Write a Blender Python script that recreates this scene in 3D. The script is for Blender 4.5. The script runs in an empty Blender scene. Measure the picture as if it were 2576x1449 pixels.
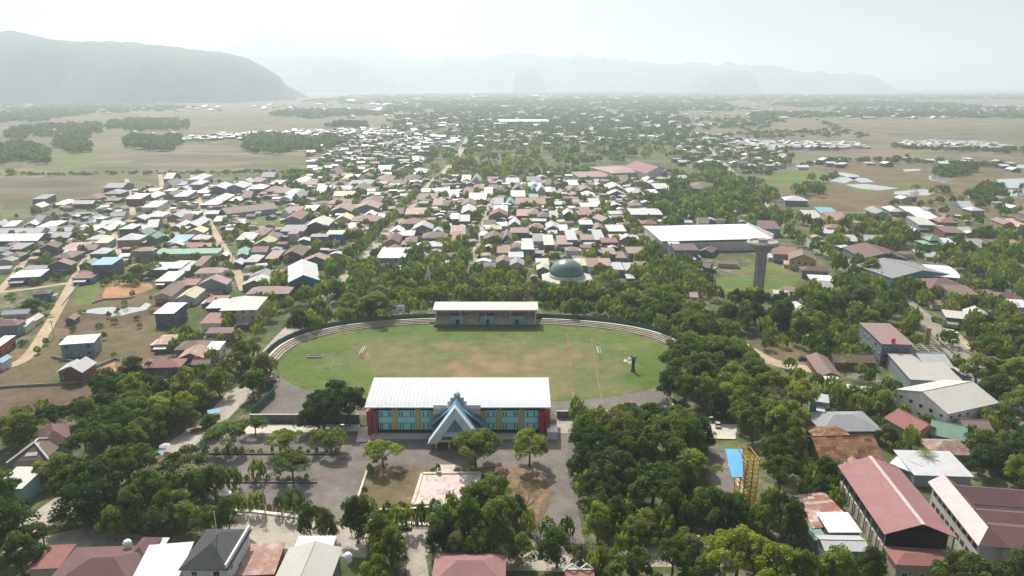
import bpy, math, random
import numpy as np
from mathutils import Vector, noise as mnoise
R = math.radians
random.seed(11)
rng = np.random.default_rng(5)
SC = bpy.context.scene
COL = SC.collection

# ---------------------------------------------------------------- camera
CAM_H = 110.0
FOC = 1750.0            # focal length in pixels of a 2576 wide picture
TILT = math.atan(512.5 / FOC)
cam = bpy.data.cameras.new("camera")
cam.sensor_width = 36.0
cam.lens = 36.0 * FOC / 2576.0
cam.clip_start = 1.0
cam.clip_end = 90000.0
camo = bpy.data.objects.new("camera", cam)
COL.objects.link(camo)
camo.location = (0, 0, CAM_H)
camo.rotation_euler = (math.pi / 2 - TILT, 0, 0)
SC.camera = camo

# ---------------------------------------------------------------- light
SUN_EL, SUN_AZ = R(50), R(-19)       # azimuth from +Y (straight ahead), negative = to the left
w = bpy.data.worlds.new("World"); SC.world = w; w.use_nodes = True
nt = w.node_tree
bg = nt.nodes["Background"]
sky = nt.nodes.new("ShaderNodeTexSky")
sky.sky_type = 'NISHITA'; sky.sun_disc = False
sky.sun_elevation = SUN_EL; sky.sun_rotation = SUN_AZ
sky.air_density = 1.0; sky.dust_density = 7.0; sky.ozone_density = 1.0
_t = nt.nodes.new("ShaderNodeMix"); _t.data_type = 'RGBA'; _t.blend_type = 'MULTIPLY'; _t.inputs[0].default_value = 1.0
nt.links.new(sky.outputs[0], _t.inputs[6]); _t.inputs[7].default_value = (1.0, 1.0, 1.0, 1)
nt.links.new(_t.outputs[2], bg.inputs[0]); bg.inputs[1].default_value = 0.098
sl = bpy.data.lights.new("sun", 'SUN'); sl.energy = 5.0; sl.angle = R(0.53); sl.color = (1.0, 0.955, 0.88)
so = bpy.data.objects.new("sun", sl); COL.objects.link(so)
sd = Vector((math.sin(SUN_AZ) * math.cos(SUN_EL), math.cos(SUN_AZ) * math.cos(SUN_EL), math.sin(SUN_EL)))
so.rotation_euler = sd.to_track_quat('Z', 'Y').to_euler()
SC.view_settings.view_transform = 'Standard'
SC.view_settings.look = 'None'
SC.view_settings.exposure = 0.22
SC.view_settings.gamma = 1.0
SC.cycles.max_bounces = 5
SC.cycles.diffuse_bounces = 2
SC.cycles.glossy_bounces = 2
SC.cycles.transmission_bounces = 3
SC.cycles.transparent_max_bounces = 6
SC.cycles.volume_bounces = 1
SC.cycles.use_denoising = True
SC.cycles.sample_clamp_indirect = 4.0

# ---------------------------------------------------------------- where a picture point lies on the land
def G(px, py, z=0.0):
    x = (px - 1288.0) / FOC; u = -(py - 724.5) / FOC
    dy = math.cos(TILT) + u * math.sin(TILT); dz = -math.sin(TILT) + u * math.cos(TILT)
    t = (z - CAM_H) / dz
    return (x * t, dy * t)
def SCL(y, z=0.0):      # picture pixels per metre at distance y
    return FOC / (y * math.cos(TILT) + (CAM_H - z) * math.sin(TILT))
def PIX(x, y, z=0.0):
    zc = y * math.cos(TILT) + (CAM_H - z) * math.sin(TILT)
    up = y * math.sin(TILT) - (CAM_H - z) * math.cos(TILT)
    return 1288 + FOC * x / zc, 724.5 - FOC * up / zc

# ---------------------------------------------------------------- materials
MATS = {}
def _mat(name):
    m = bpy.data.materials.new(name); m.use_nodes = True
    nt = m.node_tree; b = nt.nodes["Principled BSDF"]
    return m, nt, b
def N(nt, t, **k):
    n = nt.nodes.new(t)
    for a, v in k.items():
        if a.startswith('i_'):
            n.inputs[a[2:].replace('_', ' ')].default_value = v
        else:
            setattr(n, a, v)
    return n
def ramp(nt, stops, interp='LINEAR'):
    r = nt.nodes.new("ShaderNodeValToRGB"); r.color_ramp.interpolation = interp
    e = r.color_ramp.elements
    while len(e) < len(stops): e.new(0.5)
    for i, (p, c) in enumerate(stops):
        e[i].position = p; e[i].color = (*c, 1) if len(c) == 3 else c
    return r
def geopos(nt): return nt.nodes.new("ShaderNodeNewGeometry").outputs["Position"]
def mixc(nt, fac, a, b, mode='MIX'):
    m = nt.nodes.new("ShaderNodeMix"); m.data_type = 'RGBA'; m.blend_type = mode
    for i, v in ((0, fac), (6, a), (7, b)):
        if isinstance(v, (int, float)): m.inputs[i].default_value = v
        elif isinstance(v, tuple): m.inputs[i].default_value = (*v, 1)
        else: nt.links.new(v, m.inputs[i])
    return m.outputs[2]
def noise(nt, scale, detail=4, vec=None, rough=0.6):
    n = N(nt, "ShaderNodeTexNoise"); n.inputs["Scale"].default_value = scale
    n.inputs["Detail"].default_value = detail; n.inputs["Roughness"].default_value = rough
    nt.links.new(vec if vec is not None else geopos(nt), n.inputs["Vector"])
    return n.outputs["Fac"]
def thr(nt, v, a, b):
    m = N(nt, "ShaderNodeMapRange"); m.inputs[1].default_value = a; m.inputs[2].default_value = b
    nt.links.new(v, m.inputs[0]); return m.outputs[0]
HAZE = 0.00016
def M(key): return MATS[key]

def paint(key, col, rough=0.6, var=0.25, stain=0.35, scale=0.35, spec=0.3, stripes=0.0, stain_col=None, metal=0.0):
    """weathered flat colour: patchy stains, a different tone per object, ribs for sheet roofs"""
    m, nt, b = _mat(key)
    tc = nt.nodes.new("ShaderNodeTexCoord").outputs["Object"]
    oi = nt.nodes.new("ShaderNodeObjectInfo").outputs["Random"]
    c2 = stain_col or tuple(x * 0.55 for x in col)
    f = thr(nt, noise(nt, scale, 6, tc, 0.7), 0.42, 0.75)
    mm = N(nt, "ShaderNodeMath", operation='MULTIPLY'); nt.links.new(f, mm.inputs[0]); mm.inputs[1].default_value = stain
    c = mixc(nt, mm.outputs[0], col, c2)
    f2 = noise(nt, scale * 9, 3, tc)
    c = mixc(nt, 0.18, c, ramp_out(nt, f2, [(0.3, (0.25,) * 3), (0.7, (0.9,) * 3)]), 'OVERLAY')
    r = N(nt, "ShaderNodeMapRange"); nt.links.new(oi, r.inputs[0]); r.inputs[3].default_value = 1 - var; r.inputs[4].default_value = 1.0 + var * 0.35
    hs = N(nt, "ShaderNodeHueSaturation"); nt.links.new(c, hs.inputs["Color"]); nt.links.new(r.outputs[0], hs.inputs["Value"])
    nt.links.new(hs.outputs[0], b.inputs["Base Color"])
    b.inputs["Roughness"].default_value = rough; b.inputs["Metallic"].default_value = metal
    b.inputs["Specular IOR Level"].default_value = spec
    if stripes:
        w = N(nt, "ShaderNodeTexWave", wave_type='BANDS', bands_direction='X'); w.inputs["Scale"].default_value = stripes
        nt.links.new(tc, w.inputs["Vector"])
        bp = N(nt, "ShaderNodeBump"); bp.inputs["Strength"].default_value = 0.35; bp.inputs["Distance"].default_value = 0.08
        nt.links.new(w.outputs["Fac"], bp.inputs["Height"]); nt.links.new(bp.outputs[0], b.inputs["Normal"])
    MATS[key] = m
    return m
def ramp_out(nt, v, stops, interp='LINEAR'):
    r = ramp(nt, stops, interp); nt.links.new(v, r.inputs[0]); return r.outputs[0]

ROOF = dict(w=(.66, .67, .68), s=(.47, .49, .50), g=(.27, .28, .29), h=(.30, .155, .155), p=(.29, .205, .20), r=(.25, .105, .095), m=(.15, .08, .082),
            b=(.17, .12, .10), t=(.25, .155, .125), n=(.20, .33, .26), y=(.58, .55, .36), u=(.22, .42, .58), k=(.045, .05, .055),
            c=(.30, .17, .13), e=(.50, .49, .45))
ROOFNAME = dict(h='pink', w='bright white', s='silver grey', g='dull grey', p='faded pink', r='red', m='maroon', b='dark brown', t='terracotta',
                n='green', y='pale yellow', u='blue', k='black', c='rusty', e='cream white')
for k, c in ROOF.items():
    paint('roof_' + k, c, rough=0.45 if k in 'wsue' else 0.65, var=0.22, stain={'c': 0.9, 'w': 0.12, 'e': .2, 's': 0.4}.get(k, 0.45),
          scale=0.3, stripes=9.0, stain_col={'c': (.55, .50, .45), 's': (.30, .27, .25), 'p': (.36, .18, .15)}.get(k))
WALL = dict(c=(.23, .27, .30), k=(.14, .17, .20), e=(.50, .45, .36), w=(.66, .66, .64), u=(.05, .20, .42), y=(.50, .38, .18), n=(.07, .28, .15),
            p=(.46, .32, .30), t=(.26, .14, .11), l=(.28, .45, .48), m=(.20, .08, .08), r=(.40, .12, .10), g=(.3, .31, .31), s=(.45, .46, .47))
for k, c in WALL.items():
    paint('wall_' + k, c, rough=0.85, var=0.3, stain=0.45, scale=0.4, spec=0.15)
paint('teal', (.28, .78, .73), 0.6, 0.0, 0.25, 0.5)
paint('teal_light', (.42, .90, .85), 0.6, 0.0, 0.2, 0.5)
paint('ochre', (.64, .45, .22), 0.65, 0.0, 0.25)
paint('crimson', (.42, .045, .06), 0.6, 0.0, 0.25)
paint('pale_grey', (.62, .67, .70), 0.6, 0.0, 0.3)
paint('slate_blue', (.13, .25, .35), 0.5, 0.0, 0.3)
paint('light_blue', (.56, .68, .74), 0.5, 0.0, 0.3, stain_col=(.16, .28, .40))
paint('seat_blue', (.24, .33, .45), 0.6, 0.0, 0.3)
paint('kerb_old', (.30, .28, .20), 0.9, 0.0, 0.6)
paint('cream', (.56, .50, .40), 0.8, 0.0, 0.5, 0.6)
paint('old_step', (.34, .30, .23), 0.9, 0.0, 0.8, 0.4, stain_col=(.13, .12, .08))
paint('concrete', (.33, .32, .30), 0.9, 0.1, 0.6, 0.3)
paint('old_concrete', (.36, .35, .33), 0.9, 0.0, 0.8, 0.25, stain_col=(.17, .17, .165))
paint('white_paint', (.76, .76, .74), 0.5, 0.05, 0.2)
paint('dark', (.02, .022, .025), 0.4, 0.0, 0.1)
paint('glass', (.03, .045, .055), 0.12, 0.3, 0.1, spec=0.6)
paint('fence_green', (.03, .12, .085), 0.7, 0.0, 0.3)
paint('steel_yellow', (.44, .28, .04), 0.55, 0.0, 0.6, 1.0, stain_col=(.20, .12, .04))
paint('board_blue', (.15, .44, .74), 0.5, 0.0, 0.15)
paint('dome_green', (.10, .15, .13), 0.28, 0.0, 0.4, 0.5, spec=0.6, stain_col=(.12, .22, .19))
paint('steel', (.35, .36, .37), 0.4, 0.1, 0.3)
paint('tank_red', (.55, .06, .04), 0.4, 0.0, 0.1)
paint('car_dark', (.03, .035, .045), 0.25, 0.1, 0.1, spec=0.6)
paint('car_white', (.75, .76, .76), 0.25, 0.05, 0.1, spec=0.6)
paint('car_silver', (.42, .44, .46), 0.25, 0.05, 0.1, spec=0.6)
paint('truck_green', (.16, .30, .05), 0.4, 0.0, 0.3)
paint('truck_orange', (.55, .18, .03), 0.4, 0.0, 0.3)
paint('rubber', (.02, .02, .02), 0.8, 0.0, 0.1)
paint('bark', (.13, .095, .07), 0.9, 0.3, 0.5, 1.5)
def patch_roof(key, c1, c2, gap, sx, bw, bh):
    m, nt, b = _mat(key)
    tc = nt.nodes.new("ShaderNodeTexCoord").outputs["Object"]
    br = nt.nodes.new("ShaderNodeTexBrick"); nt.links.new(tc, br.inputs["Vector"])
    br.inputs["Color1"].default_value = (*c1, 1); br.inputs["Color2"].default_value = (*c2, 1); br.inputs["Mortar"].default_value = (*gap, 1)
    br.inputs["Scale"].default_value = sx; br.inputs["Mortar Size"].default_value = .03; br.inputs["Brick Width"].default_value = bw; br.inputs["Row Height"].default_value = bh; br.inputs["Bias"].default_value = -.1
    c = mixc(nt, .6, br.outputs["Color"], ramp_out(nt, noise(nt, .9, 5, tc), [(.3, (.2,) * 3), (.7, (.8,) * 3)]), 'OVERLAY')
    nt.links.new(c, b.inputs["Base Color"]); b.inputs["Roughness"].default_value = .8; MATS[key] = m
patch_roof('tile_rust', (.13, .05, .03), (.30, .17, .08), (.06, .03, .02), 1.0, 2.4, 1.1)
patch_roof('roof_patch', (.27, .11, .075), (.50, .45, .40), (.16, .09, .07), 1.0, 3.4, 1.1)
paint('stand_roof', (.56, .59, .62), 0.4, 0.0, 0.2, 0.08, stripes=5.0, stain_col=(.46, .50, .55))
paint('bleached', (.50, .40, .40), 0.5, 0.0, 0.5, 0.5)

def foliage(key, dark, light, trans=0.45):
    m, nt, b = _mat(key)
    nt.nodes.remove(b)
    out = nt.nodes["Material Output"]
    at = N(nt, "ShaderNodeAttribute", attribute_name="tone").outputs["Fac"]
    oi = nt.nodes.new("ShaderNodeObjectInfo").outputs["Random"]
    c = mixc(nt, at, dark, light)
    hs = N(nt, "ShaderNodeHueSaturation"); nt.links.new(c, hs.inputs["Color"])
    a = N(nt, "ShaderNodeMapRange"); nt.links.new(oi, a.inputs[0]); a.inputs[3].default_value = 0.475; a.inputs[4].default_value = 0.53
    v = N(nt, "ShaderNodeMapRange"); nt.links.new(oi, v.inputs[0]); v.inputs[3].default_value = 1.38; v.inputs[4].default_value = 0.68
    nt.links.new(a.outputs[0], hs.inputs["Hue"]); nt.links.new(v.outputs[0], hs.inputs["Value"])
    d = nt.nodes.new("ShaderNodeBsdfDiffuse"); t = nt.nodes.new("ShaderNodeBsdfTranslucent")
    g = nt.nodes.new("ShaderNodeBsdfGlossy"); g.inputs["Roughness"].default_value = 0.45; g.inputs["Color"].default_value = (.6, .6, .6, 1)
    nt.links.new(hs.outputs[0], d.inputs[0])
    tcol = mixc(nt, 1.0, hs.outputs[0], (1.5, 1.6, .7), 'MULTIPLY'); nt.links.new(tcol, t.inputs[0])
    mx = nt.nodes.new("ShaderNodeMixShader"); mx.inputs[0].default_value = trans
    nt.links.new(d.outputs[0], mx.inputs[1]); nt.links.new(t.outputs[0], mx.inputs[2])
    m2 = nt.nodes.new("ShaderNodeMixShader"); m2.inputs[0].default_value = 0.015
    nt.links.new(mx.outputs[0], m2.inputs[1]); nt.links.new(g.outputs[0], m2.inputs[2])
    nt.links.new(m2.outputs[0], out.inputs[0])
    MATS[key] = m
foliage('leaf_dark', (.034, .068, .015), (.110, .160, .032))
foliage('leaf_mid', (.062, .108, .018), (.175, .225, .040))
foliage('leaf_light', (.090, .140, .020), (.225, .275, .045))
foliage('leaf_dry', (.14, .13, .08), (.25, .22, .14), 0.2)
foliage('leaf_olive', (.085, .095, .035), (.19, .195, .08), .3)
foliage('leaf_red', (.05, .018, .012), (.13, .05, .03), 0.2)

# ---- ground materials (colours in world space: they stay with the land)
def ground_mat(key, stops, scales=(0.02, 0.15, 1.2), rough=0.95, cells=None, bump=0.0, overlay=0.35):
    m, nt, b = _mat(key)
    p = geopos(nt)
    f1 = noise(nt, scales[0], 5, p, 0.65); f2 = noise(nt, scales[1], 5, p, 0.7); f3 = noise(nt, scales[2], 4, p, 0.7)
    a = N(nt, "ShaderNodeMath", operation='ADD'); nt.links.new(f1, a.inputs[0]); nt.links.new(f2, a.inputs[1])
    h = N(nt, "ShaderNodeMath", operation='MULTIPLY'); nt.links.new(a.outputs[0], h.inputs[0]); h.inputs[1].default_value = 0.5
    c = ramp_out(nt, h.outputs[0], stops)
    c = mixc(nt, overlay, c, ramp_out(nt, f3, [(0.3, (.22,) * 3), (0.7, (.8,) * 3)]), 'OVERLAY')
    if cells:
        c = cells(nt, p, c)
    nt.links.new(c, b.inputs["Base Color"]); b.inputs["Roughness"].default_value = rough
    b.inputs["Specular IOR Level"].default_value = 0.15
    MATS[key] = m
def field_cells(nt, p, c):
    """paddy plots: rectangular cells with a tone each and thin green bunds"""
    mp = N(nt, "ShaderNodeMapping"); nt.links.new(p, mp.inputs[0]); mp.inputs["Rotation"].default_value = (0, 0, R(-24)); mp.inputs["Scale"].default_value = (1 / 75, 1 / 42, 0)
    nz = N(nt, "ShaderNodeTexNoise"); nz.inputs["Scale"].default_value = 0.004; nt.links.new(p, nz.inputs["Vector"])
    ad = N(nt, "ShaderNodeVectorMath", operation='MULTIPLY_ADD'); nt.links.new(nz.outputs["Color"], ad.inputs[0]); ad.inputs[1].default_value = (3, 3, 0); nt.links.new(mp.outputs[0], ad.inputs[2])
    v = N(nt, "ShaderNodeTexVoronoi", distance='CHEBYCHEV'); v.inputs["Randomness"].default_value = 0.45; v.inputs["Scale"].default_value = 1.0
    nt.links.new(ad.outputs[0], v.inputs["Vector"])
    sp = nt.nodes.new("ShaderNodeSeparateColor"); nt.links.new(v.outputs["Color"], sp.inputs[0])
    tone = ramp_out(nt, sp.outputs[0], [(0, (.30, .31, .30)), (.3, (.46, .46, .44)), (.5, (.58, .53, .52)), (.72, (.66, .62, .56)), (.86, (.42, .56, .34)), (1, (.36, .47, .33))])
    c = mixc(nt, 0.9, c, tone, 'OVERLAY')
    v2 = N(nt, "ShaderNodeTexVoronoi", feature='DISTANCE_TO_EDGE'); v2.inputs["Randomness"].default_value = 0.45
    nt.links.new(ad.outputs[0], v2.inputs["Vector"])
    e = thr(nt, v2.outputs["Distance"], 0.035, 0.02)
    em = N(nt, "ShaderNodeMath", operation='MULTIPLY'); nt.links.new(e, em.inputs[0]); em.inputs[1].default_value = 0.8
    return mixc(nt, em.outputs[0], c, (.14, .15, .07))
ground_mat('farmland', [(.36, (.08, .105, .045)), (.44, (.13, .115, .082)), (.55, (.165, .142, .105)), (.66, (.13, .128, .075))], (0.0022, 0.03, 0.35), cells=field_cells)
ground_mat('town_soil', [(.40, (.05, .08, .025)), (.50, (.085, .105, .04)), (.56, (.16, .15, .10)), (.66, (.28, .25, .20))], (0.03, 0.16, 0.9))
ground_mat('dry_grass', [(.38, (.07, .085, .03)), (.46, (.115, .10, .05)), (.54, (.155, .115, .07)), (.64, (.24, .17, .11))], (0.03, 0.2, 1.2))
ground_mat('ploughed', [(.40, (.085, .062, .042)), (.52, (.125, .09, .06)), (.64, (.155, .115, .08))], (0.05, 0.3, 1.8))
ground_mat('green_grass', [(.36, (.065, .105, .025)), (.50, (.11, .15, .04)), (.64, (.17, .18, .06))], (0.03, 0.2, 1.2))
ground_mat('brown_soil', [(.38, (.12, .10, .05)), (.50, (.20, .135, .085)), (.62, (.27, .19, .13))], (0.05, 0.3, 1.2))
ground_mat('red_soil', [(.38, (.20, .14, .09)), (.50, (.38, .20, .11)), (.62, (.46, .29, .18))], (0.05, 0.3, 1.2))
ground_mat('asphalt', [(.36, (.115, .103, .092)), (.50, (.16, .145, .132)), (.64, (.215, .195, .175))], (0.04, 0.25, 2.0), overlay=0.25)
ground_mat('light_road', [(.36, (.24, .22, .19)), (.50, (.36, .33, .28)), (.64, (.44, .40, .34))], (0.05, 0.3, 1.5), overlay=0.25)
ground_mat('grey_road', [(.36, (.17, .16, .145)), (.50, (.24, .225, .20)), (.64, (.30, .28, .25))], (0.05, 0.3, 1.5), overlay=0.25)
ground_mat('dirt_road', [(.36, (.30, .23, .15)), (.50, (.40, .32, .22)), (.64, (.48, .40, .30))], (0.05, 0.3, 1.5), overlay=0.25)
ground_mat('paving', [(.36, (.40, .37, .31)), (.50, (.52, .48, .42)), (.64, (.60, .57, .50))], (0.1, 0.6, 2.5), overlay=0.3)
ground_mat('pink_paving', [(.40, (.30, .24, .24)), (.47, (.56, .44, .43)), (.60, (.62, .50, .49))], (0.15, 0.8, 3.0), overlay=0.3)
ground_mat('kerb_white', [(.40, (.45, .40, .37)), (.50, (.66, .60, .56)), (.60, (.72, .70, .66))], (0.3, 1.0, 3.0))
def pitch_tint(nt, p, c):
    # bare dusty middle, greener rim: a distance from the pitch centre plus noise
    s = N(nt, "ShaderNodeVectorMath", operation='SUBTRACT'); nt.links.new(p, s.inputs[0]); s.inputs[1].default_value = (-10, 262, 0)
    q = N(nt, "ShaderNodeVectorMath", operation='MULTIPLY'); nt.links.new(s.outputs[0], q.inputs[0]); q.inputs[1].default_value = (1 / 58, 1 / 36, 0)
    l = N(nt, "ShaderNodeVectorMath", operation='LENGTH'); nt.links.new(q.outputs[0], l.inputs[0])
    a = N(nt, "ShaderNodeMath", operation='ADD'); nt.links.new(l.outputs["Value"], a.inputs[0])
    n1 = noise(nt, 0.045, 6, p, 0.65)
    m1 = N(nt, "ShaderNodeMath", operation='MULTIPLY_ADD'); nt.links.new(n1, m1.inputs[0]); m1.inputs[1].default_value = 3.4; m1.inputs[2].default_value = -1.75
    nt.links.new(m1.outputs[0], a.inputs[1])
    f = thr(nt, a.outputs[0], 1.15, 0.15)
    return mixc(nt, f, c, ramp_out(nt, noise(nt, 0.12, 5, p), [(.4, (.155, .14, .06)), (.6, (.235, .17, .105))]))
ground_mat('pitch', [(.36, (.055, .10, .020)), (.50, (.09, .135, .030)), (.64, (.135, .155, .05))], (0.03, 0.25, 1.5), cells=pitch_tint, overlay=0.5)
ground_mat('hill_green', [(.38, (.03, .06, .05)), (.50, (.045, .08, .06)), (.62, (.075, .10, .075))], (0.0025, 0.01, 0.05))
m, nt2, b = _mat('water')
b.inputs["Base Color"].default_value = (.30, .34, .34, 1); b.inputs["Roughness"].default_value = 0.08; b.inputs["Specular IOR Level"].default_value = 1.0
bp = N(nt2, "ShaderNodeBump"); bp.inputs["Strength"].default_value = 0.08
nt2.links.new(noise(nt2, 0.6, 3), bp.inputs["Height"]); nt2.links.new(bp.outputs[0], b.inputs["Normal"])
MATS['water'] = m

# ---------------------------------------------------------------- mesh helpers
class MB:
    def __init__(s): s.v = []; s.f = []; s.m = []; s.mats = []
    def mi(s, k):
        if k not in s.mats: s.mats.append(k)
        return s.mats.index(k)
    def poly(s, pts, k, both=False):
        n = len(s.v); s.v += [tuple(p) for p in pts]; s.f.append(tuple(range(n, n + len(pts)))); s.m.append(s.mi(k))
    def box(s, x0, x1, y0, y1, z0, z1, k, rot=0, c=(0, 0)):
        n = len(s.v)
        for z in (z0, z1):
            for x, y in ((x0, y0), (x1, y0), (x1, y1), (x0, y1)):
                if rot:
                    X = c[0] + x * math.cos(rot) - y * math.sin(rot); Y = c[1] + x * math.sin(rot) + y * math.cos(rot)
                    s.v.append((X, Y, z))
                else: s.v.append((x + c[0], y + c[1], z))
        a = s.mi(k)
        for f in ((0, 3, 2, 1), (4, 5, 6, 7), (0, 1, 5, 4), (1, 2, 6, 5), (2, 3, 7, 6), (3, 0, 4, 7)):
            s.f.append(tuple(n + i for i in f)); s.m.append(a)
    def slab(s, pts, t, k):
        """polygon (counter-clockwise seen from above) with thickness t downwards"""
        n = len(s.v); L = len(pts); a = s.mi(k)
        s.v += [tuple(p) for p in pts] + [(p[0], p[1], p[2] - t) for p in pts]
        s.f.append(tuple(n + i for i in range(L))); s.m.append(a)
        s.f.append(tuple(n + L + i for i in reversed(range(L)))); s.m.append(a)
        for i in range(L):
            j = (i + 1) % L
            s.f.append((n + i, n + L + i, n + L + j, n + j)); s.m.append(a)
    def bar(s, p, q, r, k, sides=4):
        p = Vector(p); q = Vector(q); d = (q - p).normalized()
        a = d.orthogonal().normalized(); b = d.cross(a); n = len(s.v); m = s.mi(k)
        for P in (p, q):
            for i in range(sides):
                t = 2 * math.pi * i / sides
                s.v.append(tuple(P + a * (r * math.cos(t)) + b * (r * math.sin(t))))
        for i in range(sides):
            j = (i + 1) % sides
            s.f.append((n + i, n + j, n + sides + j, n + sides + i)); s.m.append(m)
        s.f.append(tuple(n + i for i in reversed(range(sides)))); s.m.append(m)
        s.f.append(tuple(n + sides + i for i in range(sides))); s.m.append(m)
    def lathe(s, prof, k, seg=16, c=(0, 0, 0), a0=0.0):
        n = len(s.v); m = s.mi(k)
        for r, z in prof:
            for i in range(seg):
                t = a0 + 2 * math.pi * i / seg
                s.v.append((c[0] + r * math.cos(t), c[1] + r * math.sin(t), c[2] + z))
        for j in range(len(prof) - 1):
            for i in range(seg):
                i2 = (i + 1) % seg
                s.f.append((n + j * seg + i, n + j * seg + i2, n + (j + 1) * seg + i2, n + (j + 1) * seg + i)); s.m.append(m)
        s.f.append(tuple(n + i for i in reversed(range(seg)))); s.m.append(m)
        L = (len(prof) - 1) * seg
        s.f.append(tuple(n + L + i for i in range(seg))); s.m.append(m)
    def mesh(s, name):
        me = bpy.data.meshes.new(name); me.from_pydata(s.v, [], s.f)
        for k in s.mats: me.materials.append(MATS[k])
        me.polygons.foreach_set("material_index", s.m); me.update()
        return me
    def build(s, name, parent=None, smooth=False, loc=None):
        o = bpy.data.objects.new(name, s.mesh(name)); COL.objects.link(o)
        if smooth: o.data.polygons.foreach_set("use_smooth", [True] * len(o.data.polygons))
        if parent: o.parent = parent
        if loc: o.location = loc
        return o
def link(name, me, parent=None, loc=(0, 0, 0), rz=0.0, sc=None):
    o = bpy.data.objects.new(name, me); COL.objects.link(o); o.parent = parent
    o.location = loc; o.rotation_euler = (0, 0, rz)
    if sc: o.scale = sc
    return o
def empty(name, x, y, rz=0.0, z=0.0):
    o = bpy.data.objects.new(name, None); COL.objects.link(o); o.location = (x, y, z); o.rotation_euler = (0, 0, rz)
    o.empty_display_size = 0.5
    return o
def tag(o, label, cat, group=None):
    o["label"] = label; o["category"] = cat
    if group: o["group"] = group
    return o
LABEL_ME = []        # (object, description, category, group, x, y): labelled at the end by what they stand near
LANDMARKS = []       # (x, y, phrase)
def landmark(x, y, phrase): LANDMARKS.append((x, y, phrase))
OCC = []             # footprints: x, y, half sizes, rotation
def occupied(x, y, m=0.0):
    for (a, b, hw, hd, r) in OCC:
        dx = x - a; dy = y - b
        if abs(dx) + abs(dy) > (hw + hd + m) * 2: continue
        c = math.cos(r); s = math.sin(r)
        if abs(dx * c + dy * s) < hw + m and abs(-dx * s + dy * c) < hd + m: return True
    return False
ROADS = []
def on_road(x, y, m=0.0):
    for pts, wd in ROADS:
        for (ax, ay), (bx, by) in zip(pts, pts[1:]):
            vx, vy = bx - ax, by - ay; L = vx * vx + vy * vy or 1
            t = max(0, min(1, ((x - ax) * vx + (y - ay) * vy) / L))
            if (x - ax - t * vx) ** 2 + (y - ay - t * vy) ** 2 < (wd / 2 + m) ** 2: return True
    return False
def inpoly(x, y, P):
    c = False; j = len(P) - 1
    for i in range(len(P)):
        if (P[i][1] > y) != (P[j][1] > y) and x < (P[j][0] - P[i][0]) * (y - P[i][1]) / (P[j][1] - P[i][1]) + P[i][0]: c = not c
        j = i
    return c
# ================================================================ the land
def structure(o): o["kind"] = "structure"; return o
def curve_pts(pts, n=6):
    """smooth closed outline through the given points (Catmull-Rom)"""
    out = []; L = len(pts)
    for i in range(L):
        p0, p1, p2, p3 = pts[i - 1], pts[i], pts[(i + 1) % L], pts[(i + 2) % L]
        for k in range(n):
            t = k / n
            out.append(tuple(0.5 * ((2 * b) + (c - a) * t + (2 * a - 5 * b + 4 * c - d) * t * t + (3 * b - a - 3 * c + d) * t ** 3)
                             for a, b, c, d in zip(p0, p1, p2, p3)))
    return out
def jag(P, amp):
    """uneven natural edge: the outline cut into short steps and pushed about"""
    out = []
    for i, a in enumerate(P):
        b = P[(i + 1) % len(P)]; L = math.dist(a, b); n = max(1, min(60, int(L / max(2.5, amp * 1.3))))
        for k in range(n):
            t = k / n; x, y = a[0] + (b[0] - a[0]) * t, a[1] + (b[1] - a[1]) * t
            for f, m in ((.045, 1.0), (.16, .6), (.5, .3)):
                x += amp * m * mnoise.noise((x * f, y * f, 3.3)); y += amp * m * mnoise.noise((x * f, y * f, 9.1))
            out.append((x, y))
    return out
def sheet(name, pix, mat, z, smooth=True, world=False, wob=0.0):
    P = [p if world else G(*p) for p in pix]
    if smooth: P = jag(P, 1.5 + sum(p[1] for p in P) / len(P) * .012)
    if wob:
        P = [(x + wob * mnoise.noise((x * .12, y * .12, 3)), y + wob * mnoise.noise((x * .12, y * .12, 9))) for x, y in P]
    mb = MB(); mb.poly([(x, y, z) for x, y in P], mat)
    o = mb.build(name); 
    if o.data.polygons[0].normal.z < 0: o.data.flip_normals()
    return structure(o)
def road(name, pix, width, mat, z, world=False, reg=True):
    P = [p if world else G(*p) for p in pix]
    Q = []
    for i in range(len(P) - 1):
        p0 = P[max(0, i - 1)]; p1 = P[i]; p2 = P[i + 1]; p3 = P[min(len(P) - 1, i + 2)]
        for k in range(6):
            t = k / 6
            Q.append(tuple(0.5 * ((2 * b) + (c - a) * t + (2 * a - 5 * b + 4 * c - d) * t * t + (3 * b - a - 3 * c + d) * t ** 3) for a, b, c, d in zip(p0, p1, p2, p3)))
    Q.append(P[-1])
    mb = MB(); prev = None
    for i, (x, y) in enumerate(Q):
        a = Q[max(0, i - 1)]; b = Q[min(len(Q) - 1, i + 1)]
        dx, dy = b[0] - a[0], b[1] - a[1]; L = math.hypot(dx, dy) or 1
        wv = width / 2 * (1 + 0.10 * mnoise.noise((x * .1, y * .1, 1)))
        cur = ((x - dy / L * wv, y + dx / L * wv, z), (x + dy / L * wv, y - dx / L * wv, z))
        if prev: mb.poly([prev[1], cur[1], cur[0], prev[0]], mat)
        prev = cur
    if reg: ROADS.append((Q[::3] + [Q[-1]], width))
    return structure(mb.build(name))

# ground: one sheet to the horizon, finer near the viewer
mb = MB()
mb.poly([(-42000, -3000, 0), (42000, -3000, 0), (42000, 60000, 0), (-42000, 60000, 0)], 'farmland')
structure(mb.build('ground'))
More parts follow.
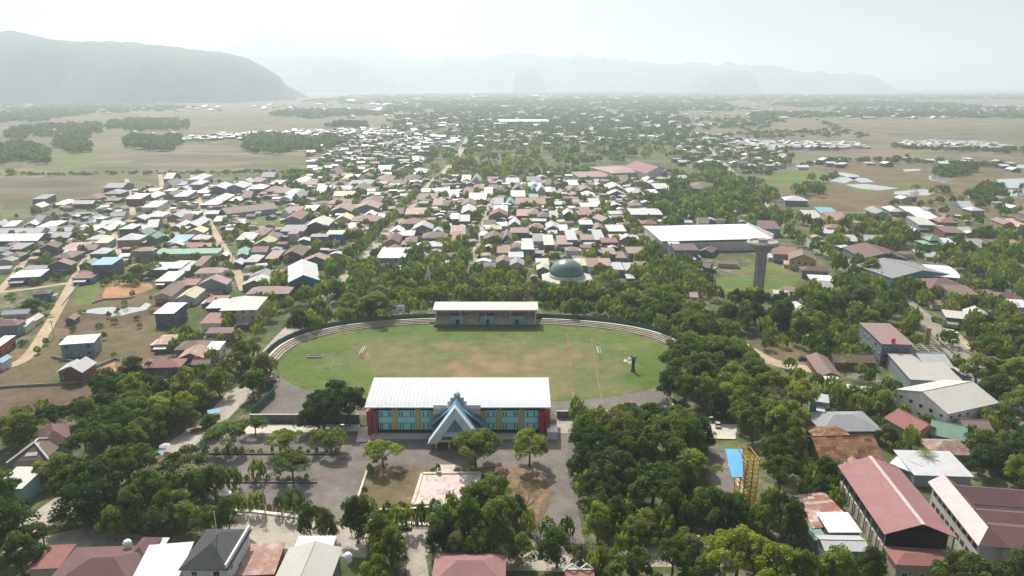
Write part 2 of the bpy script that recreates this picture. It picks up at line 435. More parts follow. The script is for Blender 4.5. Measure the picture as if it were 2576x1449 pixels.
# built-up land
sheet('town_ground', [(-300, 1500), (-300, 560), (60, 545), (250, 520), (290, 455), (470, 440), (600, 432), (690, 428), (740, 408), (770, 414), (800, 388), (830, 376), (850, 352), (960, 335), (1100, 320), (1400, 318), (1700, 330), (1850, 400), (1950, 470), (2100, 540), (2300, 530), (2700, 540), (2900, 700), (2900, 1500)], 'town_soil', 0.01, True)
sheet('town_ground', [(440, 362), (460, 345), (620, 333), (860, 325), (1100, 322), (1100, 348), (860, 350), (700, 372)], 'town_soil', 0.012, True)
# fields and vacant land, left side
sheet('bare_field', [(-120, 990), (100, 968), (180, 965), (265, 950), (272, 1000), (268, 1045), (100, 1075), (-120, 1090)], 'ploughed', 0.03)
sheet('dry_grass_field', [(-80, 975), (-60, 905), (90, 880), (110, 800), (150, 745), (230, 725), (410, 745), (400, 850), (420, 905), (300, 945), (150, 960)], 'dry_grass', 0.02)
sheet('bare_soil', [(165, 790), (260, 770), (385, 765), (395, 800), (330, 825), (200, 835), (150, 820)], 'ploughed', 0.035, wob=3)
sheet('green_grass_verge', [(175, 765), (200, 725), (260, 708), (275, 712), (245, 740), (235, 765)], 'green_grass', 0.025, wob=2)
sheet('red_soil_lot', [(245, 745), (270, 722), (340, 708), (385, 712), (365, 735), (330, 748), (280, 752)], 'red_soil', 0.04, wob=3)
sheet('red_soil_lot', [(243, 945), (250, 922), (285, 908), (300, 925), (275, 948)], 'red_soil', 0.04, wob=1)
sheet('puddle', [(225, 784), (240, 776), (262, 773), (285, 778), (305, 781), (322, 773), (345, 774), (362, 764), (378, 767), (362, 778), (338, 786), (312, 793), (290, 796), (283, 788), (252, 791), (238, 787)], 'water', 0.05, wob=3)
sheet('pond', [(150, 540), (210, 530), (270, 538), (275, 556), (180, 560), (130, 555)], 'water', 0.05, wob=2)
sheet('green_meadow', [(580, 548), (640, 543), (700, 540), (730, 560), (690, 590), (600, 588)], 'green_grass', 0.03)
sheet('green_meadow', [(625, 525), (700, 515), (745, 518), (740, 530), (640, 540)], 'green_grass', 0.03)
sheet('green_canal_bank', [(780, 618), (850, 615), (870, 630), (800, 645)], 'green_grass', 0.03)
sheet('reed_channel', [(-100, 441), (100, 435), (400, 433), (700, 436), (1000, 425), (1000, 430), (700, 441), (400, 438), (100, 441), (-100, 446)], 'green_grass', 0.05, False)
sheet('rice_field', [(120, 405), (150, 385), (240, 388), (250, 408), (180, 418)], 'green_grass', 0.05)
# right side
sheet('green_meadow', [(1800, 745), (1780, 700), (1830, 685), (1950, 660), (2010, 690), (2010, 715), (1950, 740), (1880, 755)], 'green_grass', 0.03, wob=3)
sheet('dry_track', [(1815, 690), (1900, 684), (2010, 692), (2000, 698), (1900, 690), (1830, 697)], 'dry_grass', 0.04, False)
sheet('dry_grass_field', [(1870, 860), (1960, 862), (2050, 885), (2040, 910), (1960, 905), (1890, 885)], 'dry_grass', 0.03)
sheet('wet_field', [(1900, 480), (1950, 440), (2100, 410), (2400, 400), (2700, 400), (2700, 560), (2300, 545), (2050, 520)], 'dry_grass', 0.02)
sheet('green_meadow', [(1925, 450), (1950, 430), (2080, 425), (2090, 455), (2030, 475), (1940, 470)], 'green_grass', 0.04)
sheet('green_meadow', [(2130, 470), (2180, 464), (2290, 462), (2240, 478), (2150, 482)], 'green_grass', 0.04)
def c8(p): return (1674.4 + .35 * p[0], 128.8 + .35 * p[1])
for P in ([(1215, 875), (1270, 870), (1380, 890), (1390, 902), (1300, 905)], [(1175, 935), (1230, 905), (1390, 908), (1290, 950)],
          [(1290, 958), (1450, 955), (1680, 985), (1530, 1002), (1380, 985)], [(1640, 1010), (1850, 990), (1950, 1010), (1880, 1038), (1650, 1030)],
          [(1890, 895), (1990, 890), (2080, 930), (1990, 945), (1900, 925)], [(2380, 920), (2620, 912), (2640, 985), (2450, 982), (2390, 960)],
          [(2450, 1000), (2620, 990), (2640, 1060), (2480, 1042)], [(1615, 785), (1770, 785), (1780, 802), (1630, 802)],
          [(2110, 806), (2280, 808), (2280, 816), (2200, 816)], [(2390, 808), (2450, 808), (2450, 820), (2380, 818)], [(2490, 820), (2640, 812), (2640, 845), (2500, 835)], [(1300, 905), (1440, 912), (1500, 940), (1410, 945)], [(2050, 850), (2200, 846), (2240, 860), (2080, 868)], [(1700, 850), (1820, 846), (1840, 858), (1720, 866)], [(2150, 1040), (2330, 1030), (2350, 1050), (2180, 1066)]):
    sheet('pond', [c8(p) for p in P], 'water', 0.08, False, wob=1.0)
# roads
road('main_road', [(2700, 1180), (2576, 1050), (2440, 915), (2335, 812), (2240, 735), (2130, 660), (2030, 610), (1975, 572)], 11, 'grey_road', 0.06)
road('street', [(1975, 572), (1940, 530), (1880, 470), (1830, 420), (1780, 370)], 6, 'light_road', 0.05)
road('road_shoulder', [(2530, 985), (2450, 905), (2400, 850), (2350, 812)], 9, 'dirt_road', 0.05)
road('street', [(-60, 1400), (60, 1338), (200, 1245), (420, 1140), (560, 1035), (640, 940), (720, 845), (830, 735), (910, 660), (985, 570), (1050, 500), (1085, 460), (1150, 395), (1185, 325)], 9, 'light_road', 0.05)
road('street', [(560, 1300), (700, 1312), (860, 1328), (1060, 1345), (1200, 1362), (1450, 1395), (1750, 1400), (2000, 1390)], 7.5, 'light_road', 0.055)
road('street', [(1040, 1350), (1045, 1400), (1060, 1500)], 5, 'light_road', 0.065)
road('street', [(1175, 720), (1195, 640), (1215, 570), (1230, 520), (1245, 470)], 5, 'light_road', 0.05)
road('street', [(800, 722), (1000, 728), (1300, 726), (1600, 730), (1720, 760), (1800, 830), (1870, 870), (1930, 905), (2010, 925), (2110, 935)], 7, 'dirt_road', 0.045)
road('lane', [(-20, 930), (60, 905), (110, 840), (150, 770), (185, 705), (215, 655), (250, 600)], 5, 'dirt_road', 0.06)
road('lane', [(-40, 760), (30, 700), (70, 635), (105, 580)], 5, 'dirt_road', 0.055)
road('lane', [(-30, 738), (80, 726), (180, 712), (300, 706), (390, 698)], 4, 'dirt_road', 0.05)
road('lane', [(615, 730), (585, 660), (555, 610), (520, 545), (492, 480), (483, 435)], 5, 'dirt_road', 0.05)
road('lane', [(445, 600), (425, 540), (408, 470), (402, 435)], 5, 'dirt_road', 0.05)
road('lane', [(335, 540), (325, 490), (318, 450)], 5, 'dirt_road', 0.05)
road('lane', [(300, 640), (290, 600), (285, 560)], 4, 'dirt_road', 0.05)
road('farm_track', [(630, 383), (750, 379), (900, 374)], 6, 'light_road', 0.06)
road('farm_track', [(2080, 380), (2200, 395), (2400, 392), (2700, 388)], 6, 'dry_grass', 0.06)
road('lane', [(1460, 560), (1500, 500), (1560, 450)], 4, 'light_road', 0.05)

# forecourt, car park and park roads of the stadium
Pf = [(545, 1085), (930, 1085), (1440, 1085), (1450, 1180), (1455, 1290), (1480, 1400), (1370, 1395), (1330, 1340), (900, 1328), (640, 1292), (400, 1235), (430, 1165)]
sheet('asphalt_forecourt', Pf, 'asphalt', 0.07, False)
sheet('paved_walk', [(630, 1068), (905, 1068), (905, 1085), (600, 1092)], 'paving', 0.10, False)
sheet('paved_side_court', [(905, 1075), (935, 1075), (935, 1112), (895, 1112)], 'pink_paving', 0.12, False)
sheet('asphalt_side_road', [(1395, 1040), (1450, 1040), (1450, 1090), (1395, 1090)], 'light_road', 0.09, False)
sheet('garden_bed', [(930, 1178), (1345, 1174), (1395, 1240), (1350, 1340), (880, 1300)], 'dry_grass', 0.11, False)
sheet('bare_soil', [(1200, 1180), (1340, 1178), (1365, 1240), (1340, 1310), (1250, 1300), (1290, 1230)], 'brown_soil', 0.13, wob=3)
sheet('plaza_border', [(1062, 1193), (1208, 1191), (1196, 1268), (1038, 1270)], 'paving', 0.15, False)
sheet('plaza', [(1073, 1199), (1192, 1198), (1184, 1258), (1055, 1260)], 'pink_paving', 0.17, False)
sheet('plaza_walk', [(1096, 1170), (1145, 1170), (1146, 1191), (1092, 1192)], 'paving', 0.16, False)
sheet('plaza_line', [(1075, 1201), (1080, 1200), (1130, 1232), (1128, 1236)], 'paving', 0.19, False)
sheet('plaza_line', [(1186, 1201), (1190, 1202), (1133, 1236), (1130, 1232)], 'paving', 0.19, False)
sheet('planting_strip', [(520, 1136), (848, 1137), (851, 1143), (515, 1143)], 'dry_grass', 0.20, False)
sheet('planting_strip', [(520, 1203), (800, 1205), (797, 1214), (510, 1213)], 'dry_grass', 0.20, False)
sheet('planting_strip', [(560, 1268), (645, 1272), (760, 1282), (755, 1292), (640, 1284), (550, 1280)], 'dry_grass', 0.20, False)
sheet('park_floor', [(1455, 1040), (1900, 1040), (2010, 1250), (2010, 1385), (1485, 1385), (1470, 1200)], 'town_soil', 0.03, False)
sheet('concrete_court', [(1735, 1068), (1855, 1068), (1850, 1105), (1745, 1100)], 'paving', 0.10, False)
sheet('asphalt_lot', [(1765, 1110), (1820, 1118), (1862, 1270), (1790, 1262), (1770, 1180)], 'asphalt', 0.09, False)
sheet('green_meadow', [(1815, 1112), (1862, 1114), (1862, 1130), (1824, 1140)], 'green_grass', 0.10, False)
sheet('white_slab', [(1830, 1166), (1843, 1165), (1880, 1240), (1862, 1243)], 'paving', 0.13, False)

sheet('paved_yard', [(560, 1318), (860, 1345), (1085, 1365), (1080, 1400), (1010, 1405), (850, 1400), (640, 1380), (560, 1345)], 'light_road', 0.04)
sheet('paved_yard', [(60, 1345), (200, 1330), (400, 1350), (380, 1385), (200, 1400), (20, 1420)], 'light_road', 0.04)
sheet('paved_yard', [(1110, 1382), (1460, 1405), (1460, 1440), (1300, 1440), (1110, 1430)], 'light_road', 0.04)
# stadium ground: stepped oval
CX, CY = -13.0, 271.0
def oval(rx, ry, n=96, e=2.5):
    out = []
    for i in range(n):
        t = 2 * math.pi * i / n; c, s = math.cos(t), math.sin(t)
        out.append((CX + rx * math.copysign(abs(c) ** (2 / e), c), CY + ry * math.copysign(abs(s) ** (2 / e), s)))
    return out
sheet('asphalt_track', [(632, 1045), (672, 1005), (700, 960), (760, 900), (1600, 900), (1690, 980), (1700, 1045)], 'asphalt', 0.08, False)
fp = [p if p[1] > 228 else (p[0], 228 + (p[1] - 228) * 0.15) for p in oval(82, 42.5)]
sheet('grass_field', fp, 'pitch', 0.12, False, world=True)
def dirt_line(a, b, wd=0.7):
    A, B = G(*a), G(*b); dx, dy = B[0] - A[0], B[1] - A[1]; L = math.hypot(dx, dy); nx, ny = -dy / L * wd, dx / L * wd
    mb = MB(); mb.poly([(A[0] - nx, A[1] - ny, .15), (B[0] - nx, B[1] - ny, .15), (B[0] + nx, B[1] + ny, .15), (A[0] + nx, A[1] + ny, .15)], 'brown_soil')
    o = mb.build('pitch_line')
    if o.data.polygons[0].normal.z < 0: o.data.flip_normals()
    structure(o)
dirt_line((1427, 839), (1444, 1008), .45); dirt_line((1487, 845), (1512, 1002), .25)
sheet('bare_patch', [(1478, 886), (1500, 884), (1503, 900), (1480, 903), (1468, 895)], 'brown_soil', 0.135)
sheet('bare_patch', [(1405, 888), (1440, 885), (1450, 893), (1430, 899), (1408, 897)], 'brown_soil', 0.135)
sheet('bare_patch', [(917, 884), (930, 882), (938, 893), (928, 905), (915, 903)], 'brown_soil', 0.135)
sheet('bare_patch', [(1180, 890), (1290, 886), (1300, 892), (1200, 897)], 'brown_soil', 0.135)
mb = MB()        # running track kerb remains: an arc on the grass
for a0, a1, rr in ((115, 205, .74), (-50, 40, .74)):
    for k in range(a0, a1, 4):
        if (k // 12) % 4 == 3: continue
        t = R(k); t2 = R(k + 4)
        p = (CX + 1 + 82 * rr * math.cos(t) * (1.06), CY + 1 + 36 * math.sin(t)); q = (CX + 1 + 82 * rr * 1.06 * math.cos(t2), CY + 1 + 36 * math.sin(t2))
        mb.bar((p[0], p[1], .14), (q[0], q[1], .14), 0.11, 'kerb_old')
structure(mb.build('track_kerb'))

# hills and mountains: broken karst massifs standing kilometres away
def massif(name, prof, Y, depth, base_y, seed, rough=1.0, step=2.0):
    xs = []; x = prof[0][0]
    while x <= prof[-1][0]:
        xs.append(x); x += step
    nd = 14; V = []; F = []
    for ix, px in enumerate(xs):
        for (a, b), (c, d) in zip(prof, prof[1:]):
            if a <= px <= c: top = b + (d - b) * (px - a) / (c - a)
        # height of the crest seen at picture row `top`, standing at distance Y
        ang = TILT + math.atan((top - 724.5) / FOC)
        hgt = CAM_H - Y * math.tan(ang)
        wx = (px - 1288) / FOC * (Y * math.cos(TILT))
        edge = min(1, ix / 6, (len(xs) - 1 - ix) / 6)
        for j in range(nd):
            t = j / (nd - 1)
            yy = Y - depth * 0.5 + depth * t * 1.4
            sh = max(0.0, math.sin(min(1, t / 0.36) * math.pi / 2)) ** 0.8 if t < 0.36 else max(0.0, 1 - ((t - .36) / .64) ** 2)
            nz = mnoise.fractal((wx * .0016, yy * .0016, seed), 1.0, 2.0, 5)
            yo = 200 * mnoise.noise((wx * .0014, j * .3, seed + 5)) + 70 * mnoise.noise((wx * .006, j * .5, seed + 8)) * (1 if 0 < j < nd - 1 else 0)
            z = max(-1, hgt * sh * (1 + 0.20 * nz * rough * (1 if j != 5 else .3)) * (0.15 + .85 * edge)) if 0 < j < nd - 1 else -3
            V.append((wx, yy + yo, z))
    n = len(xs)
    for i in range(n - 1):
        for j in range(nd - 1):
            a = i * nd + j; F.append((a, a + nd, a + nd + 1, a + 1))
    me = bpy.data.meshes.new(name); me.from_pydata(V, [], F); me.materials.append(MATS['hill_green']); me.update()
    me.polygons.foreach_set("use_smooth", [True] * len(me.polygons))
    o = bpy.data.objects.new(name, me); COL.objects.link(o); structure(o)
def bumpy(prof, amp, wl, seed):
    out = []; x = prof[0][0]
    while x <= prof[-1][0]:
        for (a, b), (c, d) in zip(prof, prof[1:]):
            if a <= x <= c: y = b + (d - b) * (x - a) / (c - a)
        y -= amp * (abs(math.sin(x / wl + seed)) - .5 + 1.2 * mnoise.noise((x / wl * .7, seed, 0)))
        out.append((x, y)); x += 5
    return out
massif('mountain', bumpy([(-420, 70), (-100, 78), (0, 82), (60, 92), (110, 95), (180, 102), (260, 108), (330, 113), (420, 114), (480, 119), (535, 125), (565, 128), (595, 142), (622, 160), (642, 180), (655, 205), (665, 222)], 3, 26, 1), 5000, 1300, 245, 1)
massif('mountain', bumpy([(300, 130), (430, 123), (560, 122), (620, 112), (655, 95), (682, 83), (700, 71), (712, 75), (735, 90), (770, 94), (800, 106), (850, 103), (890, 97), (930, 103), (975, 124), (1020, 142), (1060, 170), (1090, 195)], 1.5, 20, 3), 13500, 3500, 225, 2)
massif('mountain', bumpy([(600, 150), (700, 150), (760, 140), (850, 143), (900, 155), (940, 172), (975, 196), (1000, 205)], 2, 22, 5), 10800, 2000, 225, 4)
massif('mountain', bumpy([(930, 165), (1010, 140), (1100, 148), (1180, 146), (1260, 138), (1350, 143), (1480, 149), (1600, 156), (1700, 161), (1790, 166), (1832, 158), (1880, 166), (1930, 165), (1985, 180), (2060, 185), (2140, 190), (2155, 185), (2180, 200)], 4.5, 17, 7), 13000, 2500, 222, 6)
massif('mountain', bumpy([(1285, 210), (1300, 178), (1325, 170), (1350, 175), (1368, 190), (1378, 212)], 1, 18, 9), 10500, 900, 222, 8)
massif('mountain', bumpy([(1740, 200), (1780, 182), (1830, 176), (1880, 182), (1900, 212)], 1.5, 15, 2), 10600, 900, 222, 3)
# ================================================================ trees
def leaves_mesh(name, centers, radii, per, size, mat, seed, flat=1.0, flop=0.55, hemi=-0.35):
    """many leaf-sized faces spread through clumps"""
    g = np.random.default_rng(seed)
    per = int(per * 1.7); size = size * .78
    C = np.repeat(np.array(centers, float), per, 0); Rr = np.repeat(np.array(radii, float), per)
    n = len(C)
    d = g.normal(size=(n, 3)); d /= np.linalg.norm(d, axis=1)[:, None]
    low = d[:, 2] < hemi; d[low, 2] *= -1
    rad = Rr * (0.55 + 0.5 * g.random(n) ** 0.6)
    P = C + d * rad[:, None] * np.array([1, 1, flat])
    nrm = d * 0.8 + g.normal(size=(n, 3)) * flop + np.array([0, 0, .35]); nrm /= np.linalg.norm(nrm, axis=1)[:, None]
    t = np.cross(nrm, g.normal(size=(n, 3))); t /= np.linalg.norm(t, axis=1)[:, None]
    b = np.cross(nrm, t)
    s = size * (0.6 + 0.8 * g.random(n))[:, None]
    V = np.stack([P - t * s, P - b * s * .6, P + t * s, P + b * s * .6], 1).reshape(-1, 3)
    me = bpy.data.meshes.new(name)
    me.vertices.add(n * 4); me.vertices.foreach_set("co", V.ravel())
    me.loops.add(n * 4); me.loops.foreach_set("vertex_index", np.arange(n * 4))
    me.polygons.add(n); me.polygons.foreach_set("loop_start", np.arange(n) * 4)
    ct = g.random(len(centers))
    tone = np.clip(np.repeat(ct, per) * 0.65 + g.random(n) * 0.45 - .05, 0, 1)
    a = me.attributes.new("tone", 'FLOAT', 'FACE'); a.data.foreach_set("value", tone.astype(np.float32))
    me.materials.append(MATS[mat]); me.update(calc_edges=True)
    return me
def clump_cloud(g, n, Rx, z0, z1, dome=0.7, rc=0.28, jitter=0.12, hollow=0.35):
    cs = []; rs = []
    H = z1 - z0
    lump = g.random(7) * 6.28
    while len(cs) < n:
        a = g.random() * 6.283; r = math.sqrt(g.random())
        # uneven outline
        edge = 1 + 0.17 * math.sin(2 * a + lump[0]) + 0.12 * math.sin(3 * a + lump[1]) + 0.08 * math.sin(5 * a + lump[2])
        zt = z1 - H * dome * r ** 2.2
        zz = zt if g.random() > hollow else z0 + (zt - z0) * g.random()
        x = Rx * r * edge * math.cos(a) * .82; y = Rx * r * edge * math.sin(a) * .82
        cs.append((x + g.normal() * Rx * jitter * .5, y + g.normal() * Rx * jitter * .5, zz + g.normal() * H * jitter * .6))
        rs.append(Rx * rc * (0.65 + 0.6 * g.random()))
    return cs, rs
def trunk_mesh(name, H, zc, Rx, g, r0=0.28, nb=6, forks=True):
    mb = MB()
    def limb(p, q, ra, rb):
        n = len(mb.v); m = mb.mi('bark'); d = (Vector(q) - Vector(p)).normalized(); a = d.orthogonal().normalized(); b = d.cross(a)
        for P, r in ((Vector(p), ra), (Vector(q), rb)):
            for i in range(6):
                t = 6.283 * i / 6; mb.v.append(tuple(P + a * r * math.cos(t) + b * r * math.sin(t)))
        for i in range(6):
            j = (i + 1) % 6; mb.f.append((n + i, n + j, n + 6 + j, n + 6 + i)); mb.m.append(m)
    top = (g.normal() * .25, g.normal() * .25, zc * .8)
    limb((0, 0, -.3), top, r0 * 1.15, r0 * .75)
    for i in range(nb):
        a = 6.283 * (i + g.random() * .6) / nb; rr = Rx * (0.45 + .3 * g.random())
        mid = (top[0] + math.cos(a) * rr * .5, top[1] + math.sin(a) * rr * .5, top[2] + (H - zc) * .35)
        end = (math.cos(a) * rr, math.sin(a) * rr, zc + (H - zc) * (.45 + .35 * g.random()))
        limb(top, mid, r0 * .55, r0 * .32); limb(mid, end, r0 * .32, r0 * .1)
        if forks:
            e2 = (mid[0] + math.cos(a + .9) * rr * .4, mid[1] + math.sin(a + .9) * rr * .4, mid[2] + (H - zc) * .3)
            limb(mid, e2, r0 * .25, r0 * .08)
    return mb.mesh(name)
PROTO = {}    # kind -> list of (crown maker per leaf, trunk, R, H)
KINDS = dict(  # R, H, crown base, clumps, per clump, leaf size, dome, clump radius, hollow, trunk r
    broad=(7.0, 10.0, 5.2, 52, 95, .36, .62, .20, .25, .42),
    round=(4.2, 8.0, 2.2, 46, 85, .29, .80, .26, .40, .26),
    airy=(4.8, 7.5, 4.0, 46, 80, .26, .75, .20, .22, .22),
    tall=(1.7, 7.2, 2.4, 20, 52, .19, .95, .42, .6, .12),
    small=(1.9, 4.0, 1.2, 12, 55, .22, .8, .38, .45, .10),
)
MESHES = {}
def tree_meshes(kind, leaf, var):
    key = (kind, leaf, var)
    if key in MESHES: return MESHES[key]
    g = np.random.default_rng(hash((kind, var)) % 1000 if False else sum(map(ord, kind)) * 7 + var * 31)
    if kind == 'palm':
        mb = MB(); n = 9
        for i in range(7):
            z0 = i * 1.15; z1 = z0 + 1.15; o = .12 * i * (1 if var % 2 else -1)
            mb.bar((o * .6, 0, z0), ((o + .12) * .6, 0, z1), .17 - .008 * i, 'bark', 6)
        tm = mb.mesh('trunk'); top = Vector(((.12 * 7) * (.6 if var % 2 else -.6), 0, 8.05))
        V = []; F = []; T = []
        for k in range(15):
            a = 6.283 * k / 15 + g.random() * .4; up = .9 - 1.1 * g.random(); L = 3.4 + g.random() * .8; prev = None
            for s in range(8):
                t = s / 7; c = Vector((math.cos(a) * L * t, math.sin(a) * L * t, up * L * t * .9 - 1.9 * t * t)) + top
                if prev is not None:
                    side = Vector((-math.sin(a), math.cos(a), 0))
                    for sg in (-1, 1):
                        for q in range(3):
                            p = prev.lerp(c, q / 3); e = p + side * sg * (.75 * math.sin(math.pi * (.15 + .8 * t))) + Vector((math.cos(a) * .25, math.sin(a) * .25, -.3))
                            i0 = len(V); V += [p, p.lerp(c, .33), e]; F.append((i0, i0 + 1, i0 + 2)); T.append(g.random())
                prev = c
        cm = bpy.data.meshes.new('crown'); cm.from_pydata([tuple(v) for v in V], [], F)
        at = cm.attributes.new("tone", 'FLOAT', 'FACE'); at.data.foreach_set("value", T)
        cm.materials.append(MATS[leaf]); cm.update()
        MESHES[key] = (cm, tm, 3.6, 9.5); return MESHES[key]
    if kind == 'bare':
        Rr, H = 5.0, 8.5
        cs, rs = clump_cloud(g, 34, Rr, 4.2, H, .7, .17)
        cm = leaves_mesh('crown', cs, rs, 34, .13, leaf, var + 50, flop=1.0, hemi=-1)
        tm = trunk_mesh('trunk', H, 4.0, Rr, g, .24, 8)
        MESHES[key] = (cm, tm, Rr, H); return MESHES[key]
    Rr, H, zc, nc, per, ls, dome, rc, hol, tr = KINDS[kind]
    cs, rs = clump_cloud(g, nc, Rr, zc, H - Rr * rc * .5, dome, rc, .14, hol)
    cm = leaves_mesh('crown', cs, rs, per, ls, leaf, var + 3, flat=.8 if kind in ('broad', 'airy') else 1.0)
    tm = trunk_mesh('trunk', H, zc, Rr, g, tr, 6)
    MESHES[key] = (cm, tm, Rr, H); return MESHES[key]

TREES = []      # x, y, R, H, kind, leaf
def T(bx, by, wpx, H, kind='round', leaf='leaf_mid'):
    x, y = G(bx, by); TREES.append((x, y, wpx / SCL(y, H * .7) / 2 * (1.12 if kind == 'airy' else 1), H, kind, 'leaf_' + leaf)); 
def near_tree(x, y, d):
    return any((a - x) ** 2 + (b - y) ** 2 < (d * .5 + r * .62) ** 2 for a, b, r, *_ in TREES)
def grove(poly, Rr, Hr, kinds, leaves, n, gap=1.0, road_ok=False, seed=1, world=False):
    g = random.Random(seed); P = [p if world else G(*p) for p in poly]
    xs = [p[0] for p in P]; ys = [p[1] for p in P]; done = 0
    for k in range(n * 14):
        if done >= n: break
        x = g.uniform(min(xs), max(xs)); y = g.uniform(min(ys), max(ys))
        if not inpoly(x, y, P): continue
        r = g.uniform(*Rr)
        if near_tree(x, y, r * 1.15 * gap) or occupied(x, y, r * .45): continue
        if not road_ok and on_road(x, y, .5): continue
        kd = g.choice(kinds); H = g.uniform(*Hr); H = min(H, 1.8 * r + 2) if kd == 'round' else min(H, 1.2 * r + 4.5) if kd == 'broad' else H
        lf = g.choice(leaves); q = g.random(); lf = 'olive' if q < .16 else 'light' if q < .24 else lf
        TREES.append((x, y, r, H, kd, 'leaf_' + lf)); done += 1
def rowtrees(pts, n, Rr, Hr, kinds, leaves, jit=1.0, seed=1):
    g = random.Random(seed); P = [G(*p) for p in pts]
    L = [0]
    for a, b in zip(P, P[1:]): L.append(L[-1] + math.dist(a, b))
    for i in range(n):
        s = L[-1] * (i + .5) / n
        for j in range(len(P) - 1):
            if L[j] <= s <= L[j + 1]:
                t = (s - L[j]) / (L[j + 1] - L[j]); x = P[j][0] + t * (P[j + 1][0] - P[j][0]); y = P[j][1] + t * (P[j + 1][1] - P[j][1])
        x += g.gauss(0, jit); y += g.gauss(0, jit)
        if occupied(x, y, .5): continue
        TREES.append((x, y, g.uniform(*Rr), g.uniform(*Hr), g.choice(kinds), 'leaf_' + g.choice(leaves)))
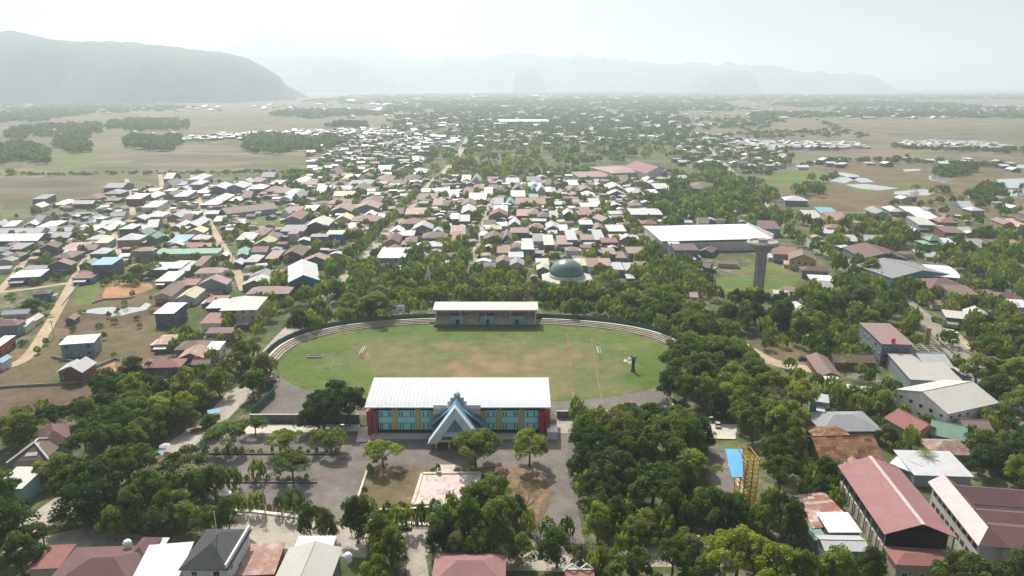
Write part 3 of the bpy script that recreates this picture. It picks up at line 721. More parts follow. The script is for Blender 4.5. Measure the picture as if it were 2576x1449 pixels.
def place_trees():
    # --- hand-placed: car park, forecourt and bottom street
    for a in ((573, 1138, 108, 9, 'airy', 'mid'), (474, 1206, 112, 9, 'airy', 'mid'), (718, 1142, 84, 7.5, 'airy', 'light'), (833, 1139, 86, 7.5, 'airy', 'light'),
              (738, 1213, 106, 8.5, 'airy', 'mid'), (965, 1176, 92, 8, 'airy', 'light'), (1197, 1173, 120, 10.5, 'airy', 'mid'), (1332, 1173, 102, 10.5, 'airy', 'light'),
              (652, 1207, 48, 7, 'bare', 'light'), (643, 1093, 60, 6, 'airy', 'light'), (530, 1095, 60, 7, 'round', 'mid'),
              (845, 1066, 130, 12, 'broad', 'dark'), (800, 1085, 90, 10, 'round', 'dark'), (815, 1078, 110, 12, 'broad', 'dark'), (880, 1072, 100, 13, 'broad', 'dark'), (850, 1045, 80, 12, 'round', 'dark'),
              (900, 1366, 84, 12, 'round', 'dark'), (783, 1352, 66, 9.5, 'round', 'mid'), (822, 1360, 64, 8.5, 'round', 'dark'), (741, 1294, 52, 8, 'tall', 'mid'),
              (595, 1291, 26, 6.5, 'tall', 'light'), (613, 1292, 28, 6, 'tall', 'light'), (640, 1293, 26, 7, 'tall', 'mid'), (660, 1294, 26, 7.5, 'tall', 'mid'), (703, 1294, 26, 6, 'tall', 'mid'),
              (578, 1340, 60, 9, 'round', 'dark'), (960, 1408, 96, 12, 'round', 'mid'), (985, 1436, 90, 11, 'round', 'mid'), (950, 1475, 80, 8, 'round', 'light'),
              (1115, 1378, 84, 11, 'round', 'mid'), (1180, 1385, 104, 14, 'round', 'mid'), (1248, 1392, 120, 13, 'round', 'mid'), (1115, 1405, 90, 11, 'round', 'dark'),
              (1135, 1300, 42, 7.5, 'tall', 'dark'), (1098, 1312, 42, 7, 'tall', 'dark'), (1240, 1280, 100, 9, 'broad', 'mid'), (1200, 1310, 100, 10, 'round', 'mid'),
              (1319, 1304, 112, 9.5, 'bare', 'dry'), (1300, 1310, 60, 7, 'round', 'mid'), (1330, 1345, 46, 7.5, 'tall', 'light'), (1378, 1360, 48, 6.5, 'tall', 'light'), (1425, 1356, 44, 6.5, 'tall', 'mid'), (1400, 1428, 92, 9.5, 'round', 'mid'),
              (1010, 1300, 34, 4.5, 'small', 'light'), (935, 1290, 34, 4.5, 'small', 'light'), (975, 1298, 26, 4.5, 'small', 'mid'), (1000, 1345, 44, 9, 'tall', 'light'), (1030, 1340, 34, 8, 'tall', 'mid'), (1062, 1335, 36, 8, 'tall', 'mid'),
              (1464, 1258, 52, 8, 'round', 'light'), (1455, 1210, 60, 8, 'round', 'mid'), (1490, 1190, 140, 14, 'broad', 'dark'), (1565, 1170, 130, 15, 'broad', 'dark'), (1530, 1245, 140, 13, 'broad', 'dark'),
              (1475, 1120, 90, 11, 'round', 'mid'), (1510, 1095, 60, 9, 'round', 'light'), (1680, 1170, 150, 15, 'broad', 'mid'), (1735, 1165, 100, 13, 'round', 'mid'), (1640, 1280, 160, 13, 'broad', 'dark'), (1715, 1265, 90, 12, 'round', 'dark'), (1585, 1265, 70, 10, 'round', 'mid'), (1620, 1190, 90, 13, 'round', 'dark'),
              (1500, 1320, 60, 10, 'tall', 'mid'), (1545, 1330, 70, 9, 'round', 'mid'), (1590, 1335, 50, 8, 'tall', 'mid'), (1625, 1345, 56, 8.5, 'tall', 'light'), (1690, 1340, 96, 12, 'round', 'dark'), (1780, 1345, 110, 12, 'broad', 'dark'), (1825, 1345, 90, 11, 'round', 'dark'),
              (1560, 1395, 50, 6, 'tall', 'light'), (1720, 1400, 60, 8, 'tall', 'light'), (1690, 1460, 110, 10, 'broad', 'dark'), (1600, 1465, 80, 8, 'round', 'mid'), (1850, 1470, 160, 13, 'broad', 'light'), (1930, 1500, 150, 12, 'broad', 'light'), (1780, 1480, 80, 8, 'round', 'mid'),
              (2010, 1490, 90, 10, 'round', 'mid'), (2100, 1500, 120, 11, 'round', 'mid'), (2180, 1490, 90, 11, 'round', 'dark'), (2420, 1510, 150, 11, 'broad', 'dark'), (2560, 1480, 90, 10, 'round', 'dark'),
              (1835, 1345, 100, 9, 'broad', 'dark'), (1990, 1360, 80, 11, 'round', 'dark'), (1960, 1330, 80, 10, 'broad', 'dark'), (1960, 1250, 100, 12, 'broad', 'dark'), (1950, 1190, 90, 11, 'broad', 'dark'),
              (1950, 1130, 90, 13, 'round', 'light'), (1985, 1150, 90, 13, 'round', 'mid'), (1890, 1110, 90, 11, 'broad', 'mid'), (1860, 1075, 60, 9, 'airy', 'light'), (1705, 1075, 70, 7, 'airy', 'light'),
              (275, 1290, 170, 15, 'broad', 'dark'), (330, 1240, 130, 14, 'broad', 'dark'), (200, 1290, 120, 13, 'broad', 'dark'), (250, 1330, 110, 12, 'round', 'dark'), (385, 1300, 90, 12, 'round', 'mid'), (340, 1330, 90, 11, 'round', 'dark'), (430, 1320, 80, 10, 'round', 'mid'),
              (540, 1250, 80, 9, 'round', 'light'), (500, 1270, 70, 9, 'round', 'mid'), (450, 1270, 70, 9, 'round', 'mid'), (590, 1230, 50, 7, 'tall', 'light'), (475, 1330, 60, 9, 'tall', 'mid'),
              (20, 1320, 110, 12, 'broad', 'mid'), (40, 1380, 130, 12, 'round', 'dark'), (110, 1372, 60, 7, 'tall', 'dark'), (10, 1250, 60, 8, 'round', 'mid'), (60, 1445, 100, 10, 'round', 'dark'),
              (300, 1120, 130, 13, 'broad', 'mid'), (260, 1170, 130, 13, 'broad', 'mid'), (365, 1180, 60, 8, 'round', 'mid'), (330, 1160, 90, 11, 'broad', 'mid'), (160, 1210, 90, 8, 'round', 'mid'), (110, 1225, 70, 7, 'round', 'light'),
              (215, 1130, 60, 12, 'palm', 'mid'), (2325, 1180, 60, 7, 'palm', 'mid'), (2400, 1060, 40, 7, 'palm', 'mid'), (985, 1390, 60, 8, 'palm', 'mid'),
              (945, 803, 110, 12, 'round', 'light'), (880, 790, 70, 10, 'round', 'mid'), (1444, 800, 56, 9, 'round', 'light'), (1450, 1065, 44, 10, 'tall', 'dark'), (1510, 1060, 26, 6, 'small', 'light'), (1580, 1075, 80, 8, 'broad', 'mid'), (1640, 1075, 80, 8, 'broad', 'mid'), (1535, 1080, 50, 7, 'round', 'mid'), (1480, 1070, 40, 7, 'round', 'mid'),
              (1525, 793, 50, 10, 'round', 'light'), (1545, 800, 40, 10, 'round', 'light'), (2110, 690, 46, 13, 'round', 'dark'), (2155, 680, 36, 11, 'round', 'mid'), (2190, 700, 56, 11, 'round', 'mid'),
              (28, 440, 26, 9, 'round', 'mid'), (355, 700, 60, 8, 'round', 'light'), (330, 715, 50, 6, 'round', 'mid'), (390, 690, 40, 8, 'round', 'mid'), (115, 1045, 40, 6, 'airy', 'light'), (90, 795, 70, 8, 'round', 'mid'), (50, 800, 40, 6, 'round', 'mid')):
        T(*a)
    for a in ((1694, 962, 90, 12, 'broad', 'dark'), (1684, 1004, 80, 11, 'round', 'dark'), (1728, 935, 110, 13, 'broad', 'mid'), (1750, 985, 110, 14, 'broad', 'dark')): T(*a)
    rowtrees([(2320, 870), (2230, 760), (2150, 700), (2050, 640), (1980, 600), (1940, 550)], 18, (3.5, 5), (8, 11), ['round', 'broad'], ['mid', 'dark'], 2.5, 71)
    rowtrees([(2480, 860), (2380, 780), (2280, 700), (2180, 640), (2080, 590), (2010, 560)], 22, (3.5, 5), (8, 11), ['round', 'broad'], ['mid', 'dark', 'light'], 2.5, 72)
    rowtrees([(775, 842), (850, 815), (980, 795), (1085, 790)], 12, (3.2, 4.6), (7, 9), ['round', 'broad'], ['mid', 'mid', 'olive'], 1.5, 73)
    rowtrees([(1360, 788), (1500, 798), (1620, 820), (1700, 850), (1745, 890)], 14, (3.2, 4.6), (7, 9), ['round', 'broad'], ['mid', 'mid', 'olive'], 1.5, 74)
    for a in ((2455, 968, 100, 11, 'round', 'mid'), (2552, 985, 110, 12, 'round', 'mid'), (2505, 1012, 90, 10, 'round', 'dark'), (2575, 1060, 120, 12, 'round', 'mid'), (2480, 905, 80, 10, 'round', 'mid'), (2380, 870, 50, 7, 'round', 'light')): T(*a)
    # --- groves (outline on the land, in picture points)
    mid, dk, lt = 'mid', 'dark', 'light'
    grove([(1700, 960), (1740, 900), (1840, 890), (1880, 930), (1960, 1000), (2060, 1070), (2050, 1160), (1960, 1180), (1880, 1090), (1850, 1060), (1720, 1030)], (4.5, 8), (9, 14), ['broad', 'broad', 'round'], [dk, mid, mid], 34, .85, seed=2)
    grove([(1500, 1110), (1770, 1120), (1760, 1290), (1470, 1290)], (3, 6.5), (8, 13), ['broad', 'round'], [dk, dk, mid], 16, .8, seed=3)
    grove([(1480, 1310), (1990, 1290), (2010, 1385), (1900, 1500), (1450, 1500)], (2, 4.5), (6, 10), ['round', 'tall', 'round'], [dk, mid, mid, lt], 30, .9, seed=4)
    grove([(560, 960), (640, 900), (690, 860), (760, 800), (800, 770), (830, 790), (700, 890), (672, 960), (640, 1010), (560, 1010)], (3.5, 5.5), (8, 12), ['round', 'broad'], [mid, mid, dk], 44, .8, seed=5)
    grove([(270, 980), (370, 960), (400, 1000), (560, 960), (590, 1010), (520, 1100), (420, 1140), (300, 1150), (200, 1130), (0, 1150), (-60, 1120), (60, 1090), (230, 1060)], (3.5, 6.5), (7, 12), ['round', 'broad', 'round'], [mid, dk, mid, lt], 52, .9, seed=6)
    grove([(170, 1230), (430, 1220), (570, 1290), (560, 1350), (300, 1370), (180, 1340)], (3, 5), (8, 12), ['round', 'broad', 'tall'], [dk, dk, mid], 14, .8, seed=7)
    grove([(1060, 1330), (1310, 1320), (1320, 1420), (1060, 1440)], (3, 5), (8, 12), ['round'], [mid, dk], 6, .8, seed=8)
    # belt behind the stadium
    rowtrees([(815, 752), (900, 762), (1000, 764), (1100, 762), (1300, 764), (1500, 766), (1640, 772), (1720, 790)], 52, (4.4, 6), (8, 10), ['round', 'broad', 'broad'], [mid, mid, 'olive', lt], 2.6, 9)
    rowtrees([(815, 742), (1000, 744), (1300, 744), (1640, 750), (1720, 765)], 40, (4.4, 6), (8, 10), ['round', 'broad'], [mid, mid, dk, lt], 2.6, 49)
    grove([(800, 700), (840, 670), (1000, 690), (1300, 700), (1360, 712), (1360, 724), (800, 724)], (3.5, 6), (8, 11), ['broad', 'round'], [mid, dk, lt], 34, .9, seed=10)
    grove([(1500, 700), (1700, 670), (1780, 700), (1800, 760), (1700, 740), (1500, 724)], (4, 6), (8, 11), ['broad', 'round'], [mid, dk, lt], 24, .9, seed=11)
    grove([(1540, 790), (1760, 800), (1850, 850), (1840, 880), (1740, 880), (1640, 820)], (4.5, 7), (9, 12), ['broad', 'broad', 'round'], [mid, dk], 20, .85, seed=12)
    grove([(1800, 800), (1850, 770), (2060, 770), (2200, 760), (2240, 800), (2200, 870), (2080, 850), (1950, 860), (1850, 850)], (4, 6.5), (10, 14), ['broad', 'round', 'round'], [mid, dk, dk, lt], 38, .8, seed=13)
    grove([(2040, 740), (2230, 720), (2330, 750), (2340, 790), (2200, 780), (2040, 790)], (3.5, 6), (8, 12), ['round', 'broad', 'round', 'palm'], [mid, dk, mid], 30, .85, seed=14)
    grove([(1020, 630), (1140, 620), (1200, 650), (1180, 700), (1030, 690)], (4, 6.5), (9, 13), ['round', 'broad'], [mid, dk], 16, .8, seed=15)
    # avenue along the street to the town
    rowtrees([(830, 705), (900, 645), (965, 580), (1010, 530), (1050, 490)], 26, (3.6, 5), (7, 10), ['round'], [mid, lt], 1.2, 16)
    grove([(1640, 600), (1700, 560), (1720, 650), (1760, 690), (1620, 700), (1600, 650)], (4, 6), (9, 12), ['round', 'broad'], [mid, dk], 18, .85, seed=17)
    grove([(1640, 560), (1600, 520), (1700, 490), (1860, 500), (1960, 540), (2000, 570), (1940, 570), (1800, 560)], (4, 6.5), (8, 12), ['round', 'broad'], [mid, dk, mid], 110, .8, seed=18)
    grove([(1680, 470), (1790, 440), (1880, 460), (1960, 500), (1920, 530), (1760, 500)], (4.5, 7), (8, 12), ['round', 'broad'], [mid, dk], 110, .8, seed=19)
    grove([(1070, 430), (1100, 385), (1300, 365), (1520, 370), (1740, 372), (1750, 420), (1640, 400), (1500, 420), (1380, 440), (1200, 450)], (6, 10), (10, 14), ['broad', 'round'], [mid, dk, mid], 120, .8, seed=20)
    grove([(2020, 600), (2100, 560), (2240, 560), (2300, 620), (2240, 640), (2150, 650), (2080, 640)], (3, 5.5), (8, 12), ['round', 'palm', 'palm', 'broad'], [mid, dk, mid], 56, .8, seed=21)
    grove([(2300, 640), (2440, 600), (2600, 590), (2640, 760), (2520, 770), (2480, 700), (2400, 690)], (3.5, 5.5), (7, 11), ['round', 'broad', 'palm', 'round'], [mid, dk, mid, lt], 90, .8, seed=22)
    grove([(2200, 880), (2060, 960), (2240, 1010), (2220, 1060), (2160, 1050), (2060, 1010)], (2.8, 4.5), (6, 10), ['round', 'palm', 'round'], [mid, dk, 'red'], 22, .85, seed=23)
    grove([(2440, 800), (2640, 770), (2640, 1040), (2520, 980), (2470, 920), (2420, 860)], (3.5, 5.5), (8, 12), ['round', 'broad'], [mid, dk, lt], 26, .9, seed=24)
    grove([(2360, 700), (2480, 730), (2560, 800), (2420, 780), (2330, 740)], (3, 5), (7, 11), ['round', 'round', 'palm'], [mid, dk], 20, .9, seed=25)
    grove([(2020, 1180), (2120, 1180), (2120, 1290), (2010, 1290)], (2, 4), (5, 9), ['round'], [mid, dk], 9, .9, seed=26)
    grove([(2450, 1130), (2640, 1130), (2640, 1220), (2450, 1215)], (3.5, 5.5), (8, 10), ['round', 'broad'], [dk, dk], 9, .9, seed=27)
    grove([(2200, 1050), (2620, 1060), (2620, 1140), (2220, 1160)], (2, 3.6), (4, 8), ['round', 'palm'], [mid, dk], 14, 1.0, seed=28)
    grove([(2030, 850), (2180, 840), (2210, 880), (2040, 885)], (2.5, 4.5), (6, 9), ['round'], [mid, dk, mid], 12, .9, seed=29)
    # town gardens
    grove([(640, 730), (770, 690), (820, 730), (720, 830), (600, 880), (560, 830)], (2.5, 4.5), (6, 10), ['round', 'palm', 'round'], [mid, dk], 26, .9, seed=30)
    grove([(440, 850), (560, 870), (560, 920), (430, 900)], (2, 3.5), (5, 8), ['round', 'palm'], [mid, dk], 8, 1, seed=31)
    grove([(0, 600), (600, 560), (760, 640), (700, 700), (440, 720), (0, 720)], (1.6, 3.4), (4, 8), ['round', 'small', 'round'], [mid, dk], 110, 1.0, seed=32)
    grove([(750, 500), (1640, 480), (1680, 640), (1350, 700), (1050, 690), (780, 640)], (2, 4.2), (5, 9), ['round', 'round', 'broad'], [mid, dk, mid], 300, .85, seed=33)
    grove([(700, 440), (1100, 430), (1700, 430), (1760, 480), (1640, 500), (750, 510)], (2.5, 5), (6, 10), ['round', 'broad'], [mid, dk], 300, .85, seed=34)
    grove([(2240, 480), (2700, 470), (2700, 590), (2380, 590), (2240, 560)], (3, 5.5), (6, 10), ['round', 'broad'], [mid, dk], 34, 1.0, seed=35)
    grove([(2010, 455), (2100, 455), (2110, 500), (2000, 500)], (5, 7), (9, 12), ['broad', 'round'], [mid], 12, .8, seed=36)
    grove([(1740, 800), (2600, 790), (2600, 1100), (1740, 1000)], (2, 3.4), (4, 8), ['round', 'small'], [mid, dk], 70, 1.0, seed=37)
    grove([(0, 750), (420, 740), (300, 905), (0, 930)], (1.0, 2.0), (2, 4), ['small'], [mid, dk], 26, 1.2, seed=38)

def build_trees():
    T2 = sorted(TREES, key=lambda t: -(t[2] * SCL(t[1], t[3]) if 10 > 1 else 0))
    def vis(t):
        px, py = PIX(t[0], t[1], t[3] * .7); m = t[2] * SCL(t[1])
        return -m < px < 2576 + m and -m < py < 1449 + m
    T2 = [t for t in T2 if vis(t)]
    near, rest = T2[:296], T2[296:]
    names = dict(broad='spreading_tree', round='round_tree', airy='shade_tree', tall='slender_tree', small='shrub', palm='palm_tree', bare='sparse_tree')
    g = random.Random(4); cnt = {}
    for (x, y, r, H, kd, leaf) in near:
        var = g.randrange(4)
        cm, tm, R0, H0 = tree_meshes(kd, leaf, var)
        e = empty(names[kd], x, y, g.uniform(0, 6.28)); e.scale = (r / R0, r / R0, H / H0)
        link('crown', cm, e); link('trunk', tm, e)
        tone = {'leaf_dark': 'dark green', 'leaf_mid': 'green', 'leaf_light': 'yellow green', 'leaf_dry': 'dry brown', 'leaf_red': 'red brown', 'leaf_olive': 'dusty olive'}[leaf]
        size = 'large' if r > 5.2 else 'small' if r < 3.2 else 'medium'
        form = dict(broad='spreading tree', round='bushy tree', airy='airy shade tree', tall='slender upright tree', small='low bush', palm='coconut palm', bare='thin crowned tree')[kd]
        LABEL_ME.append((e, f'{size} {tone} {form}', 'bush' if kd == 'small' else 'palm' if kd == 'palm' else 'tree', 'trees and bushes of the town', x, y))
    # every smaller tree and the woods of the plain: one mass of foliage
    far_mass(rest)
def blob_protos():
    out = []
    for v in range(6):
        g = np.random.default_rng(90 + v); n = 130
        d = g.normal(size=(n, 3)); d /= np.linalg.norm(d, axis=1)[:, None]; d[:, 2] = np.abs(d[:, 2]) * 1.0 - .25 * g.random(n)
        P = d * (.72 + .34 * g.random(n))[:, None] * np.array([1, 1, .62]) + np.array([0, 0, .42])
        nrm = d + g.normal(size=(n, 3)) * .4; nrm /= np.linalg.norm(nrm, axis=1)[:, None]
        t = np.cross(nrm, g.normal(size=(n, 3))); t /= np.linalg.norm(t, axis=1)[:, None]; b = np.cross(nrm, t)
        s = (.15 * (0.7 + .7 * g.random(n)))[:, None]
        V = np.stack([P - t * s, P - b * s * .8, P + t * s, P + b * s * .8], 1)
        out.append((V, g.random(n)))
    return out
def mass_mesh(name, items, mat, label, seed=3):
    """items: x, y, R, H"""
    if not items: return
    PR = blob_protos(); g = np.random.default_rng(seed); Vs = []; Ts = []
    for i, (x, y, r, H) in enumerate(items):
        V, t = PR[int(g.integers(6))]
        if y > 900: V = V[::3]; t = t[::3]; k = 1.7
        elif y > 500: V = V[::2]; t = t[::2]; k = 1.4
        else: k = 1.0
        a = g.random() * 6.28; c, s = math.cos(a), math.sin(a)
        W = V.copy()
        if k > 1: m = W.mean(1, keepdims=True); W = m + (W - m) * k
        X = W[..., 0] * c - W[..., 1] * s; Y = W[..., 0] * s + W[..., 1] * c
        W = np.stack([X * r + x, Y * r + y, W[..., 2] * H], -1)
        Vs.append(W.reshape(-1, 3)); Ts.append(np.clip(.3 * g.random() + .6 * t, 0, 1))
    V = np.concatenate(Vs); n = len(V) // 4; T_ = np.concatenate(Ts)
    me = bpy.data.meshes.new(name)
    me.vertices.add(n * 4); me.vertices.foreach_set("co", V.ravel().astype(np.float32))
    me.loops.add(n * 4); me.loops.foreach_set("vertex_index", np.arange(n * 4))
    me.polygons.add(n); me.polygons.foreach_set("loop_start", np.arange(n) * 4)
    a = me.attributes.new("tone", 'FLOAT', 'FACE'); a.data.foreach_set("value", T_.astype(np.float32))
    me.materials.append(MATS[mat]); me.update(calc_edges=True)
    o = bpy.data.objects.new(name, me); COL.objects.link(o); o["kind"] = "stuff"; o["label"] = label; o["category"] = "woodland"
    return o
def clusters(spec, seed):
    g = random.Random(seed); out = []
    for (poly, n, rr, hh) in spec:
        P = [G(*p) for p in poly]; xs = [p[0] for p in P]; ys = [p[1] for p in P]; k = 0; tries = 0
        while k < n and tries < n * 20:
            tries += 1
            x = g.uniform(min(xs), max(xs)); y = g.uniform(min(ys), max(ys))
            if not inpoly(x, y, P) or (y < 1500 and (occupied(x, y, 1) or on_road(x, y, 1))): continue
            out.append((x, y, g.uniform(*rr), g.uniform(*hh))); k += 1
    return out
def far_mass(rest):
    mids = [(t[0], t[1], t[2], t[3]) for t in rest]
    mass_mesh('foliage', mids[::2], 'leaf_mid', 'garden trees and bushes crowded between the town houses', 5)
    mass_mesh('foliage', mids[1::2], 'leaf_dark', 'darker garden trees and bushes crowded between the town houses', 6)
    A = ((7, 11), (9, 14)); S = ((3, 7), (4, 9))
    spec = [([(-40, 385), (0, 368), (60, 360), (115, 370), (120, 412), (60, 418), (-40, 415)], 120, *A),
            ([(135, 365), (150, 350), (220, 350), (225, 385), (190, 388), (140, 380)], 60, *A), ([(315, 355), (330, 345), (400, 350), (410, 380), (380, 385), (320, 372)], 70, *A),
            ([(400, 352), (450, 350), (460, 380), (420, 385)], 36, *A), ([(15, 350), (20, 330), (130, 315), (250, 315), (265, 340), (120, 348), (30, 352)], 170, *A),
            ([(270, 325), (280, 305), (400, 300), (470, 308), (468, 330), (330, 332)], 170, *A), ([(620, 385), (618, 350), (660, 342), (735, 350), (738, 380), (700, 390)], 130, *A),
            ([(735, 380), (740, 352), (860, 346), (880, 368), (800, 385)], 90, *A), ([(-60, 300), (0, 285), (180, 278), (240, 285), (130, 305), (-60, 318)], 200, (9, 14), (9, 14)),
            ([(0, 275), (200, 262), (400, 266), (500, 272), (380, 284), (100, 288)], 240, (10, 18), (9, 14)), ([(680, 292), (700, 280), (900, 278), (940, 290), (780, 300)], 200, (10, 16), (9, 14)),
            ([(820, 320), (830, 310), (930, 312), (920, 325)], 46, *A), ([(1100, 350), (1180, 300), (1500, 310), (1750, 320), (1800, 380), (1700, 372), (1400, 366), (1150, 380)], 520, (6, 11), (7, 13)),
            ([(950, 330), (1000, 290), (1200, 280), (1700, 285), (1760, 315), (1400, 310), (1150, 310), (1050, 345)], 520, (8, 14), (8, 13)),
            ([(900, 300), (1000, 262), (1400, 252), (1800, 256), (1900, 280), (1500, 285), (1000, 290)], 900, (12, 22), (9, 15)),
            ([(700, 262), (900, 240), (1500, 232), (1900, 238), (2300, 244), (2576, 240), (2640, 250), (1900, 256), (1000, 262)], 1100, (22, 45), (10, 18)),
            ([(1900, 262), (2050, 255), (2200, 256), (2400, 262), (2500, 275), (2200, 270), (2000, 272)], 300, (12, 22), (9, 14)),
            ([(1880, 286), (2300, 284), (2700, 288), (2700, 300), (2300, 296), (1900, 298)], 520, (9, 15), (8, 13)), ([(2080, 285), (2150, 262), (2400, 262), (2640, 275), (2640, 290)], 300, (9, 15), (8, 13)),
            ([(1820, 380), (1900, 360), (1990, 375), (2000, 420), (1900, 425), (1840, 410)], 90, *S), ([(1800, 340), (1960, 330), (2100, 330), (2120, 345), (1900, 352)], 90, *S), ([(2050, 300), (2120, 325), (2200, 350), (2190, 356), (2100, 335)], 40, *S),
            ([(2240, 368), (2600, 380), (2600, 390), (2260, 376)], 60, *S), ([(2350, 440), (2400, 418), (2450, 425), (2450, 440), (2380, 446)], 50, (5, 9), (6, 10)), ([(2440, 500), (2460, 475), (2510, 475), (2520, 510), (2480, 520)], 40, (5, 8), (6, 11)),
            ([(2000, 420), (2100, 400), (2250, 400), (2600, 425), (2600, 432), (2300, 412), (2100, 412)], 60, *S), ([(0, 438), (400, 434), (900, 428), (1000, 424), (1000, 430), (500, 440), (0, 443)], 150, (1.5, 4), (1.5, 4)),
            ([(770, 440), (880, 352), (1080, 340), (1100, 400), (1050, 440), (1000, 480), (780, 490)], 340, (3, 6), (5, 9)), ([(600, 358), (900, 340), (1100, 350), (900, 365)], 60, (4, 7), (5, 9)),
            ([(1750, 440), (1700, 330), (1820, 350), (1900, 400), (1960, 430), (1900, 450)], 200, (3, 6), (5, 9)),
            ([(0, 545), (200, 510), (420, 470), (640, 450), (760, 470), (760, 520), (500, 540), (300, 560), (100, 560)], 80, (1.5, 3.4), (3, 6)),
            ([(-1500, 262), (0, 250), (700, 244), (760, 254), (300, 266), (-1500, 280)], 500, (15, 34), (9, 15)),
            ([(1900, 240), (3300, 232), (3300, 250), (1900, 252)], 700, (20, 45), (9, 15)),
            ([(1740, 300), (1900, 296), (2000, 306), (1900, 330), (1780, 330)], 120, (5, 10), (6, 11))]
    al = clusters(spec, 8)
    mass_mesh('woodland', al[::2], 'leaf_mid', 'distant clumps of trees spread over the hazy plain', 15)
    mass_mesh('woodland', al[1::2], 'leaf_dark', 'darker distant clumps of trees spread over the hazy plain', 16)
# ================================================================ houses
def gable_roof(mb, w, d, h, rise, k, o=.6, t=.16):
    """ridge along x"""
    a, b = w / 2 + o, d / 2 + o; dz = rise * o / (d / 2)
    mb.slab([(-a, -b, h - dz + .1), (a, -b, h - dz + .1), (a, 0, h + rise + .1), (-a, 0, h + rise + .1)], t, k)
    mb.slab([(-a, 0, h + rise + .1), (a, 0, h + rise + .1), (a, b, h - dz + .1), (-a, b, h - dz + .1)], t, k)
def walls_box(mb, w, d, h, k, rise=0.0):
    x, y = w / 2, d / 2
    mb.poly([(-x, -y, 0), (x, -y, 0), (x, -y, h), (-x, -y, h)], k); mb.poly([(x, y, 0), (-x, y, 0), (-x, y, h), (x, y, h)], k)
    if rise:
        mb.poly([(x, -y, 0), (x, y, 0), (x, y, h), (x, 0, h + rise), (x, -y, h)], k)
        mb.poly([(-x, y, 0), (-x, -y, 0), (-x, -y, h), (-x, 0, h + rise), (-x, y, h)], k)
    else:
        mb.poly([(x, -y, 0), (x, y, 0), (x, y, h), (x, -y, h)], k); mb.poly([(-x, y, 0), (-x, -y, 0), (-x, -y, h), (-x, y, h)], k)
        mb.poly([(-x, -y, h), (x, -y, h), (x, y, h), (-x, y, h)], k)
def hip_roof(mb, w, d, h, rise, k, o=.6):
    a, b = w / 2 + o, d / 2 + o; r = max(0.0, a - b)
    if a >= b: e1, e2 = (-r, 0, h + rise), (r, 0, h + rise)
    else: r = b - a; e1, e2 = (0, -r, h + rise), (0, r, h + rise)
    z = h + .02; c = [(-a, -b, z), (a, -b, z), (a, b, z), (-a, b, z)]
    if a >= b:
        mb.poly([c[0], c[1], e2, e1], k); mb.poly([c[2], c[3], e1, e2], k); mb.poly([c[1], c[2], e2], k); mb.poly([c[3], c[0], e1], k)
    else:
        mb.poly([c[0], c[1], e1], k); mb.poly([c[2], c[3], e2], k); mb.poly([c[1], c[2], e2, e1], k); mb.poly([c[3], c[0], e1, e2], k)
    mb.slab([(-a, -b, z), (a, -b, z), (a, b, z), (-a, b, z)], .18, k)
WIN = {}
def window_mesh(w=1.3, h=1.2, frame='white_paint'):
    key = ('w', w, h, frame)
    if key not in WIN:
        mb = MB(); mb.box(-w / 2, w / 2, -.07, .05, 0, h, frame); mb.box(-w / 2 + .1, w / 2 - .1, -.10, -.06, .1, h - .1, 'glass')
        mb.box(-.03, .03, -.12, -.09, .1, h - .1, frame); WIN[key] = mb.mesh('window')
    return WIN[key]
def door_mesh(k='wall_t'):
    if ('d', k) not in WIN:
        mb = MB(); mb.box(-.55, .55, -.06, .05, 0, 2.2, 'white_paint'); mb.box(-.45, .45, -.10, -.05, .03, 2.1, k); WIN[('d', k)] = mb.mesh('door')
    return WIN[('d', k)]
def openings(e, w, d, h, g, sides=('f', 'l', 'r'), door=True, storey=3.0, step=3.2):
    """windows and a door set in the walls, each its own part"""
    n = 0
    for s in sides:
        L = w if s in 'fb' else d; k = max(1, int((L - .8) / step))
        for fl in range(max(1, int((h + .4) / storey))):
            for i in range(k):
                x = -L / 2 + L * (i + .5) / k
                if n > 26: return
                if door and s == 'f' and fl == 0 and i == k // 2:
                    link('door', door_mesh(g.choice(['wall_t', 'wall_n', 'wall_u'])), e, (x, -d / 2, 0), 0); n += 1; continue
                if g.random() < .12: continue
                wm = window_mesh(1.3, 1.2, g.choice(['white_paint', 'wall_t']))
                z = fl * storey + .95
                if z + 1.4 > h: continue
                if s == 'f': link('window', wm, e, (x, -d / 2, z), 0)
                elif s == 'l': link('window', wm, e, (-w / 2, x, z), -math.pi / 2)
                elif s == 'r': link('window', wm, e, (w / 2, x, z), math.pi / 2)
                n += 1
FORM = dict(g='gabled', G='gabled', h='hip-roofed', p='pyramid-roofed', f='box', s='shed')
WALLN = dict(m='maroon', r='red', g='grey', s='silver', c='grey', k='dark grey', e='cream', w='white', u='blue', y='yellow', n='green', p='pink', t='brick brown', l='light blue')
HG = random.Random(77); HOUSES = []
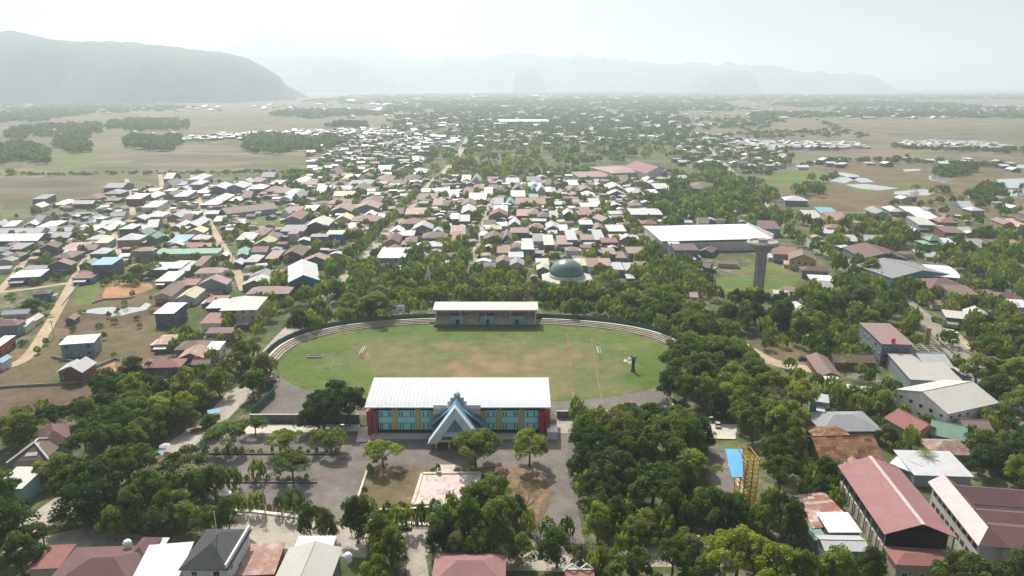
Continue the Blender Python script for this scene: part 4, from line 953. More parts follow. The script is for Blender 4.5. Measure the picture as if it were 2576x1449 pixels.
def house(x, y, w, d, h, rot, typ, roof, wall=None, parts=0, name=None, desc=None, group='houses of the town', reg=True, rise=None):
    wall = wall or HG.choice('ccckkeewp')
    e = empty(name or ('shed' if h < 2.6 else 'house'), x, y, rot)
    swap = typ == 'G'
    rk = 'roof_' + roof if 'roof_' + roof in MATS else roof
    wk = 'wall_' + wall if 'wall_' + wall in MATS else wall
    base = min(w, d) if typ in 'hp' else (w if swap else d)
    if rise is None: rise = min(3.4, max(.8, base / 2 * HG.uniform(.38, .52)))
    mb = MB(); rb = MB()
    if typ in 'gG':
        a, b = (d, w) if swap else (w, d)
        walls_box(mb, a, b, h, wk, rise); gable_roof(rb, a, b, h, rise, rk)
        rb.bar((-a / 2 - .6, 0, h + rise + .14), (a / 2 + .6, 0, h + rise + .14), .13, rk)
    elif typ in 'hp':
        walls_box(mb, w, d, h, wk); hip_roof(rb, w, d, h, rise, rk)
    else:
        dz = .05 * d + .15
        walls_box(mb, w, d, h, wk)
        mb.poly([(-w / 2, d / 2, h), (w / 2, d / 2, h), (w / 2, d / 2, h + dz), (-w / 2, d / 2, h + dz)][::-1], wk)
        mb.poly([(-w / 2, -d / 2, h), (-w / 2, d / 2, h), (-w / 2, d / 2, h + dz)], wk); mb.poly([(w / 2, -d / 2, h), (w / 2, d / 2, h), (w / 2, d / 2, h + dz)][::-1], wk)
        o = .45
        rb.slab([(-w / 2 - o, -d / 2 - o, h + .12), (w / 2 + o, -d / 2 - o, h + .12), (w / 2 + o, d / 2 + o, h + dz + .16), (-w / 2 - o, d / 2 + o, h + dz + .16)], .14, rk)
    wo = mb.build('wall', e); ro = rb.build('roof', e)
    if swap: wo.rotation_euler = (0, 0, math.pi / 2); ro.rotation_euler = (0, 0, math.pi / 2)
    if reg and SCL(y) > 2.5:
        if HG.random() < .7:      # lean-to in another sheet
            lw = w * HG.uniform(.35, .8); ld = HG.uniform(2.2, 3.8); side = HG.choice((-1, -1, 1)); lx = HG.uniform(-1, 1) * (w - lw) / 2; lh = min(h - .4, 2.7)
            q = MB(); y0 = side * (d / 2 + .05); y1 = side * (d / 2 + ld); a_, b_ = sorted((y0, y1))
            q.box(lx - lw / 2 + .2, lx + lw / 2 - .2, a_ if side > 0 else a_ + .8, b_ - .8 if side > 0 else b_, 0, lh - .35, HG.choice(['wall_e', 'wall_k', 'wall_c', 'wall_t']))
            P_ = [(lx - lw / 2, a_, lh - (.5 if side < 0 else 0)), (lx + lw / 2, a_, lh - (.5 if side < 0 else 0)), (lx + lw / 2, b_, lh - (.5 if side > 0 else 0)), (lx - lw / 2, b_, lh - (.5 if side > 0 else 0))]
            q.slab(P_, .1, 'roof_' + HG.choice('cscgtepbws')); q.build('lean_to', e)
        if HG.random() < .4 and w > 6:
            sx = HG.choice((-1, 1)); q = MB(); a_, b_ = sorted((sx * (w / 2 + .05), sx * (w / 2 + 2.6))); q.box(a_, b_, -d * .3, d * .35, 0, 2.3, HG.choice(['wall_e', 'wall_k', 'wall_c']))
            q.slab([(a_ - .2, -d * .3 - .3, 2.45), (b_ + .2, -d * .3 - .3, 2.45), (b_ + .2, d * .35 + .3, 2.6), (a_ - .2, d * .35 + .3, 2.6)], .1, 'roof_' + HG.choice('cscgtebs')); q.build('side_annex', e)
        if HG.random() < .22:
            q = MB(); q.lathe([(.5, 0), (.55, .15), (.55, .95), (.3, 1.2)], HG.choice(['tank_red', 'white_paint', 'board_blue', 'truck_orange']), 10); q.bar((0, 0, -2.2), (0, 0, 0), .3, 'concrete'); q.build('water_tank', e, loc=(w / 2 * HG.choice((-1, 1)) + .3, d / 2 - .8, h + .5))
    if parts: openings(e, w, d, h, HG, ('f', 'l', 'r') if parts > 1 else ('f',))
    if name: OCC.append((x, y, w / 2 + .3, d / 2 + .3, rot))
    A = w * d
    if reg:
        size = 'large' if A > 260 else 'small' if A < 75 else 'long' if max(w, d) > 2.6 * min(w, d) else 'tall' if h > 6.5 else ''
        form = FORM[typ]
        ds = desc or f"{size + ' ' if size else ''}{WALLN.get(wall, 'pale')} {form} house with {ROOFNAME.get(roof, 'brown')} roof"
        LABEL_ME.append((e, ds, 'house', group, x, y))
    HOUSES.append((x, y, w, d))
    return e
def fit(cx, cy, wp, dp, h, rise_px=True, typ='f', rot=0.0):
    x, y = G(cx, cy, h + .6); s = SCL(y, h)
    w = wp / s
    rise = 0 if typ == 'f' else min(2.6, w * .2)
    vs = s * (CAM_H / math.hypot(y, CAM_H)) # rows per metre of depth, roughly
    dpp = max(2.0, dp - rise * s * .75)
    d = abs(G(cx, cy - dpp / 2, h)[1] - G(cx, cy + dpp / 2, h)[1])
    c, sn = abs(math.cos(rot)), abs(math.sin(rot))
    w2 = w / (c + .6 * sn) if sn > .15 else w
    d = max(w2 * .55, 4.0, min(d, w2 * 2.2 + 6)) if typ != 'f' else max(3.5, min(d, 30))
    return x, y, w2, d
SPECS = []
HOUSE_LIMIT = 262
def houses_from(txt, ox, oy, s, rot0, parts=0, fx=1.0):
    for ln in txt.replace('\n', ';').split(';'):
        t = ln.split()
        if len(t) < 7: continue
        cx, cy, wp, dp, h = map(float, t[:5]); typ, roof = t[5], t[6]
        wall = t[7] if len(t) > 7 and t[7] != '-' else None
        rot = R(float(t[8])) if len(t) > 8 else R(rot0)
        if roof == 'w' and HG.random() < .35: roof = HG.choice('se')
        if roof in 'pmr' and HG.random() < .3: roof = HG.choice('gsbtc')
        h = max(2.4, h * .86); wp *= .93
        x, y, w, d = fit(ox + cx * s, oy + cy * s, wp * s, dp * s, h, True, typ, rot)
        if occupied(x, y, -1.0): continue
        OCC.append((x, y, w / 2 + .3, d / 2 + .3, rot))
        SPECS.append((x, y, w, d, h, rot, typ, roof, wall, parts if SCL(y) > 3.6 else 0))
TOWN_A = """445 305 140 35 6 f g k 10;400 395 120 30 5 f w k 10;650 360 120 60 3 h s;855 360 210 35 5 g e t;960 300 180 60 3 h m;1195 190 190 55 5 g g k;1170 255 160 50 5 h g k;1155 325 150 45 3 g b
1395 300 150 40 8 f w t;1540 230 130 30 3 f y;1540 290 130 60 3 G e;1565 380 150 50 6 f s w;1735 105 90 45 5 G s c;1740 175 100 50 4 G g c;1840 165 110 50 4 G g c;2015 105 150 60 8 h s w;2005 160 120 50 7 h s c
1745 230 130 40 3 G s c;1865 220 120 40 3 h s;1740 285 130 50 3 h t;1870 275 130 45 6 f w c;2060 240 150 60 4 h s;2220 200 200 60 6 G s c;2400 190 200 60 6 G s c;2490 150 120 40 6 G s n;2240 310 150 80 4 p s;2400 320 110 50 3 p w;2130 365 180 50 4 h w k;2510 290 90 80 4 h t
1200 480 150 50 3 G g c 15;1170 525 90 35 3 G g c;1415 515 150 50 3 h s;1580 480 180 60 3 h w;1800 480 140 70 4 G s c;1940 465 150 50 3 h s;1915 520 90 60 3 h m;1560 580 110 140 3 G s k 15;1420 610 100 60 3 p s;1820 580 110 130 3 G s c;1980 560 150 90 3 G s c
2215 520 110 120 3 G s c 15;2150 460 130 40 4 h s c;980 610 120 140 3 G s c 20;1120 600 140 150 3 G s c;1130 560 180 50 3 g s;1310 600 130 60 6 h s k;130 570 120 80 3 G s k 20;20 580 80 70 3 G s k 20;340 560 130 70 3 G s c 20;430 535 90 60 3 G g k
525 580 180 50 3 f s p 3;230 655 470 60 3 g s e 3;620 630 260 50 3 g s e 3;210 712 500 50 4 g w k 3;640 688 190 60 3 g s k 3;1015 710 220 60 3 h s;1060 742 130 40 5 f y l;1325 710 220 70 6 h s p;1470 665 110 60 5 g n c;1560 700 100 40 5 f n c
770 800 220 60 3 f c;940 810 120 40 3 f p;510 790 180 70 8 G m k 20;200 800 160 50 5 f g k;60 830 120 50 4 g g;170 880 160 60 4 h b k;75 930 160 50 4 h g l;690 880 200 90 4 h b k;1030 845 160 70 4 h s n;1460 830 190 50 8 h p c
1790 770 150 50 4 h w;1825 725 170 60 5 f u c;1990 640 170 60 5 G y e;2020 710 190 60 4 h e t;1940 790 150 40 4 f r p;2110 785 190 28 4 f p k;1900 850 660 40 4 f n w 4;620 970 230 60 6 G t k 8;390 1010 260 30 4 f g c;300 1075 310 60 5 f w k 12;1080 950 200 60 10 f u k 5;910 965 160 60 4 G g k
870 1090 200 50 4 f r l 5;1640 1000 180 60 5 f s k 3;1800 985 130 60 5 f w c 3;1915 1000 120 80 4 f s c;2035 950 90 80 6 f b p;1720 1105 180 80 4 f e c 3;2120 1040 270 80 7 h p w;2160 1155 290 80 6 G p c;1910 1160 180 50 5 f r c;1720 1230 170 150 5 G b e;1920 1270 180 110 5 G y w
2450 850 110 160 5 G n c 15;2500 700 170 60 4 f s c;430 1255 170 60 5 h k k 15;120 780 90 30 3 f b;2260 880 70 30 3 f w;2400 960 110 40 3 f w"""
TOWN_B = """400 90 130 40 3 G g;260 135 150 50 5 h p;480 155 110 35 3 f w;740 130 160 60 5 h w;820 155 190 60 5 h p;290 205 150 50 5 h w k;170 215 120 40 3 f w;430 225 120 60 3 h t;530 240 130 60 3 h p;640 245 110 80 4 p s;590 300 130 80 4 G s w;700 300 100 50 3 f s;935 240 90 50 5 f w c
1060 60 110 50 4 g p;1170 75 150 40 3 h t;1220 105 150 40 4 f y;1380 100 130 40 4 h t;1410 40 150 40 4 h s;1560 30 130 30 4 f w;1560 120 180 80 4 h t;1900 40 170 50 4 h s;1830 110 160 60 4 h m;1690 160 160 50 4 h t;1100 170 180 50 3 h b;1320 165 250 40 4 f g;1130 215 200 30 3 f s;1320 210 170 70 5 G p c
1160 275 220 50 4 g y e;1110 350 240 60 4 h t;1140 415 220 80 5 G p c;1390 390 240 70 6 G p c;1410 475 110 30 5 f w;1440 330 180 70 4 h b;1530 500 100 40 4 f w;690 430 110 70 4 g p;580 450 80 60 6 g s c;670 490 160 90 9 G r c;800 420 150 40 5 f w t;900 560 230 90 7 G w k;1150 510 160 60 4 G y e
1380 520 300 70 4 h t;1230 590 90 50 5 f w;315 650 140 90 4 h t;450 685 140 60 4 h b;200 690 120 60 4 f s;365 745 160 70 4 G y l;650 620 240 50 6 f m c;640 655 90 40 8 G p c;900 690 180 20 8 f g c 2;1060 660 170 30 8 f w u 2;1250 640 180 60 5 h t c;660 850 200 100 5 G m t;315 830 150 60 6 g t c;450 885 120 70 4 f p t
240 920 130 80 4 p s c;880 930 300 70 5 G p c;700 1030 340 110 8 G s u 8;650 1100 250 80 4 h b t;640 1190 220 70 4 h m;330 1080 230 80 4 G g c;280 1150 260 100 4 G s c;250 1000 200 50 4 h b;400 1240 430 60 7 h p k 3
1870 450 210 50 5 f p k;1850 550 250 60 4 h t;1990 300 200 40 4 f b k;2000 240 170 25 4 f w;2140 235 140 40 5 G s c;1940 600 200 70 5 G s c;1680 640 130 40 4 f w;1740 670 240 40 4 f s;1820 730 120 60 5 h t;1640 720 150 90 5 G m y;2060 690 260 70 5 h b c;2090 640 100 30 5 f w;2000 780 270 60 6 h s w;1650 815 130 50 4 h b
1640 870 290 80 7 f w c 0;1640 1010 180 60 4 h s;2260 495 80 50 7 f w;2400 360 150 70 5 G b k;2400 430 150 90 5 G s p;2290 640 150 70 6 f p;2280 710 100 90 5 f t;1700 450 100 50 4 h b;1950 470 90 60 5 h m;2100 360 120 50 4 f p;2200 370 120 50 4 h b;2250 280 110 40 4 f w;2350 520 120 50 5 f s;2400 250 110 50 4 f t;2460 300 120 50 4 f w"""
TOWN_C = """60 130 90 40 3 f w;160 130 90 40 4 f s;520 140 140 60 5 f p;730 130 140 40 5 g g;740 180 130 60 4 h s;860 160 120 70 5 h b;1110 165 140 40 5 f w m;1250 90 110 50 6 f w t;1250 215 130 60 6 G p c;1540 200 170 60 6 G p e;1280 280 140 60 5 p w;1120 215 120 60 5 h b c;1560 265 180 40 5 G s c;1740 240 150 60 4 h s l
1880 135 90 30 4 f w;1620 135 110 40 4 f t;2225 135 80 40 5 f w c;1940 250 80 40 5 f w;2010 200 160 40 5 f s;2120 250 120 30 4 f p;2410 190 280 80 6 h b c -20;200 305 120 50 5 f w;80 350 170 50 6 G t k;80 420 150 70 5 G s;280 255 80 40 4 f w;410 250 90 50 4 h t;575 275 150 50 6 f s c;575 225 110 40 4 f p
805 230 90 50 7 f w;730 235 60 40 5 f u;900 230 110 60 6 p s;730 290 100 40 5 G n l;700 350 320 50 4 f t;500 360 90 50 4 p u;380 350 100 50 4 f g;400 430 150 60 5 f s;380 470 190 60 6 G r c;620 465 120 50 5 f p r;725 450 110 60 6 p p;830 480 120 60 6 h p c;930 490 80 45 5 f w;1080 465 110 50 7 G e c;1250 450 110 60 4 f t;1290 385 190 30 4 f w;1340 355 110 50 4 f e
1430 520 150 60 6 G p c 20;1385 600 120 60 5 G t c;1255 560 130 30 7 f w c;1555 620 190 50 6 f s k;1850 455 330 45 7 f s t 0;1890 560 160 50 5 h r;330 610 160 50 6 h y c;410 575 120 30 4 f w;540 565 110 40 6 f w;290 560 120 30 4 f b;590 640 190 40 5 f p k;760 600 150 50 5 h t k;920 590 130 70 4 G s c;1030 610 90 50 4 f w;330 700 200 80 5 G b c;465 700 100 60 4 f p
230 670 70 30 4 f w;775 715 100 60 6 f p;880 740 100 80 8 f w t;1040 740 150 70 5 f p c;1105 690 100 80 7 f s c;670 745 110 40 5 f w;670 800 120 50 8 f w c;430 835 130 50 5 f t l;555 885 150 40 6 f w k;1270 710 140 40 5 f p;1380 690 100 80 6 f s c;1490 740 170 35 6 f r c;1670 715 160 50 6 G s c;1750 840 170 50 8 f p c;1120 825 140 50 6 h p w;1485 850 130 50 5 f p k;1355 850 130 25 4 f w
1600 885 100 50 4 f t;235 985 230 60 5 g p;430 935 150 70 6 G p e;565 955 140 70 6 G g e;820 955 130 50 4 f s;1005 960 240 60 4 g t;825 1010 120 60 5 p y;825 1060 130 25 4 f w k;1195 955 130 80 5 h y e;1325 965 120 70 5 f t w;1450 960 120 60 5 f p;1570 1000 110 60 5 f p;1700 1005 120 60 5 f s;1820 990 130 60 5 f t;735 1095 70 20 4 f r w
2250 810 250 50 9 f m k 0;2150 775 110 30 9 f w c;2490 830 150 70 4 G b k -30;2440 985 190 60 4 g b k -30;2250 915 220 25 4 f e t 0;100 230 110 40 4 f t;330 200 100 50 4 h m;180 200 110 50 4 f t;1700 1100 70 30 3 f w e"""
TOWN_D = """280 540 170 40 3 h b t;50 550 170 60 4 g b k -35;120 445 120 60 4 g b k -35;715 450 190 70 7 g t c -15;860 495 230 70 8 G b y -18;950 590 220 50 6 h m c;1000 660 190 35 3 f w;1030 725 150 60 5 f g e;1045 145 140 40 7 f u e;930 175 130 50 5 f e t;1120 190 160 50 7 f t y;1110 265 150 40 6 h t e;800 50 190 40 6 h s c;600 255 150 50 7 f m l;1060 295 110 40 4 f s
1440 145 130 60 5 G p l;1720 140 160 40 6 f w t;1800 180 170 50 6 f w t;1560 130 110 50 5 h s c;1780 225 140 50 6 f w c;1850 265 130 50 4 h n;1590 215 100 50 5 h m;1960 215 150 50 6 h p t;2000 290 160 40 6 f m t;2415 225 90 50 7 G p p;2520 240 100 60 7 G p p;1230 355 110 40 6 f s c;1240 322 160 25 4 f b;1400 360 150 50 4 g s l;1330 400 100 40 4 f c;1590 590 130 30 4 f t;1750 610 150 25 4 f c;1650 630 120 40 4 f c;1800 680 130 50 4 h b
1900 755 130 60 4 f e c;2070 755 200 60 8 f b c -8;2200 390 180 40 4 f g k;1970 380 120 40 4 f s;2230 365 150 40 6 f g k;2330 368 110 40 4 h r;2310 435 120 45 4 h r;2510 395 120 60 4 G t k -20;1900 850 100 30 3 f t;2420 800 240 80 5 h m k -10;2540 860 130 50 6 f w l -10;2310 770 100 60 4 h m;2050 945 190 50 5 f e k -20;2210 930 180 70 5 G s c -20
20 790 60 30 3 f p;700 790 130 50 4 f e c -15;790 750 150 30 4 f t;800 835 190 30 3 f e;180 740 90 30 3 f t;1200 300 90 30 4 f m;1700 300 90 40 4 f w;2100 100 100 30 4 f s;700 130 90 30 4 h m;1480 250 100 40 4 f b;1300 250 90 40 4 f p;330 330 110 40 4 h b;90 220 90 40 4 h b"""
TOWN_E = """570 945 160 70 5 h b c -15;1070 965 240 70 4 h w c -20;830 900 130 60 4 f e;700 1055 180 60 5 f s l -20;380 180 40 20 3 f w"""
TOWN_F = """660 320 80 50 3 h m t 10;160 265 240 70 5 g g e 10;80 370 240 80 6 h m c 10;240 370 60 60 4 f s c 10;20 540 90 80 5 f w r 5;20 705 70 50 4 f u u 5;310 330 80 50 3 f e;1560 240 180 80 8 f w k 0;700 535 310 70 6 f w k 5;665 770 190 90 5 G s k 8;1550 525 200 70 4 f c e 3;1990 155 180 50 4 f r t 3
1970 330 190 80 6 f r w 3;2020 440 240 40 6 f m c 3;1980 490 200 30 4 f b w 3;2020 190 180 100 9 h w k 5;2235 190 330 150 10 h e e 5;1770 570 270 110 5 h p c 5;1780 640 220 110 5 G p k 5;1970 580 120 60 5 f w w 3;1500 735 360 110 5 h r k 5;1420 935 260 130 4 h r k 5;1850 720 150 60 4 g p c 5"""
def build_town():
    houses_from(TOWN_F, 0, 708.4, .2749, 5, 2)
    houses_from(TOWN_A, 0, 418.6, .25, 5, 1)
    houses_from(TOWN_B, 579.6, 418.6, .25, 3, 1)
    houses_from(TOWN_C, 1159.2, 418.6, .25, 0, 1)
    houses_from(TOWN_D, 1738.8, 483, .325, -10, 1)
    houses_from(TOWN_E, 1867.6, 708.4, .2749, -10, 2)
# --- houses filled in between, farther back; each a thing of its own until they get too many
def far_houses():
    g = random.Random(31); near = []; far = []
    def fill(poly, n, wr, roofs, dest, rots=(-5, 12), hr=(3, 6), gap=.9):
        P = [G(*p) for p in poly]; xs = [p[0] for p in P]; ys = [p[1] for p in P]; k = t = 0
        while k < n and t < n * 12:
            t += 1; x = g.uniform(min(xs), max(xs)); y = g.uniform(min(ys), max(ys))
            w = g.uniform(*wr); d = w * g.uniform(.6, 1.1)
            if not inpoly(x, y, P) or occupied(x, y, w * .5 * gap) or on_road(x, y, w * .4): continue
            OCC.append((x, y, w / 2, d / 2, 0)); dest.append((x, y, w, d, g.uniform(*hr), R(g.uniform(*rots)), g.choice(roofs))); k += 1
    mix = 'wwwsssgptmbbte'
    fill([(770, 445), (880, 425), (1040, 432), (1060, 500), (820, 500), (760, 480)], 34, (8, 13), mix, near)
    fill([(1060, 455), (1460, 440), (1680, 442), (1640, 470), (1060, 480)], 26, (8, 13), mix, near)
    fill([(1000, 500), (1640, 480), (1640, 640), (1200, 690), (1000, 640)], 30, (7, 11), mix, near)
    for P_, n_, h_ in (([(0, 570), (440, 455), (760, 470), (780, 640), (700, 740), (430, 690), (0, 720)], 150, (2.2, 3)), ([(760, 455), (1640, 455), (1680, 640), (1350, 690), (1050, 680), (800, 640)], 420, (2.2, 3.6)), ([(2000, 610), (2300, 540), (2600, 560), (2600, 760), (2300, 760)], 60, (2.2, 3)), ([(1700, 470), (1900, 490), (1960, 570), (1660, 580)], 40, (2.4, 3.4))):
        fill(P_, n_, (4, 8), 'wssecctpbgtcbm', near, (-15, 20), h_, gap=1.0)
    fill([(2230, 480), (2640, 500), (2640, 600), (2300, 590)], 10, (8, 12), mix, near)
    fill([(770, 445), (780, 380), (900, 350), (1090, 340), (1090, 385), (1040, 430), (880, 430)], 190, (9, 15), 'wwssgptbe', far)
    fill([(1090, 345), (1180, 330), (1700, 340), (1740, 365), (1500, 362), (1100, 380)], 170, (9, 16), 'wwssgptbe', far)
    fill([(445, 358), (470, 345), (640, 335), (860, 328), (1080, 326), (1080, 345), (860, 350), (620, 352)], 300, (8, 12), 'wwwsse', far, gap=.6)
    fill([(1860, 366), (1880, 360), (2150, 364), (2180, 374), (2100, 378), (1900, 376)], 100, (10, 16), 'sse', far, gap=.55)
    fill([(2255, 364), (2280, 360), (2500, 364), (2545, 372), (2500, 378), (2280, 374)], 90, (10, 16), 'sse', far, gap=.55)
    fill([(1700, 420), (1700, 335), (1830, 345), (1990, 370), (1960, 440), (1800, 420)], 130, (9, 15), 'wwsgptbe', far)
    fill([(900, 335), (1000, 290), (1300, 285), (1750, 290), (1800, 330), (1400, 335)], 190, (12, 20), 'wwse', far)
    fill([(700, 300), (900, 262), (1900, 258), (2000, 290), (1400, 296)], 160, (14, 28), 'wwse', far)
    fill([(-40, 300), (200, 270), (600, 266), (900, 262), (800, 275), (300, 290)], 44, (12, 24), 'wwe', far)
    fill([(1880, 300), (2000, 286), (2640, 286), (2640, 300)], 80, (13, 22), 'wwe', far)
    fill([(2050, 275), (2640, 268), (2640, 282), (2100, 286)], 50, (14, 24), 'wwe', far)
    fill([(700, 258), (1400, 240), (2640, 232), (2640, 250), (1400, 256)], 150, (22, 55), 'www', far)
    fill([(1990, 430), (2100, 400), (2576, 405), (2560, 440), (2300, 420)], 22, (9, 14), 'wwse', far)
    fill([(20, 345), (250, 318), (470, 320), (460, 350), (300, 380), (60, 380)], 12, (10, 16), 'wwe', far)
    for (x, y, w_, d_, h, r, k) in near: SPECS.append((x, y, w_, d_, h, r, g.choice('gGhf'), k, None, 0))
    sp = sorted(SPECS, key=lambda t: -SCL(t[1]) * math.sqrt(t[2] * (t[3] * .5 + t[4])))
    for t in sp[:HOUSE_LIMIT]: house(*t)
    for t in sp[HOUSE_LIMIT:]: far.append((t[0], t[1], t[2], t[3], t[4], t[5], t[7] if len(t[7]) == 1 else 's'))
    mb = MB()
    for (x, y, w_, d_, h, r, k) in far:
        c, s = math.cos(r), math.sin(r); rk = 'roof_' + k; wk = g.choice(['wall_c', 'wall_k', 'wall_e', 'wall_w'])
        def L(px, py, z): return (x + px * c - py * s, y + px * s + py * c, z)
        a, b, rise = w_ / 2, d_ / 2, d_ * .2; t = g.random()
        for (p, q) in (((-a, -b), (a, -b)), ((a, -b), (a, b)), ((a, b), (-a, b)), ((-a, b), (-a, -b))):
            mb.poly([L(*p, 0), L(*q, 0), L(*q, h), L(*p, h)], wk)
        a += .5; b += .5
        if t < .3:
            mb.poly([L(-a, -b, h), L(a, -b, h), L(a, b, h + .6), L(-a, b, h + .6)], rk)
        elif t < .65:
            mb.poly([L(-a, -b, h), L(a, -b, h), L(a, 0, h + rise), L(-a, 0, h + rise)], rk); mb.poly([L(-a, 0, h + rise), L(a, 0, h + rise), L(a, b, h), L(-a, b, h)], rk)
            mb.poly([L(a, -b, h), L(a, b, h), L(a, 0, h + rise)], wk); mb.poly([L(-a, b, h), L(-a, -b, h), L(-a, 0, h + rise)], wk)
        else:
            mb.poly([L(-a, -b, h), L(0, -b, h + rise), L(0, b, h + rise), L(-a, b, h)], rk); mb.poly([L(0, -b, h + rise), L(a, -b, h), L(a, b, h), L(0, b, h + rise)], rk)
            mb.poly([L(-a, -b, h), L(a, -b, h), L(0, -b, h + rise)], wk)
    o = mb.build('distant_houses'); o["kind"] = "stuff"; o["label"] = "hundreds of tiny pale roofed houses far off on the plain"; o["category"] = "houses"
# ================================================================ the big stadium stand
def cat(o, label, c, group=None, lm=None):
    tag(o, label, c, group)
    if lm: landmark(o.location.x, o.location.y, lm)
    return o
def grandstand():
    x0, x1, yf = -46.4, 11.6, 205.0
    cx = (x0 + x1) / 2
    e = empty('grandstand', cx, yf)
    W = x1 - x0; hw = W / 2
    D = 16.0; ez = 10.3
    mb = MB()           # body: walls and raked tiers behind
    mb.box(-hw + 1.0, hw - 1.0, .9, D - 2, 0, ez, 'teal'); mb.build('wall', e)
    mb = MB()
    for i in range(9): mb.box(-hw + 1.2, hw - 1.2, D - 2 + i * .9, D - 1.1 + i * .9, 0, 5.2 - i * .5, 'cream')
    mb.build('seating_tier', e)
    mb = MB()           # roof: thin sheet roof rising a little towards the pitch, slightly bowed
    n = 8; a = hw + .9
    ys = [-1.4 + (D + .6) * i / n for i in range(n + 1)]
    zs = [ez + .25 + 3.0 * (i / n) ** .8 for i in range(n + 1)]
    for i in range(n):
        mb.slab([(-a, ys[i], zs[i]), (a, ys[i], zs[i]), (a, ys[i + 1], zs[i + 1]), (-a, ys[i + 1], zs[i + 1])], .22, 'stand_roof')
        for q in range(49):
            x = -a + .3 + (2 * a - .6) * q / 48; mb.slab([(x - .06, ys[i], zs[i] + .09), (x + .06, ys[i], zs[i] + .09), (x + .06, ys[i + 1], zs[i + 1] + .09), (x - .06, ys[i + 1], zs[i + 1] + .09)], .08, 'stand_roof')
    mb.box(-a, a, ys[0] - .25, ys[0] - .02, zs[0] - .3, zs[0] + .05, 'light_blue')
    mb.build('roof', e)
    mb = MB()
    for i in range(9): mb.bar((-hw + 1 + i * (W - 2) / 8, D - 1.6, ez), (-hw + 1 + i * (W - 2) / 8, D - 1.6, zs[-1] - .5), .2, 'white_paint')
    mb.build('roof_frame', e)
    # eave fascia with modules
    mb = MB(); mb.box(-hw + .3, hw - .3, .35, .95, ez - 1.0, ez - .02, 'teal_light')
    for i in range(9): mb.box(-hw + 2 + i * (W - 4) / 8 - .25, -hw + 2 + i * (W - 4) / 8 + .25, .15, .5, ez - 1.15, ez - .1, 'teal')
    mb.build('fascia', e)
    mb = MB(); mb.box(-hw + .9, hw - .9, .7, .88, ez - 1.9, ez - 1.25, 'dark'); mb.box(-hw + .9, hw - .9, .2, .86, 0, 1.7, 'dark'); mb.build('recess_shade', e)  # nothing is hollowed out: near-black boxes stand in for the shade of recesses
    # crimson end towers
    for s in (-1, 1):
        mb = MB(); xa = s * (hw - 1.0)
        mb.box(xa - 1.7, xa + 1.7, -.55, 1.6, .0, ez - 2.0, 'crimson'); mb.box(xa - .18, xa + .18, -.62, -.5, 1.2, 5.6, 'dark'); mb.box(xa - .3, xa + .3, -.62, -.5, 6.2, 6.8, 'dark')
        mb.box(xa - 1.9, xa + 1.9, -.7, 1.7, ez - 2.0, ez - 1.75, 'crimson')
        mb.build('end_tower', e)
    # ochre pilasters and teal bays with slit windows
    cols = [u / 1625 * W - hw for u in (232, 443, 1180, 1390)]
    def X(u): return (u - 375) / 1625 * W - hw
    for (a_, b_) in ((585, 632), (797, 842), (1530, 1578), (1742, 1788)):
        mb = MB(); mb.box(X(a_), X(b_), .25, .9, 1.7, ez - 1.5, 'ochre'); mb.box(X(a_) - .15, X(b_) + .15, .15, .9, ez - 1.75, ez - 1.45, 'ochre'); mb.build('pilaster', e)
    for (a_, b_) in ((935, 1040), (1335, 1432)):
        mb = MB(); mb.box(X(a_), X(b_), -.1, .9, 1.7, ez - 1.9, 'ochre')
        for z in (3.4, 5.2): mb.box(X(a_), X(b_), -.16, -.08, z, z + .12, 'dark')
        mb.box(X(a_) - .2, X(b_) + .2, -.25, .9, ez - 2.1, ez - 1.8, 'ochre'); mb.build('pilaster', e)
    bays = ((460, 583), (635, 795), (845, 933), (1434, 1528), (1580, 1740), (1790, 1905))
    wm = MB(); wm.box(-.16, .16, -.05, .06, 0, 1.5, 'dark'); wm.box(-.30, -.16, -.12, .06, -.1, 1.6, 'teal_light'); wm.box(.16, .30, -.12, .06, -.1, 1.6, 'teal_light'); WU = wm.mesh('window')
    wm = MB(); wm.box(-.2, .2, -.05, .06, 0, 2.1, 'dark'); wm.box(-.36, -.2, -.12, .06, -.1, 2.3, 'teal_light'); wm.box(.2, .36, -.12, .06, -.1, 2.3, 'teal_light'); WL = wm.mesh('window')
    for (a_, b_) in bays:
        mb = MB(); xa, xb = X(a_), X(b_); w = xb - xa
        mb.box(xa, xb, .35, .89, 1.7, ez - 1.9, 'teal_light')
        for z in (3.95, 4.05 + 2.1): mb.box(xa, xb, .2, .4, z, z + .12, 'slate_blue')
        for k in range(int(w / .62) + 1):        # thin vertical fins
            x = xa + .1 + k * (w - .2) / max(1, int(w / .62)); mb.box(x - .05, x + .05, .22, .36, 1.7, 4.0, 'teal_light'); mb.box(x - .04, x + .04, .26, .36, 6.2, ez - 2.0, 'teal_light')
        mb.box(xa + .2, xb - .2, .24, .36, 4.3, 5.95, 'teal_light')
        for k in range(5): mb.box(xa + w * (k + .5) / 5 - .1, xa + w * (k + .5) / 5 + .1, .2, .26, 5.0, 5.25, 'teal')
        mb.build('facade_panel', e)
        m = 2 if w < 4.2 else 4
        for k in range(m):
            fx = (k + .5) / m if m == 2 else (.12, .26, .74, .88)[k]
            link('window', WL, e, (xa + w * fx, .28, 1.75)); link('window', WU, e, (xa + w * fx, .28, 6.45))
    # entrance porch: steep gable, layered panels, stepped crown above
    px = X(1180); gy0, gy1 = -9.5, 1.0; hwid = 8.0; zf = 3.0; za = 13.9
    mb = MB()
    for s in (-1, 1):
        mb.slab([(px, gy0 + .6, za), (px + s * hwid, gy0 + .6, zf), (px + s * hwid * 1.0, gy1, zf), (px, gy1, za)][::s], .35, 'slate_blue')
    mb.build('porch_roof', e)
    mb = MB()           # pale barge boards sweeping to the front
